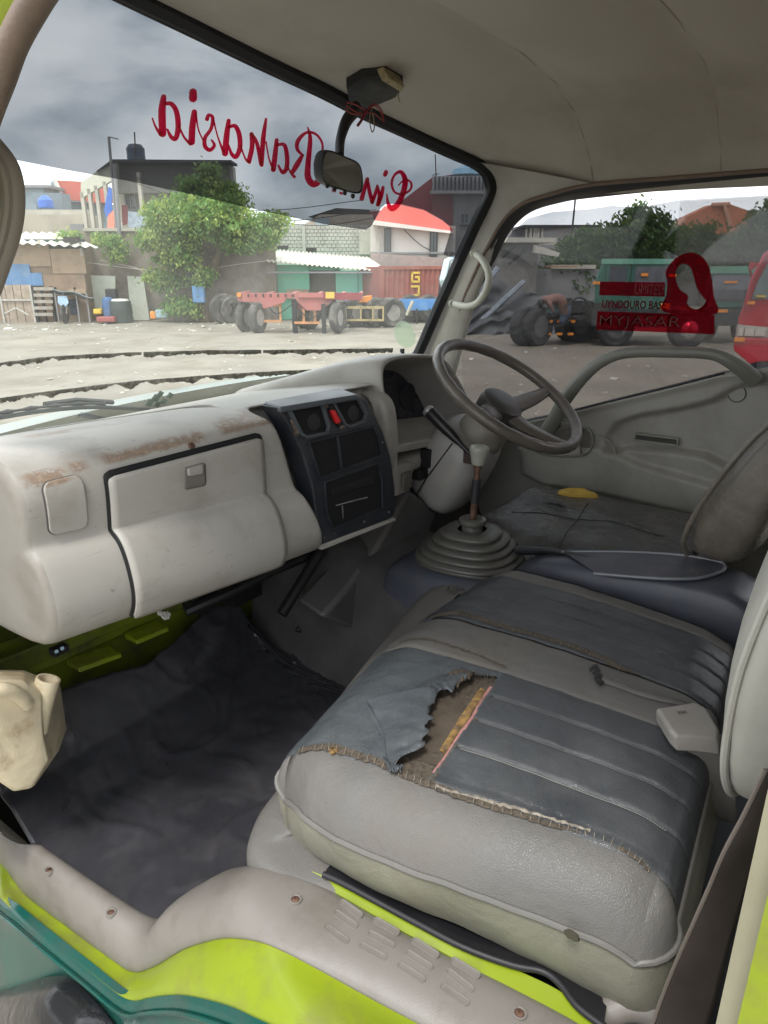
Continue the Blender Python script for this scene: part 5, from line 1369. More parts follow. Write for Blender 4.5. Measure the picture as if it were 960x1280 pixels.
# opened near seam: dark gap with backing and threads, plus zipped seams
def open_seam(name, line, w0, m_, seed, off=0.0002):
    return strip_uv(name, line, w0, m_, off, 2.2, 0.0008, seed)
near_line = [(372, 921), (400, 928), (440, 940), (480, 956), (520, 975), (560, 990), (600, 1004), (650, 1018), (700, 1032), (745, 1043), (790, 1062), (815, 1077)]
open_seam('open_seam', near_line, lambda t: interp([(0, 4.5), (0.15, 5), (0.35, 4.0), (0.6, 4.2), (0.75, 3), (0.9, 3.2), (1, 1)], t), TORN, 5)
open_seam('seam_backing', [(545, 985), (600, 1001), (650, 1013), (700, 1027), (738, 1038)], 1.7, BACKING, 8, 0.0012)
rnd = random.Random(12)
def threads(name, line, count, ln, m_, th=0.0005, seed=2, cross=True):
    rnd = random.Random(seed); pts = smooth_path([Vector((*q, 0)) for q in line], 30); mb = MB()
    for k in range(count):
        i = rnd.randrange(1, len(pts) - 1) if not cross else int((k + 0.5) * (len(pts) - 1) / count)
        p = pts[i]; t = (pts[min(i + 1, len(pts) - 1)] - pts[i - 1]).normalized(); n_ = Vector((-t.y, t.x, 0))
        l = ln * (0.6 + 0.8 * rnd.random())
        a = p - n_ * l / 2 + t * rnd.uniform(-1, 1); b = p + n_ * l / 2 + t * rnd.uniform(-1.5, 1.5); c = (a + b) / 2 + t * rnd.uniform(-1, 1)
        q = []
        for w_, o_ in ((a, 0.0015), (c, 0.003), (b, 0.0015)):
            uu, vv = to_uv(w_.x, w_.y); q.append(spt(uu, vv, (), o_))
        mb.tube(smooth_path(q, 3), th, 4, cap=False)
    return tag(mb.build(name, m_, seat), kind='stuff')
threads('loose_threads', near_line, 46, 8, BACKING, 0.00045, 3)
threads('loose_threads', [(545, 858), (575, 852), (600, 853), (620, 862)], 18, 7, TORN, 0.0006, 4)
mb = MB(); q = to_uv(417, 936); p = spt(q[0], q[1], (), 0.001)
for k in range(5): mb.lathe([(0.004, -0.002), (0.0045, 0.001), (0.002, 0.003)], p + Vector((rnd.uniform(-.004, .004), rnd.uniform(-.004, .004), 0)), n=7)
mb.build('foam_crumb', YFOAM, seat)
mid_line = [(539, 766), (580, 773), (620, 787), (660, 800), (700, 812), (740, 826), (775, 843), (800, 852)]
strip_uv('stretched_seam', mid_line, lambda t: 3.2 * (1 - max(0, (t - 0.8) * 5)) + 0.3, TORN, 0.0022, 1.0, 0.0006, 6)
threads('seam_stitches', mid_line[:-1], 70, 6.5, mat('dark_seam_thread', (0.16, 0.14, 0.11), 0.9), 0.0006, 7)
strip_uv('seam_line', [(499, 797), (540, 806), (590, 824), (632, 843)], 1.0, TORN, 0.0012, 1.6, 0.0005, 9)
# split near the middle panel with a puckered fold
strip_uv('small_split', [(742, 842), (746, 850), (745, 858), (752, 864)], 3.2, BLACK, 0.003, 3.0, 0.0005, 14)
threads('split_threads', [(740, 842), (746, 852), (752, 864)], 14, 9, BLACK, 0.0006, 15)
strip_uv('pucker_fold', [(752, 858), (780, 868), (815, 878), (850, 884), (878, 886)], lambda t: 3.5 * (1 - t * 0.5), GREYL, 0.001, 0, 0.006, 1)
# stitched quilting lines
def stitch(u, v0, v1, n, m_=THREAD, off=0.0012, r=0.00055, lst=()):
    mb = MB()
    for k in range(n):
        a = lerp(v0, v1, k / n); b = lerp(v0, v1, (k + 0.62) / n)
        p, q = spt(u, a, lst, off), spt(u, b, lst, off)
        mb.tube([p, (p + q) / 2 + Vector((0, 0, 0.0006)), q], r, 4, cap=False)
    return tag(mb.build('quilt_stitching', m_, seat), kind='stuff')
for u in quilts['near']: stitch(u, vsplit(u) + 0.01, 0.99, 90, lst=quilts['near'])
for u in quilts['far']: stitch(u, 0.0, 0.99, 110, mat('dull_stitch_thread', (0.20, 0.21, 0.21), 0.8), lst=quilts['far'], r=0.00045)
# torn flap of leather lifting at the front edge of the hole
def flap(name, base, tip_, lift, seed, m_=BLUEL2, n=60, mrow=18):
    rnd = random.Random(seed); V = []
    B = smooth_path([Vector((*q, 0)) for q in base], 40); T_ = smooth_path([Vector((*q, 0)) for q in tip_], 40)
    k = min(len(B), len(T_)); 
    B = [B[int(i * (len(B) - 1) / (n - 1))] for i in range(n)]; T_ = [T_[int(i * (len(T_) - 1) / (n - 1))] for i in range(n)]
    for i in range(n):
        jg = 1 + 0.42 * noise.noise(Vector((i * 0.11, seed, 0))) + 0.06 * noise.noise(Vector((i * 0.4, seed, 2))) + 0.03 * noise.noise(Vector((i * 1.3, seed, 2)))
        for j in range(mrow):
            t = j / (mrow - 1) * (jg if j == mrow - 1 else 1)
            q = B[i].lerp(T_[i], t); uu, vv = to_uv(q.x, q.y)
            h = lift * sin(min(1, t) * pi * 0.62) + 0.0016 + 0.0030 * noise.noise(Vector((i * 0.16, j * 0.12, seed))) * t * 2
            V.append(spt(uu, vv, (), h))
    F = [(i * mrow + j, (i + 1) * mrow + j, (i + 1) * mrow + j + 1, i * mrow + j + 1) for i in range(n - 1) for j in range(mrow - 1)]
    return mk(name, V, F, m_, seat, auto=False, solid=0.0012)
flap('torn_flap', [(458, 878), (470, 900), (480, 925), (484, 950), (490, 965)], [(540, 872), (541, 905), (531, 926), (522, 948), (505, 953)], 0.011, 3)
flap('torn_flap', [(517, 866), (534, 858), (556, 852), (578, 848)], [(536, 876), (545, 880), (562, 874), (584, 862)], 0.010, 5)
flap('torn_flap', [(478, 948), (484, 952), (492, 956), (500, 960)], [(486, 968), (494, 970), (500, 968), (504, 964)], 0.006, 7)
flap('torn_flap', [(560, 850), (575, 846), (592, 850)], [(562, 872), (575, 868), (590, 858)], 0.008, 9, FOAM)
# creases that fan from the tear
for k, line in enumerate(([(458, 882), (472, 905), (484, 928), (490, 948)], [(500, 868), (510, 880), (520, 892)])):
    strip_uv('crease', line, lambda t: 3.2 * sin(pi * min(0.97, max(0.03, t))), BLUEL2, 0.0, 0, 0.004, 1)
# repaired dark patch on the side wall
mb = MB(); c = P(716, 1166, 'x', 0.607)
pts_ = []
for k in range(16):
    a = 2 * pi * k / 16; r_ = 0.0075 * (1 + 0.35 * noise.noise(Vector((k * 1.3, 0, 0))))
    pts_.append((r_ * cos(a) * 1.2, r_ * sin(a) * 0.8))
mb.prism(pts_, c + Vector((-0.002, 0, 0)), (0, 1, 0), (0, 0, 1), (-1, 0, 0), 0.003)
mb.build('side_tear', mat('olive_black_stain', (0.06, 0.055, 0.035), 0.9), seat)
# front skirt / lower cushion below the seat top
CC = smooth_path([Vector(q) for q in ((0.600, 0.40, 1.365), (0.565, 0.49, 1.368), (0.535, 0.575, 1.37), (0.545, 0.645, 1.375), (0.60, 0.685, 1.38), (0.68, 0.705, 1.385), (0.78, 0.73, 1.40), (0.90, 0.757, 1.415), (1.05, 0.785, 1.43), (1.18, 0.81, 1.44), (1.28, 0.82, 1.45), (1.36, 0.80, 1.455), (1.38, 0.70, 1.45))], 5)
sk = []
for i, p in enumerate(CC):
    t = (CC[min(i + 1, len(CC) - 1)] - CC[max(i - 1, 0)]); t.z = 0; t.normalize(); o_ = Vector((-t.y, t.x, 0))
    if o_.y < 0 and abs(t.x) > .5: o_ = -o_
    rise = min(0.035, max(0.0, (p.x - 0.6) * 0.06 + 0.012))
    sk.append([p - o_ * 0.10 + Vector((0, 0, rise)), p - o_ * 0.05 + Vector((0, 0, rise)), p - o_ * 0.02 + Vector((0, 0, rise * 0.7)), p, p + o_ * 0.004 + Vector((0, 0, -0.03)), p - o_ * 0.004 + Vector((0, 0, -0.075)), p - o_ * 0.02 + Vector((0, 0, -0.14)), p - o_ * 0.03 + Vector((0, 0, -0.25))])
wrap = [sk[0]]
V, F = loft(sk)
mk('front_skirt', V, F, GREYL, seat, sub=1, auto=False)
mb = MB(); mb.tube([lerp(s[4], s[5], 0.4) for s in sk], 0.0028, 6); mb.build('skirt_piping', BLACK, seat)
# ---------------- passenger backrest
secs = []
for z, hw, yf, th in ((1.595, 0.20, 0.055, 0.03), (1.605, 0.28, 0.072, 0.06), (1.63, 0.335, 0.088, 0.09), (1.69, 0.37, 0.100, 0.105), (1.78, 0.385, 0.102, 0.11), (1.85, 0.39, 0.096, 0.11), (1.95, 0.385, 0.078, 0.11), (2.05, 0.37, 0.05, 0.11), (2.10, 0.33, 0.03, 0.08), (2.12, 0.25, 0.02, 0.04)):
    s = []
    for q in lin(0, 2 * pi, 49)[:-1]:
        cx, sy_ = cos(q), sin(q); k = 3.4 if sy_ > 0 else 4
        rr = (abs(cx) ** k + abs(sy_) ** k) ** (-1 / k)
        s.append(Vector((1.085 + hw * cx * rr, yf - th / 2 + th / 2 * sy_ * rr - 0.012 * (1 - abs(cx)) * 0, z)))
    secs.append(s)
V, F = loft(secs, closed=True, caps=True)
CLOTH = mat('pale_grey_seat_cloth', (0.36, 0.355, 0.315), 0.85, var=0.06, vscale=8, bump=0.5, bscale=700, bdist=0.0006, dirt=(0.2, 0.19, 0.15), dscale=5, damt=0.3)
bk = mk('backrest', V, F, CLOTH, seat, sub=1, auto=False)
ps = []
for z, hw, yf, th in ((1.605, 0.28, 0.072, 0.06), (1.63, 0.335, 0.088, 0.09), (1.69, 0.37, 0.100, 0.105), (1.78, 0.385, 0.102, 0.11), (1.85, 0.39, 0.096, 0.11), (1.95, 0.385, 0.078, 0.11), (2.05, 0.37, 0.05, 0.11)):
    q = radians(152); cx, sy_ = cos(q), sin(q); k = 3.4; rr = (abs(cx) ** k + abs(sy_) ** k) ** (-1 / k)
    ps.append(Vector((1.085 + hw * cx * rr, yf - th / 2 + th / 2 * sy_ * rr, z)))
mb = MB(); mb.tube(smooth_path(ps, 5), 0.0045, 8); mb.build('piping', CLOTH, bk)
# hinge cover between cushion and backrest
hc = thing('hinge_cover', 'grey moulded plastic hinge cover resting on the rear of the torn seat', 'hinge cover')
tp_ = [P(*q) for q in ((820, 884, 'z', 1.592), (868, 876, 'z', 1.592), (882, 882, 'z', 1.592), (900, 912, 'z', 1.585), (898, 925, 'z', 1.580), (868, 921, 'z', 1.585), (845, 920, 'z', 1.585), (836, 910, 'z', 1.590))]
btm = [p + Vector((0.0, -0.004, -0.022)) for p in tp_]
c_ = sum(tp_, Vector()) / len(tp_)
secs = [[lerp(p, c_, 0.5) + Vector((0, 0, 0.001)) for p in tp_], [lerp(p, c_, 0.08) for p in tp_], [p + Vector((0, 0, -0.004)) for p in tp_], [lerp(p, c_, -0.03) for p in btm]]
V, F = loft(secs, closed=True, caps=True)
HG = mat('warm_grey_hinge_plastic', (0.24, 0.225, 0.205), 0.42, var=0.08, vscale=9, bump=0.2, bscale=500, bdist=0.0006, dirt=(0.12, 0.11, 0.1), dscale=9, damt=0.4)
mk('flap_cover', V, F, HG, hc, bevel=0.003, bseg=3)
leg = [[(852, 918), (898, 908), 1.578], [(858, 935), (899, 930), 1.55], [(860, 955), (899, 955), 1.52], [(866, 978), (900, 985), 1.48], [(884, 1000), (902, 1010), 1.44], [(892, 1020), (903, 1025), 1.40]]
secs = []
for a, b, z in leg:
    p, q = P(*a, 'z', z), P(*b, 'z', z); d = Vector((0.0, -0.02, 0.0))
    mid = lerp(p, q, 0.45) + Vector((-0.012, 0.006, 0.006))
    secs.append([p, lerp(p, mid, 0.5) + Vector((-0.005, 0.003, 0.002)), mid, lerp(mid, q, 0.6), q, q + Vector((0.01, -0.03, -0.01)), p + Vector((0.01, -0.03, -0.01))])
V, F = loft(secs, closed=True, caps=True)
mk('cover_leg', V, F, HG, hc, sub=1, auto=False)
mb = MB()
c = P(852, 890, 'z', 1.594); uu = (P(862, 889, 'z', 1.594) - P(842, 891, 'z', 1.594)).normalized(); vv = Vector((-uu.y, uu.x, 0))
for k in range(3): mb.box(c + uu * (k - 1) * 0.0045 + Vector((0, 0, 0.0003)), (0.003, 0.0045, 0.0006), M=Matrix((uu, vv, Vector((0, 0, 1)))).transposed())
mb.build('embossed_mark', mat('faint_dark_mark', (0.10, 0.095, 0.09), 0.6), hc)
# ---------------- seat belt
sb = thing('seat_belt', 'dark brown seat belt webbing running down beside the passenger seat', 'seat belt')
bl = [((957, 962), (1010, 940), 0.50), ((930, 1018), (975, 1000), 0.50), ((905, 1065), (958, 1045), 0.50), ((886, 1110), (942, 1085), 0.51), ((864, 1160), (925, 1140), 0.52), ((842, 1210), (908, 1200), 0.53), ((822, 1262), (892, 1262), 0.54), ((800, 1330), (870, 1330), 0.55)]
A_ = smooth_path([P(*a, 'x', x) for a, b, x in bl], 5); B_ = smooth_path([P(*b, 'x', x + 0.01) for a, b, x in bl], 5)
secs = [[a, a.lerp(b, .1) + Vector((-0.0015, 0, 0)), a.lerp(b, .5) + Vector((0.002, 0, 0)), a.lerp(b, .9) + Vector((-0.001, 0, 0)), b] for a, b in zip(A_, B_)]
V, F = loft(secs)
mk('webbing', V, F, BELT, sb, solid=0.0016, auto=False)
mb = MB(); mb.tube(A_, 0.0017, 6); mb.build('woven_edge', mat('pale_belt_edge', (0.13, 0.11, 0.095), 0.7), sb)
mb = MB(); p = P(806, 1275, 'z', 1.36)
mb.tube(smooth_path([p + Vector((-0.03, 0.05, -0.01)), p + Vector((0, 0.02, 0.01)), p + Vector((0.012, -0.02, 0.008)), p + Vector((0.02, -0.06, -0.02))], 5), [0.012, 0.014, 0.016, 0.018, 0.019, 0.02, 0.02, 0.02, 0.02, 0.02, 0.019, 0.018, 0.017, 0.016, 0.015, 0.014], 12)
mb.build('anchor_cover', TRIM, sb)
mb = MB()
mb.tube([P(*q, 'z', 1.335) for q in ((850, 1040), (857, 1060), (868, 1070), (885, 1066), (902, 1050), (905, 1036))], 0.0012, 6); mb.build('dropped_wire_loop', BLACK, cab)
mb = MB(); mb.box(P(866, 1083, 'z', 1.345), (0.02, 0.012, 0.012)); mb.lathe([(0.004, 0), (0.004, 0.004), (0.002, 0.007)], P(864, 1052, 'z', 1.34), n=8); mb.build('floor_bolt', STEEL, cab, bevel=0.001)
# chipped paint on the rear pillar
mb = MB(); cpt = P(955, 1063, 'y', 0.020)
pl = [(-0.006, 0.010), (0.003, 0.012), (0.010, 0.008), (0.010, -0.012), (0.004, -0.014), (-0.001, -0.007), (-0.005, -0.001)]
mb.prism([(x, z) for x, z in pl], cpt, (1, 0, 0), (0, 0, 1), (0, 1, 0), 0.0012); ch_ = mb.build('chipped_patch', mat('orange_primer', (0.55, 0.16, 0.06), 0.8, var=0.3, vscale=200), cab, smooth=False)
mb = MB(); mb.prism([(x * .6 + .001, z * .75 - .002) for x, z in pl], cpt + Vector((0, 0.0012, 0)), (1, 0, 0), (0, 0, 1), (0, 1, 0), 0.0008); mb.build('bare_filler', mat('white_filler', (0.7, 0.62, 0.55), 0.8, var=0.2, vscale=150), ch_, smooth=False)
# ================================================================ DRIVER SEAT
ds = thing('driver_seat', 'black creased leather driver seat beyond the gear lever', 'seat')
def dseat(u, v):
    x = lerp(1.50, 1.965, u); y = lerp(0.86, 0.30, v)
    xo = (abs(2 * u - 1)) ** 6; yo = max(0, (0.10 - v) / 0.10) ** 2
    z = 1.575 - 0.045 * xo - 0.055 * yo + 0.010 * noise.noise(Vector((x * 9, y * 9, 4))) + 0.004 * abs(noise.noise(Vector((x * 22, y * 16, 1))))
    return Vector((x, y, z))
us = lin(0, 1, 50); vs_ = lin(0, 1, 50)
V, F = grid(dseat, us, vs_)
k0 = len(V); border = [i * 50 for i in range(50)] + [49 * 50 + j for j in range(1, 50)] + [i * 50 + 49 for i in range(48, -1, -1)] + [j for j in range(48, 0, -1)]
nb = len(border)
for lv, (dz, sc__) in enumerate(((-0.03, 1.03), (-0.10, 1.02), (-0.18, 0.98))):
    for i in border:
        p = V[i]; V.append(Vector((1.72 + (p.x - 1.72) * sc__, 0.58 + (p.y - 0.58) * sc__, p.z + dz)))
for lv in range(3):
    for q in range(nb):
        a = border[q] if lv == 0 else k0 + (lv - 1) * nb + q; b = border[(q + 1) % nb] if lv == 0 else k0 + (lv - 1) * nb + (q + 1) % nb
        F.append((a, b, k0 + lv * nb + (q + 1) % nb, k0 + lv * nb + q))
mk('seat_cushion', V, F, DRVL, ds, auto=False)
mb = MB()
sp = smooth_path([P(*q, 'z', 1.565) for q in ((668, 624), (700, 626), (740, 634), (790, 645), (850, 655))], 8)
mb.tube([p + Vector((0, 0, 0.004 + 0.003 * noise.noise(p * 30))) for p in sp], 0.0045, 8); mb.build('piping', DRVL, ds)
for k, ln_ in enumerate(([(650, 622), (680, 620), (705, 622)], [(664, 628), (690, 624), (712, 630)], [(655, 634), (690, 630), (728, 640), (745, 636)])):
    sp = smooth_path([P(*q, 'z', 1.572) for q in ln_], 8)
    mb = MB(); mb.tube([p + Vector((0, 0, 0.008 * noise.noise(p * 40))) for p in sp], 0.004 + 0.002 * k % 2, 6, flat=0.5); mb.build('torn_edge', BACKING if k < 2 else DRVL, ds)
# cushion seam lines
for ln_ in ([(735, 630), (720, 650), (700, 672)], [(640, 640), (700, 644), (740, 650), (830, 668)]):
    mb = MB(); sp = smooth_path([P(*q, 'z', 1.577) for q in ln_], 10); mb.tube([Vector((p.x, p.y, dseat((p.x - 1.50) / 0.465, (0.86 - p.y) / 0.56).z + 0.0005)) for p in sp], 0.0016, 6); mb.build('seam', BLACK, ds)
c = P(722, 621, 'z', 1.570)
mb = MB(); V = []
for i in range(13):
    for j in range(24):
        a = pi / 2 * i / 12; b = 2 * pi * j / 24; r_ = 1 + 0.22 * noise.noise(Vector((cos(b) * 2 + 3, sin(b) * 2, i * 0.3)))
        V.append(c + Vector((0.024 * r_ * cos(a) * cos(b) - 0.012 * sin(b) * cos(a), 0.058 * r_ * cos(a) * sin(b), 0.024 * r_ * sin(a))))
F = [(i * 24 + j, i * 24 + (j + 1) % 24, (i + 1) * 24 + (j + 1) % 24, (i + 1) * 24 + j) for i in range(12) for j in range(24)]
mk('yellow_foam', V, F, mat('bright_yellow_foam', (0.45, 0.29, 0.05), 0.85, var=0.15, vscale=50, bump=0.5, bscale=200), ds)
# backrest
secs = []
BZ = ((1.585, 0.17, 0.250, 0.06), (1.60, 0.215, 0.247, 0.12), (1.64, 0.24, 0.240, 0.15), (1.70, 0.255, 0.222, 0.155), (1.78, 0.26, 0.192, 0.15), (1.86, 0.26, 0.155, 0.14), (1.92, 0.255, 0.118, 0.13), (1.98, 0.235, 0.075, 0.11), (2.01, 0.20, 0.05, 0.07))
for z, hw, yc, th in BZ:
    s = []
    for q in lin(0, 2 * pi, 57)[:-1]:
        cx, sy_ = cos(q), sin(q); k = 4.0
        rr = (abs(cx) ** k + abs(sy_) ** k) ** (-1 / k)
        p = Vector((1.735 + hw * cx * rr, yc + th / 2 * sy_ * rr, z))
        p.y += 0.008 * noise.noise(Vector((p.x * 10, z * 10, 3))) + 0.005 * noise.noise(Vector((p.x * 25, z * 25, 3)))
        s.append(p)
    secs.append(s)
V, F = loft(secs, closed=True, caps=True)
mk('backrest', V, F, DRVS, ds, sub=1, auto=False)
pp = smooth_path([Vector((1.735 - hw * 0.955, yc + th * 0.455, z)) for z, hw, yc, th in BZ[1:-1]], 6)
mb = MB(); mb.tube([p + Vector((0, 0, 0.001)) for p in pp], 0.006, 8); mb.build('backrest_piping', DRVS, ds)
mb = MB(); mb.box((1.99, 0.27, 1.55), (0.02, 0.10, 0.07)); mb.build('recliner_cover', CONS, ds, bevel=0.01)
# ================================================================ DRIVER DOOR
dd = thing('driver_door', 'grey moulded driver door with curved pull bar and smoked window', 'door')
DX = 2.105
sill_px = [(520, 560), (560, 548), (620, 533), (700, 517), (760, 502), (830, 485), (905, 466), (935, 464), (960, 459), (1040, 445)]
sl3 = [P(x, y, 'x', DX) for x, y in sill_px]
stab = sorted([(p.y, p.z) for p in sl3])
def sillz(y): return interp(stab, y)
def yz(px, py): p = P(px, py, 'x', DX); return (p.y, p.z)
scoop = [yz(*q) for q in ((757, 566), (757, 545), (770, 528), (800, 518), (850, 510), (890, 500), (915, 485), (945, 475), (1000, 470), (1000, 560), (915, 590), (880, 572), (840, 566), (790, 562), (765, 568))]
lowb = [yz(*q) for q in ((650, 560), (665, 548), (757, 560), (800, 580), (905, 610), (1000, 625), (1000, 700), (860, 640), (760, 618), (680, 605), (655, 592))]
def sdist(y, z, poly):
    d = 9; n = len(poly)
    for i in range(n):
        (x1, y1), (x2, y2) = poly[i], poly[i - 1]
        ex, ey = x2 - x1, y2 - y1; t = max(0, min(1, ((y - x1) * ex + (z - y1) * ey) / (ex * ex + ey * ey + 1e-12)))
        d = min(d, sqrt((y - x1 - ex * t) ** 2 + (z - y1 - ey * t) ** 2))
    return -d if inpoly(y, z, poly) else d
def sstep(a, b, x):
    t = max(0, min(1, (x - a) / (b - a))); return t * t * (3 - 2 * t)
def dpan(y, t):
    zt_ = sillz(y); z = lerp(1.15, zt_, t)
    x = DX
    d = sdist(y, z, scoop)
    x += 0.026 * sstep(0.006, -0.014, d)
    d2 = sdist(y, z, lowb)
    x -= 0.016 * sstep(0.010, -0.010, d2)
    x -= 0.010 * sstep(0.03, 0.0, zt_ - z) - 0.012 * sstep(0.006, 0.0, zt_ - z)
    return Vector((x, y, z))
V, F = grid(dpan, lin(0.0, 1.36, 150), lin(0, 1, 120))
mk('door_panel', V, F, DOORG, dd, auto=False)
# top ledge behind the panel out to the glass
secs = [[Vector((DX + 0.001, y, z - 0.004)), Vector((DX + 0.02, y, z + 0.003)), Vector((DX + 0.05, y, z - 0.01))] for y, z in stab]
V, F = loft(secs); mk('window_ledge', V, F, RUBBER, dd)
mb = MB(); mb.tube(smooth_path([P(x, y, 'x', DX - 0.002) for x, y in ((640, 531), (706, 516), (770, 500), (840, 483), (906, 466))], 5), 0.0045, 8); mb.build('glass_seal', RUBBER, dd)
# pull bar
bar = smooth_path([P(680, 545, 'x', 2.09), P(694, 522, 'x', 2.07), P(706, 500, 'x', 2.055), P(728, 472, 'x', 2.05), P(752, 452, 'x', 2.05), P(784, 441, 'x', 2.05), P(840, 440, 'x', 2.05), P(885, 442, 'x', 2.055), P(907, 449, 'x', 2.06), P(928, 462, 'x', 2.075), P(945, 476, 'x', 2.095)], 7)
nb_ = len(bar)
mb = MB(); mb.tube(bar, [interp([(0, 0.024), (0.25, 0.0205), (0.45, 0.0155), (0.75, 0.0155), (0.9, 0.020), (1, 0.023)], i / (nb_ - 1)) for i in range(nb_)], 16, flat=0.75, upv=(1, 0, 0))
mb.build('pull_bar', DOORL, dd)
# plug, slot, inner handle
pl_ = P(919, 494, 'x', DX)
for r0, r1, h, m_ in ((0.0235, 0.0205, 0.0012, BLACK), (0.0205, 0.001, 0.0022, DOORG)):
    mb = MB(); mb.lathe([(r0, 0), (r0, h), (r1, h)], Vector((dpan(pl_.y, 0.9).x - 0.001, pl_.y, pl_.z)), M=Matrix.Rotation(radians(-90), 3, 'Y'), n=28); mb.build('screw_plug', m_, dd)
a = P(822, 548, 'x', DX + 0.02)
dsl = (P(850, 552, 'x', DX + .02) - P(795, 545, 'x', DX + .02)).normalized(); dn_ = Vector((1, 0, 0)).cross(dsl)
Msl = Matrix((dsl, Vector((1, 0, 0)), dn_)).transposed()
mb = MB()
for (cx_s, cz_s, w_, h_) in ((0, 0.009, 0.125, 0.004), (0, -0.009, 0.125, 0.004), (0.061, 0, 0.004, 0.018), (-0.061, 0, 0.004, 0.018)):
    mb.box(a + dsl * cx_s + dn_ * cz_s + Vector((-0.014, 0, 0)), (w_, 0.012, h_), M=Msl)
mb.build('slot_frame', DOORG, dd, bevel=0.0015)
mb = MB(); mb.box(a + Vector((-0.012, 0, 0)), (0.118, 0.008, 0.014), M=Msl); mb.build('slot_mouth', mat('slot_grey', (0.05, 0.05, 0.045), 0.8), dd)
hx = DX - 0.016
def frame_loop(pts, wd, m_, nm, par, x=hx, r=0.004):
    sp = smooth_path([P(px, py, 'x', x) for px, py in pts], 5, True)
    mb = MB(); mb.tube(sp, r, 8, closed=True); return mb.build(nm, m_, par)
frame_loop([(672, 545), (690, 537), (725, 534), (738, 540), (740, 555), (732, 568), (705, 570), (675, 566), (668, 556)], 0, DOORL, 'handle_bezel', dd)
ctr_ = [P(px, py, 'x', hx + 0.003) for px, py in ((672, 545), (690, 537), (725, 534), (738, 540), (740, 555), (732, 568), (705, 570), (675, 566), (668, 556))]
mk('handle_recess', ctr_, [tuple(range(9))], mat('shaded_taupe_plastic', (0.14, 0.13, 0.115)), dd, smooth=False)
mb = MB(); mb.tube(smooth_path([P(724, 566, 'x', hx - .01), P(722, 552, 'x', hx - .014), P(718, 540, 'x', hx - .012), P(728, 538, 'x', hx - .008)], 4), 0.008, 10); mb.build('door_handle', DOORG, dd)
frame_loop([(655, 552), (662, 545), (700, 528), (757, 548), (770, 575), (760, 600), (700, 594), (665, 585), (652, 570)], 0, DOORG, 'handle_surround', dd, x=DX - 0.004, r=0.003)
# window glass
gy = lin(0.0, 1.32, 30)
GX = 2.135
wg = [P(x, y, 'x', GX) for x, y in [(540, 520)] + dgo] + [Vector((GX, 0.0, 2.3)), Vector((GX, 0.0, 1.58)), Vector((GX, 1.2, 1.58))]
mk('window_glass', wg, [tuple(range(len(wg)))], SIDEG, dd, smooth=False)
fl_ = [P(x, y, 'x', GX - 0.0025) for x, y in ((545, 485), (566, 436), (598, 352), (640, 290), (660, 273), (690, 265), (740, 261), (765, 257), (790, 259), (815, 256), (850, 250), (900, 247), (960, 244), (1060, 238))]
secs = [[p, Vector((p.x, p.y, lerp(p.z, 1.56, 0.5))), Vector((p.x, p.y, 1.56))] for p in fl_]
V, F = loft(secs); mk('window_film', V, F, SFILM, dd, smooth=False)
# pale layer painting a bright reflection on the glass (right part is hazier from x = 850 onwards)
hz = [P(x, y, 'x', GX - 0.0045) for x, y in ((850, 252), (1040, 240), (1040, 430), (830, 432))]
mk('painted_glass_reflection', hz, [(0, 1, 2, 3)], clear_mat('pale_reflection_layer', (0.86, 0.86, 0.86), gloss=0.02, dust=0.09, dustcol=(0.6, 0.58, 0.55), streak=True), dd, smooth=False)
# red mirrored decal on the glass
DEC = clear_mat('red_window_decal', (0.62, 0.03, 0.06), gloss=0.0, dust=0.16, dustcol=(0.45, 0.02, 0.03))
decal = GX - 0.006
def dpoly(name, pts, off=0.0, m_=None):
    q = [P(x, y, 'x', decal - off) for x, y in pts]
    return mk(name, q, [tuple(range(len(q)))], m_ or DEC, dd, smooth=False)
dpoly('decal_band', [(750, 352), (831, 353), (831, 371), (749, 369)])
dpoly('decal_band', [(747, 389), (893, 394), (893, 418), (745, 412)], 0.0006)
outl = smooth_path([Vector((x, y, 0)) for x, y in ((834, 352), (832, 340), (840, 327), (853, 318), (868, 316), (882, 326), (889, 345), (892, 370), (894, 393), (830, 390), (833, 368))], 5, True)
inl = smooth_path([Vector((x, y, 0)) for x, y in ((845, 350), (845, 338), (852, 330), (862, 333), (867, 345), (872, 362), (884, 380), (872, 388), (858, 384), (860, 370), (850, 362))], 5, True)
V = [P(p.x, p.y, 'x', decal - .0003) for p in outl] + [P(p.x, p.y, 'x', decal - .0003) for p in inl]; n = len(outl)
mk('decal_loop', V, [(i, (i + 1) % n, n + (i + 1) % n, n + i) for i in range(n)], DEC, dd, smooth=False)
def text_mesh(name, s, size, mat_, par, origin, ux, uy, bold=0.0, sx_=1.0, extr=0.0):
    cu = bpy.data.curves.new(name, 'FONT'); cu.body = s; cu.size = size; cu.offset = bold; cu.extrude = extr; cu.resolution_u = 3
    cu.space_character = 1.0
    to = bpy.data.objects.new(name + '_t', cu); COL.objects.link(to)
    dgp = bpy.context.evaluated_depsgraph_get(); dgp.update()
    me = bpy.data.meshes.new_from_object(to.evaluated_get(dgp))
    bpy.data.objects.remove(to)
    ux = Vector(ux).normalized() * sx_; uy = Vector(uy).normalized(); un = ux.cross(uy).normalized()
    for v in me.vertices:
        c = v.co.copy(); v.co = Vector(origin) + ux * c.x + uy * c.y + un * c.z
    me.materials.clear(); me.materials.append(mat_)
    o = bpy.data.objects.new(name, me); return link(o, par)
DECW = clear_mat('pale_outline_lettering', (0.62, 0.30, 0.32), gloss=0.0, dust=0.22, dustcol=(0.6, 0.5, 0.5))
DECR = clear_mat('deep_red_lettering', (0.28, 0.02, 0.035), gloss=0.0, dust=0.2, dustcol=(0.35, 0.01, 0.02))
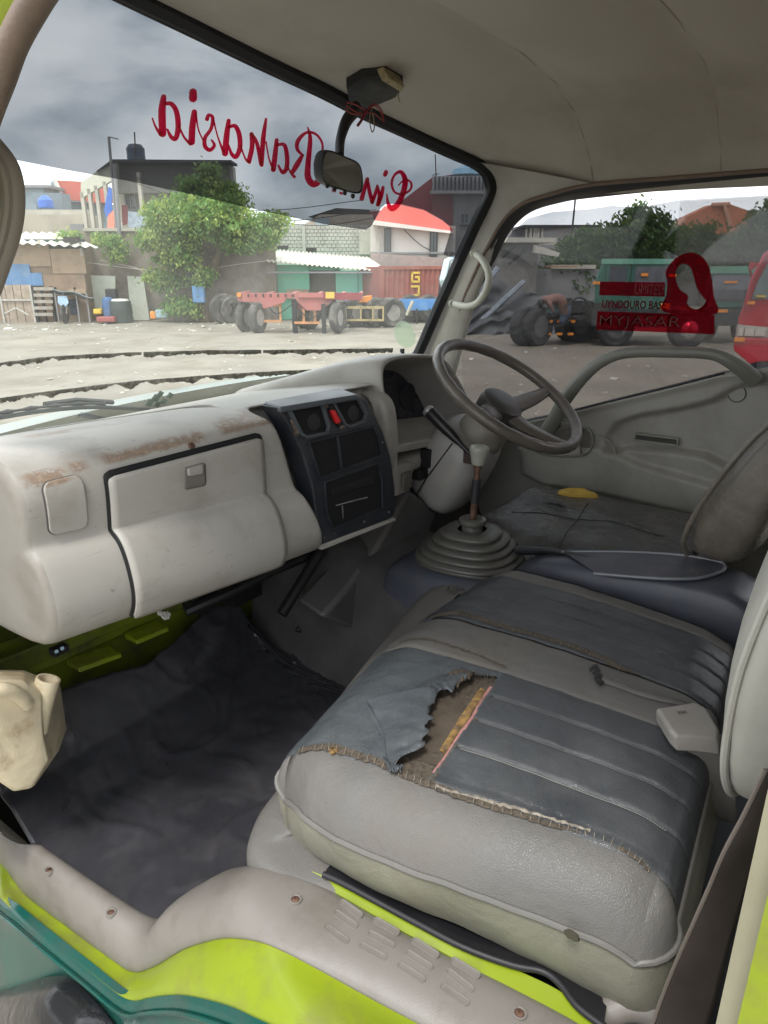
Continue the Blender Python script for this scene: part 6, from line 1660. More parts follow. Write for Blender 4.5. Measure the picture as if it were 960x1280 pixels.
def dtext(s, p0, p1, hpx, m_, bold, off):
    a = P(*p0, 'x', decal - off); b = P(*p1, 'x', decal - off); h = (P(p0[0], p0[1] - hpx, 'x', decal - off) - a).length
    o = text_mesh('decal_lettering', s, 1.0, m_, dd, (0, 0, 0), (1, 0, 0), (0, 1, 0), bold)
    xs_ = [v.co.x for v in o.data.vertices]; ys_ = [v.co.y for v in o.data.vertices]
    w_ = max(xs_) - min(xs_); hh = max(ys_) - min(ys_); ux = (b - a) / w_; uy = Vector((0, 0, 1)) * h / hh
    for v in o.data.vertices:
        c = v.co.copy(); v.co = a + ux * (c.x - min(xs_)) + uy * (c.y - min(ys_))
    return o
dtext('UMITED', (793, 368), (829, 369), 13, DECW, 0.0, 0.001)
dtext('UYNDOURO BASE', (752, 385), (832, 387), 10, DECR, 0.02, 0.001)
dtext('MYJASAR', (748, 411), (848, 414), 19, DECR, 0.02, 0.0012)
dtext('MYJASAR', (748.8, 410), (849, 413), 16, DECW, -0.012, 0.0016)
# outer door skin, lime
MB().box((2.175, 0.66, 1.37), (0.03, 1.35, 0.56)).build('door_skin', LIME, dd, smooth=False)
# exterior mirror seen past the pillar
em = thing('exterior_mirror', 'pale exterior mirror on the driver side seen past the windscreen pillar', 'exterior mirror')
c = [P(x, y, 'y', 1.75) for x, y in ((562, 324), (570, 320), (584, 322), (590, 368), (560, 370), (556, 350))]
cc2 = sum(c, Vector()) / 6
secs = [[lerp(p, cc2, .3) + Vector((0, .04, 0)) for p in c], [p + Vector((0, .03, 0)) for p in c], c, [lerp(p, cc2, .12) + Vector((0, .002, 0)) for p in c]]
V, F = loft(secs, closed=True, caps=True); mk('housing', V, F, mat('pale_blue_mirror_shell', (0.45, 0.55, 0.58), 0.35), em, bevel=0.006)
mk('glass', [lerp(p, cc2, .14) + Vector((0, -.001, 0)) for p in c], [tuple(range(6))], MIRR, em, smooth=False)
mb = MB(); mb.tube(smooth_path([cc2 + Vector((0, .03, -.1)), cc2 + Vector((.0, .0, -.22)), Vector((2.12, 1.45, 1.85)), Vector((2.12, 1.40, 1.7))], 5), 0.010, 8); mb.build('arm', BLACK, em)
# ================================================================ JERRY CAN
jc = thing('jerry_can', 'stained translucent plastic jerry can standing by the passenger door opening', 'jerry can')
def J(px, py, y=1.10): return P(px, py, 'y', y)
# body: front face silhouette with chamfered right side, extends forwards by 0.14 m
fr_ = [(-25, 850), (30, 850), (52, 868), (54, 915), (62, 950), (40, 985), (18, 990), (-5, 975), (-25, 955)]
Fp = [J(x, y, 1.07) for x, y in fr_]
rt_ = [(-25, 838), (30, 838), (76, 856), (84, 912), (74, 938), (42, 984), (20, 988), (0, 972), (-25, 950)]
Bp = [J(x, y, 1.16) for x, y in rt_]
cF = sum(Fp, Vector()) / len(Fp)
secs = [[lerp(p, cF, 0.5) + Vector((0, -0.008, 0)) for p in Fp], [lerp(p, cF, 0.12) + Vector((0, -0.008, 0)) for p in Fp], Fp, [lerp(a, b, 0.5) for a, b in zip(Fp, Bp)], Bp, [lerp(p, sum(Bp, Vector()) / len(Bp), 0.12) + Vector((0, 0.05, 0)) for p in Bp]]
V, F = loft(secs, closed=True, caps=True)
mk('body', V, F, JERRY, jc, bevel=0.008, bseg=3, auto=False)
nk0 = J(44, 905, 1.095); nk1 = J(60, 850, 1.085)
d = (nk1 - nk0).normalized()
mb = MB(); mb.tube([nk0 - d * 0.01, nk0 + (nk1 - nk0) * .3, nk0 + (nk1 - nk0) * .75, nk1, nk1 + d * 0.003], [0.024, 0.0205, 0.0195, 0.0205, 0.0195], 24, cap=False)
mb.tube([nk1 + d * 0.003, nk1 - d * 0.04], [0.0165, 0.016], 24, cap=False)
mb.tube([nk1 + d * 0.003, nk1 + d * 0.0031], [0.0195, 0.0165], 24, cap=False)
mb.build('neck', JERRY, jc)
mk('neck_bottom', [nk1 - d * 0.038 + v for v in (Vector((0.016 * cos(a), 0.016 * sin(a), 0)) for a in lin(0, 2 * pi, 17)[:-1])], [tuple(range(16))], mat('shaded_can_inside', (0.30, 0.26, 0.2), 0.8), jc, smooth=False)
mb = MB(); mb.tube(smooth_path([J(-30, 868, 1.05), J(0, 862, 1.045), J(22, 868, 1.05), J(34, 880, 1.06)], 5), 0.012, 10); mb.build('moulded_handle', JERRY, jc)
# ================================================================ THE YARD OUTSIDE
MQ = Matrix((RT, HZ, Vector((0, 0, 1)))).transposed()     # yard frame axes as columns
DIRT = mat('yard_dirt', (0.25, 0.228, 0.188), 0.95, var=0.16, vscale=0.6, dirt=(0.17, 0.145, 0.11), dscale=0.9, damt=0.7, bump=0.5, bscale=6, bdist=0.05, spec=0.2)
DIRT2 = mat('dark_yard_dirt', (0.20, 0.172, 0.138), 0.95, var=0.16, vscale=0.6, dirt=(0.14, 0.115, 0.09), dscale=1.2, damt=0.7, bump=0.5, bscale=6, bdist=0.05, spec=0.2)
CONC = mat('weathered_concrete', (0.42, 0.39, 0.33), 0.9, var=0.15, vscale=0.8, dirt=(0.20, 0.18, 0.15), dscale=1.0, damt=0.5, bump=0.4, bscale=9, bdist=0.02)
WALLD = mat('grimy_brick_wall', (0.21, 0.175, 0.145), 0.95, var=0.25, vscale=2, dirt=(0.34, 0.30, 0.26), dscale=1.5, damt=0.6, bump=0.6, bscale=7, bdist=0.03)
BLOCK = mat('grey_block_wall', (0.40, 0.385, 0.34), 0.9, var=0.15, vscale=1.5, dirt=(0.24, 0.22, 0.19), dscale=0.9, damt=0.5, bump=0.5, bscale=8, bdist=0.02)
WHITEW = mat('white_washed_wall', (0.60, 0.57, 0.53), 0.85, var=0.06, vscale=0.7, dirt=(0.40, 0.36, 0.32), dscale=0.5, damt=0.5)
CORR = mat('pale_corrugated_sheet', (0.62, 0.59, 0.50), 0.6, var=0.12, vscale=1.5, dirt=(0.35, 0.28, 0.2), dscale=1.5, damt=0.5)
PLY = mat('weathered_plywood', (0.36, 0.26, 0.175), 0.85, var=0.15, vscale=1.5, dirt=(0.2, 0.15, 0.11), dscale=2, damt=0.5)
PLY2 = mat('dark_plywood', (0.27, 0.19, 0.13), 0.85, var=0.2, vscale=1.5, dirt=(0.15, 0.11, 0.08), dscale=2, damt=0.5)
BLUEP = mat('blue_painted_sheet', (0.09, 0.22, 0.42), 0.6, var=0.15, vscale=2, dirt=(0.3, 0.35, 0.4), dscale=3, damt=0.4)
MINT = mat('mint_green_wall', (0.20, 0.56, 0.38), 0.75, var=0.05, vscale=1, dirt=(0.25, 0.4, 0.3), dscale=1.2, damt=0.3)
DARKI = mat('dark_interior', (0.03, 0.028, 0.025), 0.9)
REDT = mat('red_roof_paint', (0.50, 0.10, 0.07), 0.7, var=0.08, vscale=2)
TILE = mat('terracotta_roof', (0.44, 0.15, 0.075), 0.8, var=0.15, vscale=3, bump=0.6, bscale=14, bdist=0.04)
MAROON = mat('maroon_cladding', (0.22, 0.03, 0.04), 0.7, var=0.1, vscale=1)
GREYB = mat('grey_render', (0.23, 0.225, 0.23), 0.85, var=0.12, vscale=0.8, dirt=(0.14, 0.14, 0.15), dscale=0.8, damt=0.5)
BLUEG = mat('blue_grey_cladding', (0.22, 0.27, 0.30), 0.7, var=0.08, vscale=1)
CONT = mat('oxide_red_container', (0.27, 0.075, 0.055), 0.65, var=0.12, vscale=1, dirt=(0.33, 0.18, 0.12), dscale=1.2, damt=0.4)
YEL = mat('yellow_paint', (0.62, 0.42, 0.06), 0.6)
REDCH = mat('faded_red_chassis', (0.38, 0.12, 0.11), 0.6, var=0.12, vscale=2, dirt=(0.3, 0.2, 0.16), dscale=3, damt=0.4)
ORANGE = mat('orange_reflector', (0.75, 0.25, 0.03), 0.4)
TYRE = mat('dusty_tyre', (0.06, 0.056, 0.052), 0.9, var=0.3, vscale=4, dirt=(0.22, 0.20, 0.17), dscale=3, damt=0.8)
RIM = mat('dusty_rim', (0.30, 0.28, 0.25), 0.6, var=0.2)
DARKC = mat('black_chassis_steel', (0.02, 0.02, 0.022), 0.6, var=0.3, vscale=6)
GREENT = mat('dark_green_truck_paint', (0.022, 0.12, 0.09), 0.35, var=0.08, vscale=1.5, dirt=(0.12, 0.17, 0.14), dscale=2, damt=0.35, coat=0.3)
REDTR = mat('red_truck_paint', (0.42, 0.015, 0.03), 0.3, var=0.06, vscale=1.5, coat=0.4)
TGLASS = mat('truck_window_glass', (0.055, 0.075, 0.085), 0.08, var=0.3, vscale=2, rvar=0.03)
BLUET = mat('blue_plastic_tank', (0.035, 0.13, 0.50), 0.4, var=0.08)
NAVYT = mat('dark_blue_tank', (0.03, 0.05, 0.09), 0.45, var=0.1)
TRUNK = mat('bark', (0.12, 0.095, 0.07), 0.95, var=0.3, vscale=4, bump=0.8, bscale=12, bdist=0.03)
def leafmat(name, c, v):
    M = mat(name, c, 0.55, var=v, vscale=0.9, spec=0.3)
    b = [n for n in M.node_tree.nodes if n.type == 'BSDF_PRINCIPLED'][0]
    T = M.node_tree; o = [n for n in T.nodes if n.type == 'OUTPUT_MATERIAL'][0]
    tr_ = T.nodes.new('ShaderNodeBsdfTranslucent'); tr_.inputs[0].default_value = (c[0] * 1.9, c[1] * 1.9, c[2] * 0.8, 1)
    ms = T.nodes.new('ShaderNodeMixShader'); ms.inputs[0].default_value = 0.35
    T.links.new(b.outputs[0], ms.inputs[1]); T.links.new(tr_.outputs[0], ms.inputs[2]); T.links.new(ms.outputs[0], o.inputs[0])
    return M
LEAF = leafmat('bright_green_leaves', (0.13, 0.23, 0.07), 0.45)
LEAF2 = leafmat('lime_green_leaves', (0.27, 0.34, 0.11), 0.4)
LEAFD = leafmat('dark_green_leaves', (0.035, 0.075, 0.022), 0.45)
LEAFD2 = leafmat('olive_green_leaves', (0.065, 0.11, 0.03), 0.45)
# ---------------- ground
def gz(x, y):
    r = sqrt(x * x + y * y)
    if r < 3: return 0.0
    k = min(1, (r - 3) / 6)
    return k * (0.05 * noise.noise(Vector((x * 0.35, y * 0.35, 0))) + 0.03 * noise.noise(Vector((x * 1.3, y * 1.3, 3))) + 0.018 * noise.noise(Vector((x * 4, y * 4, 3))))
V, F = grid(lambda a, D: (lambda p: Vector((p.x, p.y, gz(p.x, p.y))))(Q(a, D, 0)), lin(-34, 40, 260), lin(2, 42, 240))
yard_in = mk('yard_ground', V, F, DIRT, None, auto=False); tag(yard_in, kind='structure')
V, F = grid(lambda a, D: Q(a, D, -0.05), lin(-900, 900, 12), lin(-900, 900, 12))
tag(mk('far_ground', V, F, DIRT, None), kind='structure')
gp_ = []
V = []; F = []
for i, a in enumerate(lin(0, 1, 60)):
    for j, b in enumerate(lin(0, 1, 90)):
        D = lerp(3.5, 32, b); a0 = AZof(566 + 25 * (1 - b), 420, D)[0] - 0.0; a_ = lerp(a0, a0 + 4 + D * 0.9, a); p = Q(a_, D, 0)
        V.append(Vector((p.x, p.y, gz(p.x, p.y) + 0.012)))
F = [(i * 90 + j, (i + 1) * 90 + j, (i + 1) * 90 + j + 1, i * 90 + j + 1) for i in range(59) for j in range(89)]
tag(mk('packed_earth', V, F, DIRT2, None, auto=False), kind='structure')
# litter and rubble scattered over the yard
def rubble(name, n_, a0, a1, D0, D1, s0, s1, m_, seed):
    rnd = random.Random(seed); mb = MB()
    for _ in range(n_):
        D = rnd.uniform(D0, D1); a = rnd.uniform(a0, a1) * D / 28; p = Q(a, D, 0); s = rnd.uniform(s0, s1) ** 1.0
        if rnd.random() < .15: s *= 2
        M_ = Matrix.Rotation(rnd.uniform(0, 6), 3, 'Z') @ Matrix.Rotation(rnd.uniform(-.4, .4), 3, 'X')
        mb.box((p.x, p.y, gz(p.x, p.y) + s * 0.15), (s * rnd.uniform(.6, 1.8), s, s * rnd.uniform(.15, .5)), M=M_)
    return tag(mb.build(name, m_, None, bevel=0), 'loose bits of rubble and litter strewn over the yard dirt' if seed < 5 else 'pale scraps of litter lying along the far edge of the yard', 'rubble' if seed < 5 else 'litter', kind='stuff')
rubble('rubble', 900, -22, 24, 8, 29, 0.02, 0.06, CONC, 2)
rubble('litter', 170, -17, 6, 24, 29, 0.03, 0.09, mat('pale_litter', (0.50, 0.48, 0.43), 0.8, var=0.3, vscale=3), 6)
# ---------------- helpers for buildings facing the camera
def rect(px0, px1, pyt, pyb, D):
    a0, _ = AZof(px0, (pyt + pyb) / 2, D); a1, _ = AZof(px1, (pyt + pyb) / 2, D)
    _, zt_ = AZof((px0 + px1) / 2, pyt, D); _, zb = AZof((px0 + px1) / 2, pyb, D)
    return a0, a1, zb, zt_
def ybox(mb, px0, px1, pyt, pyb, D, depth, grounded=False, mi=0, dz=0):
    a0, a1, zb, zt_ = rect(px0, px1, pyt, pyb, D)
    if grounded: zb = -0.05
    mb.box(Q((a0 + a1) / 2, D + depth / 2, (zb + zt_) / 2 + dz), (a1 - a0, depth, zt_ - zb), M=MQ, mi=mi)
    return mb
def ypoly(mb, pts, D, depth, mi=0, away=None):
    poly = []
    for x, y in pts: poly.append(AZof(x, y, D))
    return mb.prism(poly, Q(0, D, 0), RT, (0, 0, 1), away or HZ, depth, mi)
def one(name, par, m_, px0, px1, pyt, pyb, D, depth, g=False, **k):
    return ybox(MB(), px0, px1, pyt, pyb, D, depth, g).build(name, m_, par, smooth=False, **k)
def onep(name, par, m_, pts, D, depth, away=None, **k):
    return ypoly(MB(), pts, D, depth, away=away).build(name, m_, par, smooth=False, **k)
def window(par, px0, px1, pyt, pyb, D, m_=None, fr=0.06, bars=1):
    a0, a1, zb, zt_ = rect(px0, px1, pyt, pyb, D)
    mb = MB()
    for (ca, cz, w_, h_) in ((0.5, 0, a1 - a0 + fr, fr), (0.5, 1, a1 - a0 + fr, fr), (0, 0.5, fr, zt_ - zb), (1, 0.5, fr, zt_ - zb)) + tuple(((k + 1) / (bars + 1), 0.5, fr * .6, zt_ - zb) for k in range(bars)):
        mb.box(Q(lerp(a0, a1, ca), D - 0.03, lerp(zb, zt_, cz)), (w_, 0.10, h_), M=MQ)
    f = mb.build('window', m_ or GREYB, par, smooth=False)
    mb = MB(); mb.box(Q((a0 + a1) / 2, D + 0.01, (zb + zt_) / 2), (a1 - a0, 0.04, zt_ - zb), M=MQ); mb.build('pane', TGLASS, f, smooth=False)
def corrugated(name, par, m_, quad, D0, D1, waves, amp=0.03):
    """quad px: (x0,y0),(x1,y1) near edge left/right ; (x2,y2),(x3,y3) far edge left/right"""
    n0 = P_at(quad[0], D0); n1_ = P_at(quad[1], D0); f0_ = P_at(quad[2], D1); f1_ = P_at(quad[3], D1)
    N = waves * 6
    def fn(u, v):
        p = lerp(lerp(n0, n1_, u), lerp(f0_, f1_, u), v); return p + Vector((0, 0, amp * sin(u * waves * 2 * pi)))
    V, F = grid(fn, lin(0, 1, N), lin(0, 1, 5))
    return mk(name, V, F, m_, par, auto=False, solid=0.01)
def P_at(pxy, D):
    a, z = AZof(pxy[0], pxy[1], D); return Q(a, D, z)
def wheel_at(par, p, R_, wd, axis, rim=True, name='wheel'):
    ax_ = Vector(axis).normalized(); Mx = ax_.to_track_quat('Z', 'Y').to_matrix()
    mb = MB(); mb.lathe([(R_ * .55, -wd / 2), (R_ * .9, -wd / 2), (R_, -wd / 2 + .05), (R_, wd / 2 - .05), (R_ * .9, wd / 2), (R_ * .55, wd / 2)], p, M=Mx, n=28, capends=False)
    t = mb.build(name, TYRE, par)
    mb = MB(); mb.lathe([(R_ * .56, -wd / 2 + .02), (R_ * .5, -wd / 2 + .06), (R_ * .2, -wd / 2 + .10), (R_ * .2, wd / 2 - .10), (R_ * .5, wd / 2 - .06), (R_ * .56, wd / 2 - .02)], p, M=Mx, n=20); mb.build('rim', RIM, t)
    return t
# ---------------- shack on the left
D = 28.0
sh = thing('plywood_shack', 'low plywood shack with blue panels under a white ragged roof at far left', 'shack')
one('wall', sh, PLY2, -60, 108, 306, 400, D, 3.0, True)
one('plywood_sheet', sh, PLY, 10, 62, 303, 333, D - .08, .05); one('plywood_sheet', sh, PLY, 64, 106, 311, 342, D - .10, .05); one('plywood_sheet', sh, PLY2, 52, 107, 343, 364, D - .09, .05); one('plywood_sheet', sh, PLY, 84, 107, 361, 367, D - .12, .05)
one('blue_panel', sh, BLUEP, -40, 38, 330, 357, D - .13, .05); one('blue_panel', sh, BLUEP, 38, 53, 341, 357, D - .12, .05)
one('painted_eave_shade', sh, mat('eave_shade_teal', (0.03, 0.06, 0.065), 0.8), -40, 103, 299, 312, D - .02, .3)  # dark board paints the shade beneath the eave
corrugated('roof_sheet', sh, CORR, ((-60, 300), (123, 309), (-60, 290), (80, 291)), D - .7, D + 1.6, 14, .04)
one('roof_weight', sh, DARKI, 79, 97, 296, 303, D - .5, .3)
one('lamp_post_stub', sh, CONC, 47, 50, 300, 309, D - .3, .06); one('lamp_post_stub', sh, CONC, 100, 103, 310, 320, D - .3, .06)
gt = thing('wooden_gate', 'weathered double panel wooden gate leaning on the plywood shack', 'gate')
for x0_, x1_ in ((1, 8), (9, 18), (19, 28), (29, 39)): one('board', gt, mat('grey_board', (0.33, 0.26, 0.20), .85, var=.2), x0_, x1_, 356, 398, D - .45, .05, True)
mb = MB(); ybox(mb, 0, 40, 374, 376, D - .52, .04); ybox(mb, 0, 2, 356, 398, D - .52, .04, True); ybox(mb, 39, 41, 356, 398, D - .52, .04, True)
for s in ((6, 392, 20, 385), (20, 385, 36, 394)): mb.tube([P_at((s[0], s[1]), D - .6), P_at((s[2], s[3]), D - .6)], .03, 6)
mb.build('rail', mat('pale_rail', (0.42, 0.40, 0.36), .8), gt)
pa = thing('shipping_pallet', 'grey slatted pallet stood on edge beside the wooden gate', 'pallet')
for k in range(5): one('slat', pa, mat('grey_slat', (0.30, 0.27, 0.23), .85, var=.2), 42, 66, 359 + k * 8, 363 + k * 8, D - .55, .04)
for x in (42, 52, 64): one('bearer', pa, DARKC, x, x + 2.5, 358, 398, D - .50, .12, True)
tf = thing('tarpaulin_shelter', 'low shelter of grey tarpaulin on poles beside the shack', 'shelter')
for x in (70, 80, 96, 109): one('post', tf, GREYB, x, x + 1.6, 366, 400, D - .7, .06, True)
mk('tarpaulin', *grid(lambda u, v: P_at((lerp(66, 117, u), lerp(361, 372, u) + 4 * v + 1.5 * sin(u * 9)), D - .9 + .8 * v), lin(0, 1, 16), lin(0, 1, 5)), mat('grey_tarpaulin', (0.22, 0.26, 0.28), .6, var=.2), tf, solid=.02)
# motorbike (front view)
mo = thing('motorbike', 'parked motorbike with pale front shield facing the yard', 'motorbike')
Dm = 27.2
pm = P_at((82, 400), Dm); pm.z = 0
mb = MB(); mb.lathe([(.30, -.04), (.34, -.02), (.34, .02), (.30, .04)], pm + Vector((0, 0, .34)), M=(RT * 1.0).to_track_quat('Z', 'Y').to_matrix(), n=18); mb.build('wheel', TYRE, mo)
mb = MB(); mb.lathe([(.30, -.04), (.34, -.02), (.34, .02), (.30, .04)], pm + HZ * 1.25 + RT * .25 + Vector((0, 0, .34)), M=(RT * 1.0).to_track_quat('Z', 'Y').to_matrix(), n=18); mb.build('wheel', TYRE, mo)
mb = MB(); mb.tube([pm + Vector((0, 0, .34)) + RT * .06, pm + Vector((0, 0, .95)) + HZ * .25 + RT * .06], .03, 8); mb.tube([pm + Vector((0, 0, .34)) - RT * .06, pm + Vector((0, 0, .95)) + HZ * .25 - RT * .06], .03, 8)
mb.tube([pm - RT * .36 + Vector((0, 0, 1.02)) + HZ * .35, pm + Vector((0, 0, .97)) + HZ * .25, pm + RT * .36 + Vector((0, 0, 1.02)) + HZ * .35], .02, 8); mb.build('fork_and_handlebar', RIM, mo)
mb = MB(); mb.add([pm + v for v in (RT * -.16 + Vector((0, 0, .98)), RT * .16 + Vector((0, 0, .98)), RT * .2 + Vector((0, 0, .75)), RT * .08 + Vector((0, 0, .6)), RT * -.08 + Vector((0, 0, .6)), RT * -.2 + Vector((0, 0, .75)))], [(0, 1, 2, 3, 4, 5)]); mb.build('front_shield', mat('pale_blue_shield', (.35, .48, .6), .3), mo, solid=.05, smooth=False)
mb = MB(); mb.box(pm + HZ * .7 + RT * .12 + Vector((0, 0, .72)), (.26, .95, .22), M=MQ); mb.box(pm + HZ * .75 + RT * .12 + Vector((0, 0, .45)), (.22, .6, .35), M=MQ); mb.build('body', NAVYT, mo, bevel=.05)
for s in (-1, 1):
    mb = MB(); mb.tube([pm + RT * s * .3 + Vector((0, 0, 1.02)) + HZ * .33, pm + RT * s * .36 + Vector((0, 0, 1.2)) + HZ * .33], .01, 6); mb.lathe([(.05, -.01), (.05, .01)], pm + RT * s * .36 + Vector((0, 0, 1.23)) + HZ * .33, M=HZ.to_track_quat('Z', 'Y').to_matrix(), n=12); mb.build('mirror', BLACK, mo)
# wall behind the yard
gwall = thing('boundary_wall', 'grimy brick and block boundary wall behind the tree', 'wall')
one('wall_face', gwall, WALLD, 100, 345, 288, 402, 29.0, .3, True)
one('wall_cap', gwall, CONC, 104, 340, 285, 289, 28.9, .5)
for i, (x0_, x1_, t_, b_) in enumerate(((110, 144, 344, 388), (159, 187, 345, 400))):
    ps_ = thing('leaning_sheet', 'pale cream sheet leaning on the wall behind the drums' if i == 0 else 'tall pale sheet leaning on the wall right of the drums', 'sheet')
    onep('panel', ps_, mat('pale_green_grey_sheet', (.44, .45, .38), .7, var=.08), [(x0_, t_), (x1_ - (0 if i == 0 else 8), t_ + 1), (x1_, b_), (x0_ + (0 if i == 0 else 5), b_)], 28.5, .06)
for (x0_, x1_, t_, b_, m_, nm, lb) in ((128, 144, 374, 395, mat('faded_blue_drum', (.06, .13, .28), .6, var=.2, dirt=(.2, .2, .2), damt=.5), 'blue_drum', 'small blue drum left of the dark water drum'), (138, 165, 376, 400, mat('dark_green_drum', (.05, .065, .06), .6), 'water_drum', 'wide dark drum with a white lid by the wall')):
    a0, a1, zb, zt_ = rect(x0_, x1_, t_, b_, 27.6); r_ = (a1 - a0) / 2; dr_ = thing(nm, lb, 'drum')
    mb = MB(); mb.lathe([(r_ * .95, 0), (r_, .1), (r_ * .97, .3), (r_, .35), (r_ * .97, .6), (r_ * .9, zt_)], Q((a0 + a1) / 2, 27.6, 0), n=20); mb.build('barrel', m_, dr_)
    mb = MB(); mb.lathe([(r_ * .8, zt_), (r_ * .7, zt_ + .06), (.05, zt_ + .08)], Q((a0 + a1) / 2, 27.6, 0), n=20); mb.build('lid', WHITEW if x1_ > 150 else m_, dr_)
for (nm, lb, cat_, m_, r_) in (('yellow_basin', 'yellow plastic basin between motorbike and drums', 'basin', YEL, (116, 126, 386, 393, 27.3)), ('red_crate', 'red plastic crate at the foot of the drums', 'crate', mat('faded_red_crate', (.30, .09, .08), .7, var=.2), (120, 143, 396, 403, 27.0)), ('black_crate', 'black crate on top of the blue drum', 'crate', DARKC, (131, 145, 361, 373, 27.7)), ('yellow_canister', 'small orange canister at the foot of the wall', 'canister', ORANGE, (187, 194, 389, 399, 27.6)), ('blue_bundle', 'pale blue bundle lying by the orange canister', 'bundle', mat('pale_blue_cloth', (.3, .4, .46), .8), (194, 210, 387, 398, 27.6)), ('hanging_jacket', 'dark blue jacket hanging on the line before the wall', 'jacket', NAVYT, (182, 196, 335, 347, 28.4)), ('blue_sheet', 'bright blue plastic sheet hanging by the leaning trunk', 'sheet', BLUEP, (240, 255, 357, 379, 27.5)), ('dark_bag', 'dark bag hanging from the leaning tree trunk', 'bag', DARKC, (232, 243, 340, 352, 27.5))):
    o = one(nm, None, m_, *r_, .3, bevel=.05); tag(o, lb, cat_)
# tyres by the wall
for i, (x, y, R_) in enumerate(((281, 388, .55), (292, 390, .5))):
    p = P_at((x, y), 27.2); p.z = R_ * .95
    t = thing('scrap_tyre', 'large scrap tyre lying against the trunk left of the red trailer' if i == 0 else 'second scrap tyre behind the first beside the red trailer', 'tyre')
    mb = MB(); mb.lathe([(R_ * .55, -.16), (R_ * .92, -.17), (R_, -.1), (R_, .1), (R_ * .92, .17), (R_ * .55, .16), (R_ * .55, -.16)], p, M=(RT * .5 - HZ).to_track_quat('Z', 'Y').to_matrix(), n=26, capends=False); mb.build('tread', TYRE, t)
# utility pole stump and lines
up__ = one('concrete_post', None, CONC, 222, 229, 318, 353, 28.2, .2); tag(up__, 'short concrete post in front of the tree foliage', 'post')
ln = thing('washing_line', 'thin sagging washing line strung across the boundary wall', 'line')
for a, b, c in (((108, 328), (190, 338), (250, 338)), ((250, 338), (300, 330), (345, 325)), ((125, 325), (170, 335), (180, 343))):
    mb = MB(); mb.tube(smooth_path([P_at(a, 28.3), P_at(b, 28.3), P_at(c, 28.3)], 6), .012, 5); mb.build('rope', mat('pale_rope', (.5, .46, .4), .8), ln)
# ---------------- buildings behind
b1 = thing('grey_house', 'low grey blue house behind the shack at far left', 'house')
one('wall', b1, BLUEG, 20, 58, 234, 300, 36, 5, True); one('roof_edge', b1, GREYB, 18, 60, 231, 234.5, 35.8, 5.4)
one('wall', b1, mat('blue_grey_cladding_dark', (.16, .20, .23), .7), 44, 80, 241, 300, 35, 1, True)
one('parapet', b1, CONC, -20, 110, 262, 268, 33, .6); one('wall', b1, mat('beige_render', (.40, .36, .29), .9, var=.1, vscale=.7, dirt=(.22, .2, .17), dscale=.8), -20, 112, 268, 300, 32.8, 1.0, True)
one('wall', b1, BLUEG, 26, 46, 255, 263, 34.5, .4)
one('shutter', b1, GREYB, 88, 104, 280, 291, 32.7, .1)
wt = thing('water_tank', 'bright blue water tank on the low roof at far left', 'water tank')
a0, a1, zb, zt_ = rect(48, 66, 248, 260, 34.2)
mb = MB(); mb.lathe([((a1 - a0) / 2, zb), ((a1 - a0) / 2 * 1.02, zb + .1), ((a1 - a0) / 2, zt_ - .08), ((a1 - a0) / 2 * .6, zt_ + .05), (.1, zt_ + .12)], Q((a0 + a1) / 2, 34.2, 0), n=22); mb.build('tank', BLUET, wt)
b2 = thing('red_roof_house', 'house with bright red pitched roof and white gable edge', 'house')
onep('wall', b2, BLUEG, [(64, 226), (80, 252), (132, 254), (132, 300), (60, 300), (60, 245)], 38, 4)
onep('roof', b2, REDT, [(69, 225), (104, 227), (150, 254), (82, 250)], 37.6, .3)
onep('roof', b2, REDT, [(104, 227), (118, 228), (160, 254), (110, 253)], 37.5, .3)
mb = MB(); mb.tube([P_at((68, 224), 37.4), P_at((81, 252), 37.4)], .10, 6); mb.build('gable_edge', WHITEW, b2)
b3 = thing('balcony_building', 'two storey concrete building with open balcony and laundry beside the tree', 'building')
one('wall', b3, mat('stained_cream_wall', (.46, .43, .36), .9, var=.12, vscale=.5, dirt=(.26, .23, .19), dscale=.6, damt=.6), 142, 288, 204, 300, 31.0, 1.5, True)
onep('fascia', b3, mat('cream_fascia', (.50, .49, .40), .85, var=.08), [(101, 228), (140, 201), (146, 203), (146, 222), (101, 248)], 29.6, .25)
onep('roof_slab', b3, DARKC, [(120, 214), (140, 199), (289, 200), (289, 203), (142, 203)], 29.5, 1.2)
one('upper_wall', b3, mat('dark_render', (.20, .19, .175), .9), 140, 288, 200, 241, 30.2, .6)
for x in (103, 112, 121, 132): one('column', b3, CONC, x, x + 4, 240 - (x - 103) * .45, 293, 29.6, .2)
one('column', b3, CONC, 173, 177, 215, 270, 29.5, .2)
one('balcony_floor', b3, CONC, 100, 200, 292, 297, 29.3, 2)
window(b3, 157, 170, 240, 262, 30.9, bars=1); window(b3, 193, 200, 237, 243, 30.9, bars=0); window(b3, 213, 220, 239, 244, 30.9, bars=0)
fl = thing('laundry', 'blue and white laundry hanging between the balcony columns', 'laundry')
onep('blue_cloth', fl, BLUET, [(136, 232), (140, 236), (140, 265), (133, 272), (130, 262)], 29.2, .04); onep('pink_cloth', fl, mat('salmon_cloth', (.75, .25, .18), .85), [(135, 268), (143, 262), (143, 288), (134, 288)], 29.2, .04)
onep('maroon_cloth', fl, MAROON, [(152, 256), (160, 257), (159, 280), (153, 282)], 30.2, .04)
onep('pale_cloth', fl, mat('pale_blue_laundry', (.45, .52, .62), .85, var=.2, vscale=6), [(160, 264), (183, 266), (182, 280), (172, 286), (160, 284)], 30.2, .06)
onep('white_cloth', fl, WHITEW, [(148, 278), (153, 278), (153, 292), (148, 292)], 29.9, .04)
pl1 = thing('steel_pole', 'thin steel poles standing in front of the balcony building', 'pole')
